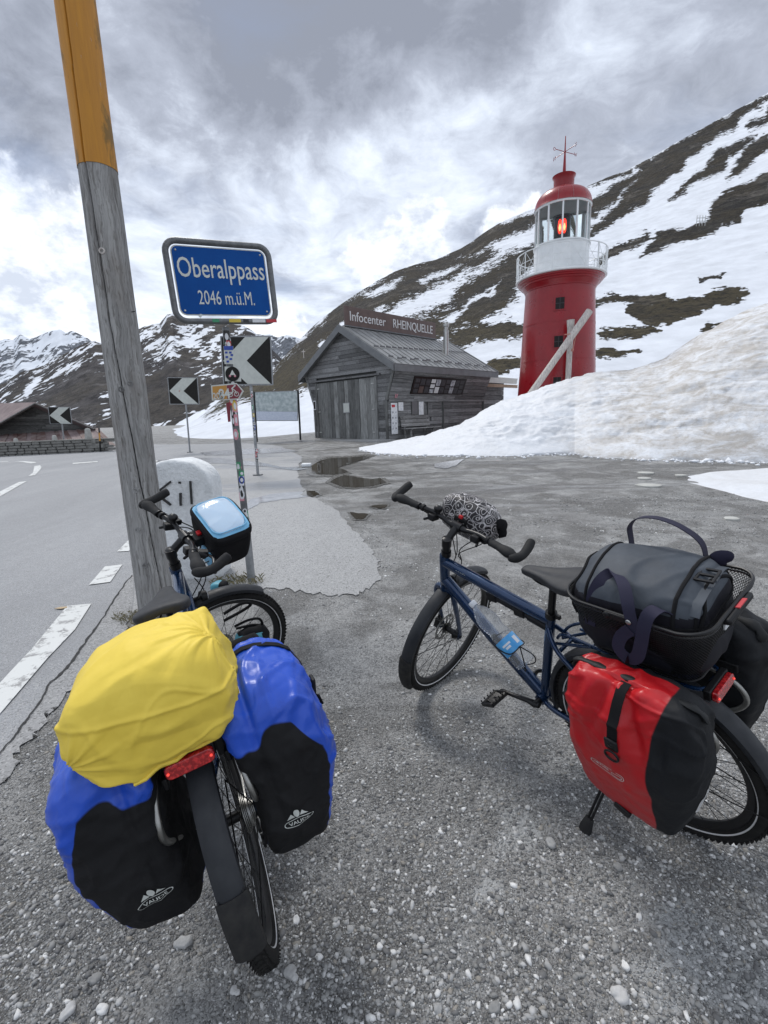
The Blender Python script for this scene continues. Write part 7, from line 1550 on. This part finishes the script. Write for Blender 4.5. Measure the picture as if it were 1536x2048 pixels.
g.obj('gathered_end', 'cordura_black', fb)
g = G(); g.box((-.075, 0, -.005), (.03, .07, .05)); rm = g.obj('bar_mount', 'black_plastic', fb, bevel=.004); g = G(); g.box((-.088, .0, .022), (.012, .02, .016)); g.obj('release_button', 'tarp_red', rm, bevel=.003)
# small turquoise bag low beside the left bicycle's front wheel
tp_ = BML.inverted()@W(505, 1278, 2.02)
tb = thing('small_bag', 'small turquoise dry bag with black roll top behind the blue pannier', 'bag', Tr(*W(507, 1282, 2.0))@Matrix.Rotation(.5, 4, 'Z'))
sb = softbox((.075, .055, .07), 22, 3.5, lambda p, u: Vector((p.x, p.y*(1-.35*max(0, u.z)), p.z)), lambda c, n: 1 if c.x > .45 or c.z > .72 else 0, lambda p: .006*noi(p, 22)+.005*max(0, ridged(p, 20, 2)-.4)); soft_obj('bag_body', sb, ['teal', 'cordura_black'], tb)
g = G(); g.tube(smooth_path([(-.08, -.02, .10), (-.02, -.03, .12), (.03, -.02, .11), (.045, 0, .07), (.0, .01, .075), (-.07, .0, .08)], 5), .006, 7); g.tube(smooth_path([(-.12, -.02, .17), (-.04, -.02, .20), (.0, -.02, .19), (-.03, 0, .16), (-.12, 0, .13)], 5), .007, 7); g.obj('handle_loops', 'strap', tb)
tb2 = thing('small_bag', 'sliver of a turquoise bag seen over the left bicycle front mudguard', 'bag', Tr(*W(440, 1176, 2.25))); sb = softbox((.04, .04, .035), 12, 3.5, None, lambda c, n: 1 if c.x > .2 else 0, lambda p: .004*noi(p, 30)); soft_obj('bag_body', sb, ['teal', 'cordura_black'], tb2)
# ---------------------------------------------------------------- basket and cool bag
BK = BMR@Tr(-.035, -.045, .785)
bk = thing('wire_basket', 'black wire mesh basket on the rack of the right bicycle', 'basket', BK)
def brect(f, n=14):     # f 0 bottom .. 1 rim
    hx, hy = .158+.042*f, .118+.052*f; r = .05+.015*f; out = []
    for cx_, cy_, a0 in ((hx-r, hy-r, 0), (-hx+r, hy-r, 90), (-hx+r, -hy+r, 180), (hx-r, -hy+r, 270)):
        for i in range(7): a = R_(a0+90*i/6); out.append(Vector((cx_+r*math.cos(a)-.010*f, cy_+r*math.sin(a), .205*f+(.012*f*(math.cos(min(1, abs((cx_+r*math.cos(a))/hx))*math.pi))*-1))))
    # densify
    res = []; L_ = []
    for i in range(len(out)): L_.append((out[(i+1) % len(out)]-out[i]).length)
    tot = sum(L_); N_ = 150; k = 0; acc = 0
    for s in range(N_):
        d = tot*s/N_
        while acc+L_[k] < d-1e-9: acc += L_[k]; k += 1
        res.append(out[k]+(out[(k+1) % len(out)]-out[k])*((d-acc)/max(L_[k], 1e-6)))
    return res
rows = 22; RW = [brect(i/rows) for i in range(rows+1)]
g = G(); wv_ = .00085
def ribbon(pts, r): g.tube(pts, r, 4, cap=False)
N_ = 150
for s in range(0, N_):
    for sgn in (1, -1): 
        if s % 1 == 0: ribbon([RW[i][(s+sgn*(i*.5 if False else i)) % N_] for i in range(0, rows+1)], wv_)
tag(g.obj('wire_mesh', 'basket_wire', bk, smooth=60), kind='stuff')
g = G(); g.tube(RW[-1], .0048, 8, closed=True); g.obj('rim', 'basket_wire', bk); g = G(); g.tube(RW[0], .0035, 8, closed=True); g.obj('bottom_ring', 'basket_wire', bk)
g = G(); g.tube([p+Vector((0, 0, -.012)) for p in RW[-1]], .0025, 6, closed=True); g.obj('rim', 'basket_wire', bk)
g = G(); g.add([tuple(p) for p in RW[0]], [tuple(range(N_))]); g.obj('floor', 'basket_floor', bk, smooth=0)
g = G(); g.box((-.213, 0, .205), (.03, .14, .018), None, Matrix.Rotation(.25, 3, 'Y')); hd_ = g.obj('handle_plate', 'black_plastic', bk, bevel=.006); g = G(); g.box((-.216, -.01, .2155), (.02, .045, .003), None, Matrix.Rotation(.25, 3, 'Y')); g.obj('red_sticker', 'sticker_red', hd_, smooth=0)
tag(hd_, 'dark grip plate with a red label')
g = G(); g.box((-.205, 0, .175), (.004, .10, .02)); g.obj('badge', 'paper', bk, smooth=0)
g = G(); q = [RW[-1][i]+Vector((0, .006, 0)) for i in range(28, 46)]; 
c_ = Vector((0.0, .172, .203)); g.box(c_, (.085, .012, .02)); g.sphere(c_+Vector((.035, .006, .0)), .010, None, 8, (1, .5, 1)); g.obj('side_clip', 'black_plastic', bk, bevel=.003); g = G(); g.sphere(c_+Vector((-.03, .010, .003)), .008, None, 8, (1, .4, 1)); g.obj('clip_stud', 'silver', bk)
cb = thing('cool_bag', 'grey-blue cool bag with black piping and dark straps sitting in the wire basket', 'bag', BK@Tr(.008, .0, .135)@Matrix.Rotation(R_(4), 4, 'Z'))
def cdef(p, u):
    p.z += .022*(1-u.x*u.x)*(1-u.y*u.y)*max(0, u.z)-.016*max(0, u.z)*max(0, u.y)-.012*max(0, u.z)*abs(u.x)**3; return p
def cmf(c, n):
    if c.z > .35 and (n.z > .35) and abs(c.x) < .96: return 0
    if n.z > .6: return 0
    return 1
def cwr(p): return .009*noi(Vector(p)+Vector((3, 1, 2)), 6)+.004*crease((p.x, p.y*.6, p.z), 9, 4, .12)+.006*noi((p.x*9, p.y*9, p.z*9+3))-.010*math.exp(-((p.x+.02)/.05)**2-((p.y-.03)/.04)**2)*(p.z > 0)+.004*max(0, ridged((p.x, p.y*.7, p.z), 10, 5)-.4)
sb = softbox((.193, .145, .142), 50, 4.0, cdef, cmf, cwr); bc = bvh_of(sb); soft_obj('bag_body', sb, ['cooler_grey', 'cooler_dark'], cb)
def piping(pts, r=.004, nm='piping', m_='cordura_black', closed=False):
    q = [drape(bc, p, (-p[0]*.4, -p[1]*.4, -1) if False else (0, 0, -1), .001) for p in pts]; g = G(); g.tube(q, r, 8, closed=closed); return g.obj(nm, m_, cb)
def loop_ring(x, a0, a1, r=.0048):
    q = []
    for i in range(41):
        a = R_(a0+(a1-a0)*i/40); d = Vector((0, -math.cos(a), -math.sin(a))); h = bc.ray_cast(Vector((x, 0, .01))-d*.5, d)
        if h[0] is not None: q.append(h[0]-d*.001)
    g = G(); g.tube(q, r, 8); return g.obj('piping', 'cordura_black', cb)
loop_ring(-.118, -10, 165, .0055); loop_ring(.122, -10, 165); loop_ring(-.163, 0, 165, .004)
for zz_ in (.055,):
    q = []
    for i in range(64):
        a = 2*math.pi*i/64; d = Vector((-math.cos(a), -math.sin(a), 0)); h = bc.ray_cast(Vector((0, 0, zz_))-d*.5, d); q.append(h[0]-d*.001 if h[0] is not None else Vector((0, 0, 0)))
    g = G(); g.tube(q, .0035, 6, closed=True); g.obj('zip', 'cordura_black', cb)
g = G()
for s_ in (-1, 1):
    q = []
    for i in range(21):
        a = R_(180*i/20); y = -.125*math.cos(a); z = .0+.120*math.sin(a)**.8; q.append(drape(bc, (0, y*.98, z), (-s_, 0, 0), .002))
    g.tube(q, .005, 8)
g.obj('end_piping', 'cordura_black', cb)
# top buckle strap
g = G(); q = [drape(bc, (-.155, y, 0), (0, 0, -1), .003) for y in np.linspace(-.10, .115, 12)]; g.strip(q, .032, .003, Vector((1, 0, 0))); g.obj('lid_strap', 'cooler_grey', cb)
b_ = drape(bc, (-.145, -.01, 0), (0, 0, -1), .010); g = G(); 
for dy in (-.028, .0, .028): g.bar(b_+Vector((-.02, dy, 0)), b_+Vector((.02, dy, 0)), .008, .006)
for dx in (-.02, .02): g.bar(b_+Vector((dx, -.032, 0)), b_+Vector((dx, .032, 0)), .007, .007)
g.obj('side_buckle', 'black_plastic', cb, bevel=.0015)
# carrying handles: one standing loop at the far side, one slumped strap on the near side
def loop(pts, w_, nm, side, m_='strap_violet'): g = G(); g.strip(smooth_path(pts, 7), w_, .0025, side); return g.obj(nm, m_, cb)
loop([(.10, -.137, .06), (.105, -.140, .13), (.098, -.130, .185), (.060, -.118, .225), (.0, -.115, .232), (-.06, -.120, .205), (-.10, -.134, .15), (-.105, -.138, .06)], .030, 'carrying_handle', Vector((0, 1, .25)))
loop([(.115, .142, -.02), (.105, .140, .06), (.085, .120, .125), (.060, .095, .152), (.03, .105, .158), (.0, .135, .15), (-.02, .165, .12), (-.03, .178, .085), (-.045, .185, .03)], .032, 'carrying_handle', [Vector((1, 0, .3))]*57)
loop([(-.110, .125, .08), (-.09, .145, .110), (-.075, .170, .105), (-.066, .185, .07), (-.058, .192, .02), (-.045, .198, -.03), (-.02, .20, -.045), (.005, .196, -.02), (-.005, .19, .02), (-.03, .188, .05)], .034, 'dangling_strap', Vector((1, 0, .2)))
g = G(); g.tube(smooth_path([(-.12, -.125, .10), (-.15, -.135, .12), (-.17, -.14, .115)], 4), [.006, .02, .024, .026, .024, .022, .02, .014, .008], 8, flat=(.3, 1)); g.obj('strap_end', 'strap_violet', cb)
# ---------------------------------------------------------------- loose gravel and tufts
def asphalt_side(x, y):   # true where pavement / road is (no gravel)
    px, py = projn(np.stack([x, y, gz(x, y)], 1))
    poly = [(-4000, 2400), (-400, 2100), (0, 1572), (91, 1435), (140, 1384), (186, 1329), (262, 1238), (345, 1225), (430, 1190), (560, 1178), (712, 1192), (765, 1158), (755, 1118), (716, 1070), (672, 1020), (606, 975), (592, 940), (606, 915), (500, 880), (-4000, 880)]
    return seg_dist(px, py, poly) > np.random.default_rng(3).exponential(7, len(px))-3
ico = bmesh.new(); bmesh.ops.create_icosphere(ico, subdivisions=1, radius=1); ico.verts.ensure_lookup_table()
IV = np.array([v.co[:] for v in ico.verts]); IF = np.array([[v.index for v in f.verts] for f in ico.faces]); ico.free()
def pebbles(name, x, y, s, mats, seed, flat=.6, sink=.3):
    r_ = np.random.default_rng(seed); n = len(x); k = r_.integers(0, 16, n)
    base = np.stack([IV*(1+r_.normal(0, .20, (len(IV), 1))) for _ in range(16)])      # 16 shapes
    V = base[k]*np.stack([s*r_.uniform(.7, 1.35, n), s*r_.uniform(.6, 1.0, n), s*flat*r_.uniform(.7, 1.2, n)], 1)[:, None, :]
    tx = r_.uniform(-.5, .5, n); c_, s__ = np.cos(tx)[:, None], np.sin(tx)[:, None]; V[..., 0], V[..., 2] = V[..., 0]*c_-V[..., 2]*s__, V[..., 0]*s__+V[..., 2]*c_
    a = r_.uniform(0, 2*np.pi, n); ca, sa = np.cos(a)[:, None], np.sin(a)[:, None]
    X = V[..., 0]*ca-V[..., 1]*sa+x[:, None]; Y = V[..., 0]*sa+V[..., 1]*ca+y[:, None]; Z = V[..., 2]+(gz(x, y)+s*flat*(1-2*sink)*.5)[:, None]
    P = np.stack([X, Y, Z], -1).reshape(-1, 3); Fc = (IF[None]+(np.arange(n)*len(IV))[:, None, None]).reshape(-1, 3)
    me = bpy.data.meshes.new(name); me.vertices.add(len(P)); me.vertices.foreach_set('co', P.ravel()); me.loops.add(Fc.size); me.loops.foreach_set('vertex_index', Fc.ravel())
    me.polygons.add(len(Fc)); me.polygons.foreach_set('loop_start', np.arange(len(Fc))*3); me.update(calc_edges=True)
    for m_ in mats: me.materials.append(MATS[m_])
    me.polygons.foreach_set('material_index', np.repeat(r_.choice(len(mats), n, p=WTS[:len(mats)]/np.sum(WTS[:len(mats)])), len(IF)).astype(np.int32)); me.update()
    return link(name, me)
for i, c in enumerate(((.12, .12, .12), (.21, .21, .205), (.29, .29, .285), (.39, .39, .385), (.56, .56, .55), (.24, .225, .20))): mat('pebble_%d' % i, c, .8, col2=tuple(x*1.25 for x in c), nscale=60)
PM_ = ['pebble_%d' % i for i in (1, 0, 2, 3, 4, 5)]; WTS = np.array([.30, .24, .22, .13, .05, .06])
r_ = np.random.default_rng(5); NN = 330000
u1 = r_.random(NN); yy = .25*(7.5/.25)**u1**.9; xx = r_.uniform(-1.15, 1.15, NN)*(yy*.95+.35)
dens = fbm(xx, yy, 50, 4, .55)+.6*fbm(xx, yy, 51, 4, 1.6)+.25*fbm(xx, yy, 53, 3, .18)
keep = (dens > r_.normal(.04, .20, NN)) & ~asphalt_side(xx, yy); xx, yy = xx[keep], yy[keep]; n_ = len(xx)
sz = np.exp(r_.normal(np.log(.0031), .50, n_)); sz = np.clip(sz, .0015, .0115)*(1+.10*np.maximum(0, yy-1.5)); px_, py_ = projn(np.stack([xx, yy, yy*0], 1)); 
vis = (px_ > -60) & (px_ < 1600) & (py_ < 2110); xx, yy, sz = xx[vis], yy[vis], sz[vis]
xx, yy, sz = xx[:150000], yy[:150000], sz[:150000]
bigk = sz > .0052*(1+.10*np.maximum(0, yy-1.5))
tag(pebbles('gravel', xx[bigk], yy[bigk], sz[bigk], PM_, 6), kind='stuff', label='loose grey gravel scattered over the lot')
IV = np.array([(1, 0, 0), (-1, 0, 0), (0, 1, 0), (0, -1, 0), (0, 0, 1), (0, 0, -1)], float); IF = np.array([(0, 2, 4), (2, 1, 4), (1, 3, 4), (3, 0, 4), (2, 0, 5), (1, 2, 5), (3, 1, 5), (0, 3, 5)])
tag(pebbles('grit', xx[~bigk], yy[~bigk], sz[~bigk], PM_, 7), kind='stuff', label='fine angular grit between the larger gravel')
# the larger stones one by one
big = [(367, 1888, 24, 'largest angular grey stone, just left of the left bicycle rear mudflap'), (582, 1947, 20, 'rounded grey stone right of the left bicycle rear tyre'), (190, 1960, 18, 'pale oval stone below the lower left blue pannier'), (160, 1718, 16, 'tan stone left of the lower left blue pannier'), (136, 2026, 20, 'pale flat stone at the bottom left corner'), (205, 2022, 18, 'pointed pale stone at the bottom edge, second from the left corner'), (122, 1525, 14, 'grey stone beside the asphalt edge, left of the blue pannier'),
       (592, 1842, 12, 'small grey stone right of the left bicycle rear rim'), (1075, 1767, 11, 'whitish round stone in the open gravel between kickstand and bottom edge'), (1002, 1825, 12, 'white stone left of the middle in the open gravel'), (1236, 1736, 18, 'oval grey stone below the red pannier'), (1250, 1933, 14, 'pale stone, upper one of the cluster at lower right'), (1242, 1995, 24, 'flat grey stone near the bottom edge, below the pale cluster'), (876, 2022, 15, 'pale stone at the bottom edge left of centre of the open gravel'), (990, 2018, 20, 'long grey stone at the bottom edge, centre'), (1100, 1688, 22, 'grey stone just left of the kickstand foot'), (470, 1985, 16, 'grey stone below the left bicycle rear wheel')]
rr = random.Random(12)
for i, (px, py, sp_, lab) in enumerate(big):
    p = gpt(px, py); d = (p-CAMP).length; s_ = sp_/2*d/F*.92; g = G(); ks = rr.uniform(0, 9)
    sbx = softbox((s_*rr.uniform(.9, 1.15), s_*rr.uniform(.6, .85), s_*.5), 7, 2.3, None, None, lambda q: .34*s_*noi((q.x/s_+ks, q.y/s_, q.z/s_))-.20*s_*max(0, noi((q.x/s_*1.6+ks*2, q.y/s_*1.6, q.z/s_)))+.08*s_*noi((q.x/s_*4+ks, q.y/s_*4, 0))); o = soft_obj('stone', sbx, [PM_[rr.choice((0, 2, 2, 3, 0, 4))]])
    o.location = p+Vector((0, 0, s_*.28)); o.rotation_euler = (rr.uniform(-.2, .2), rr.uniform(-.2, .2), rr.uniform(0, 6))
    tag(o, lab, 'stone', 'larger loose stones in the gravel')
# dry grass around the post foot and beneath the pole
def tuft(cx, cy, rad, n, h, m_, seed):
    r = random.Random(seed); g = G()
    for _ in range(n):
        a = r.uniform(0, 6.28); q = rad*math.sqrt(r.random()); x, y = cx+q*math.cos(a)*1.6, cy+q*math.sin(a); hh = h*r.uniform(.3, 1); b_ = r.uniform(0, 6.28); l = r.uniform(.3, 1.2)*hh; z = float(gz(x, y))+.008; w_ = .0012
        g.add([(x-w_, y, z), (x+w_, y, z), (x+l*.5*math.cos(b_)+w_, y+l*.5*math.sin(b_), z+hh*.7), (x+l*math.cos(b_), y+l*math.sin(b_), z+hh*.85)], [(0, 1, 2, 3)])
    o = g.obj('grass', m_, None, smooth=0); tag(o, kind='stuff', label='dry grass blades at the foot of the posts'); return o
mat('dry_grass', (.26, .22, .13), .8, col2=(.12, .12, .06), nscale=20); mat('moss_dirt', (.05, .05, .03), .9)
tuft(pb0.x+.0, pb0.y-.20, .16, 240, .05, 'dry_grass', 1); p = gpt(470, 1170); tuft(p.x, p.y+.05, .16, 260, .07, 'dry_grass', 2); p = gpt(262, 1236); tuft(p.x, p.y, .09, 160, .05, 'dry_grass', 3)

# snow crumbs fallen from the bank
r_ = np.random.default_rng(77); cx_ = []; 
for px, py in [(u, float(np.interp(u, [708, 760, 830, 900, 1040, 1150, 1180, 1300, 1536], [899, 907, 911, 912, 912, 908, 914, 921, 926]))) for u in r_.uniform(715, 1560, 420)]:
    q = gpt(px, py+abs(r_.normal(0, 2.2))-1.0); cx_.append((q.x, q.y))
cx_ = np.array(cx_); IV = np.array([v for v in [(1, 0, 0), (-1, 0, 0), (0, 1, 0), (0, -1, 0), (0, 0, 1), (0, 0, -1)]], float)*1.0
mat('snow_crumb', (.70, .72, .75), .7); WTS = np.array([1.0])
o = pebbles('snow_crumbs', cx_[:, 0], cx_[:, 1], np.clip(np.exp(r_.normal(np.log(.03), .6, len(cx_))), .01, .12), ['snow_crumb'], 9); tag(o, kind='stuff', label='crumbs of snow along the foot of the bank')
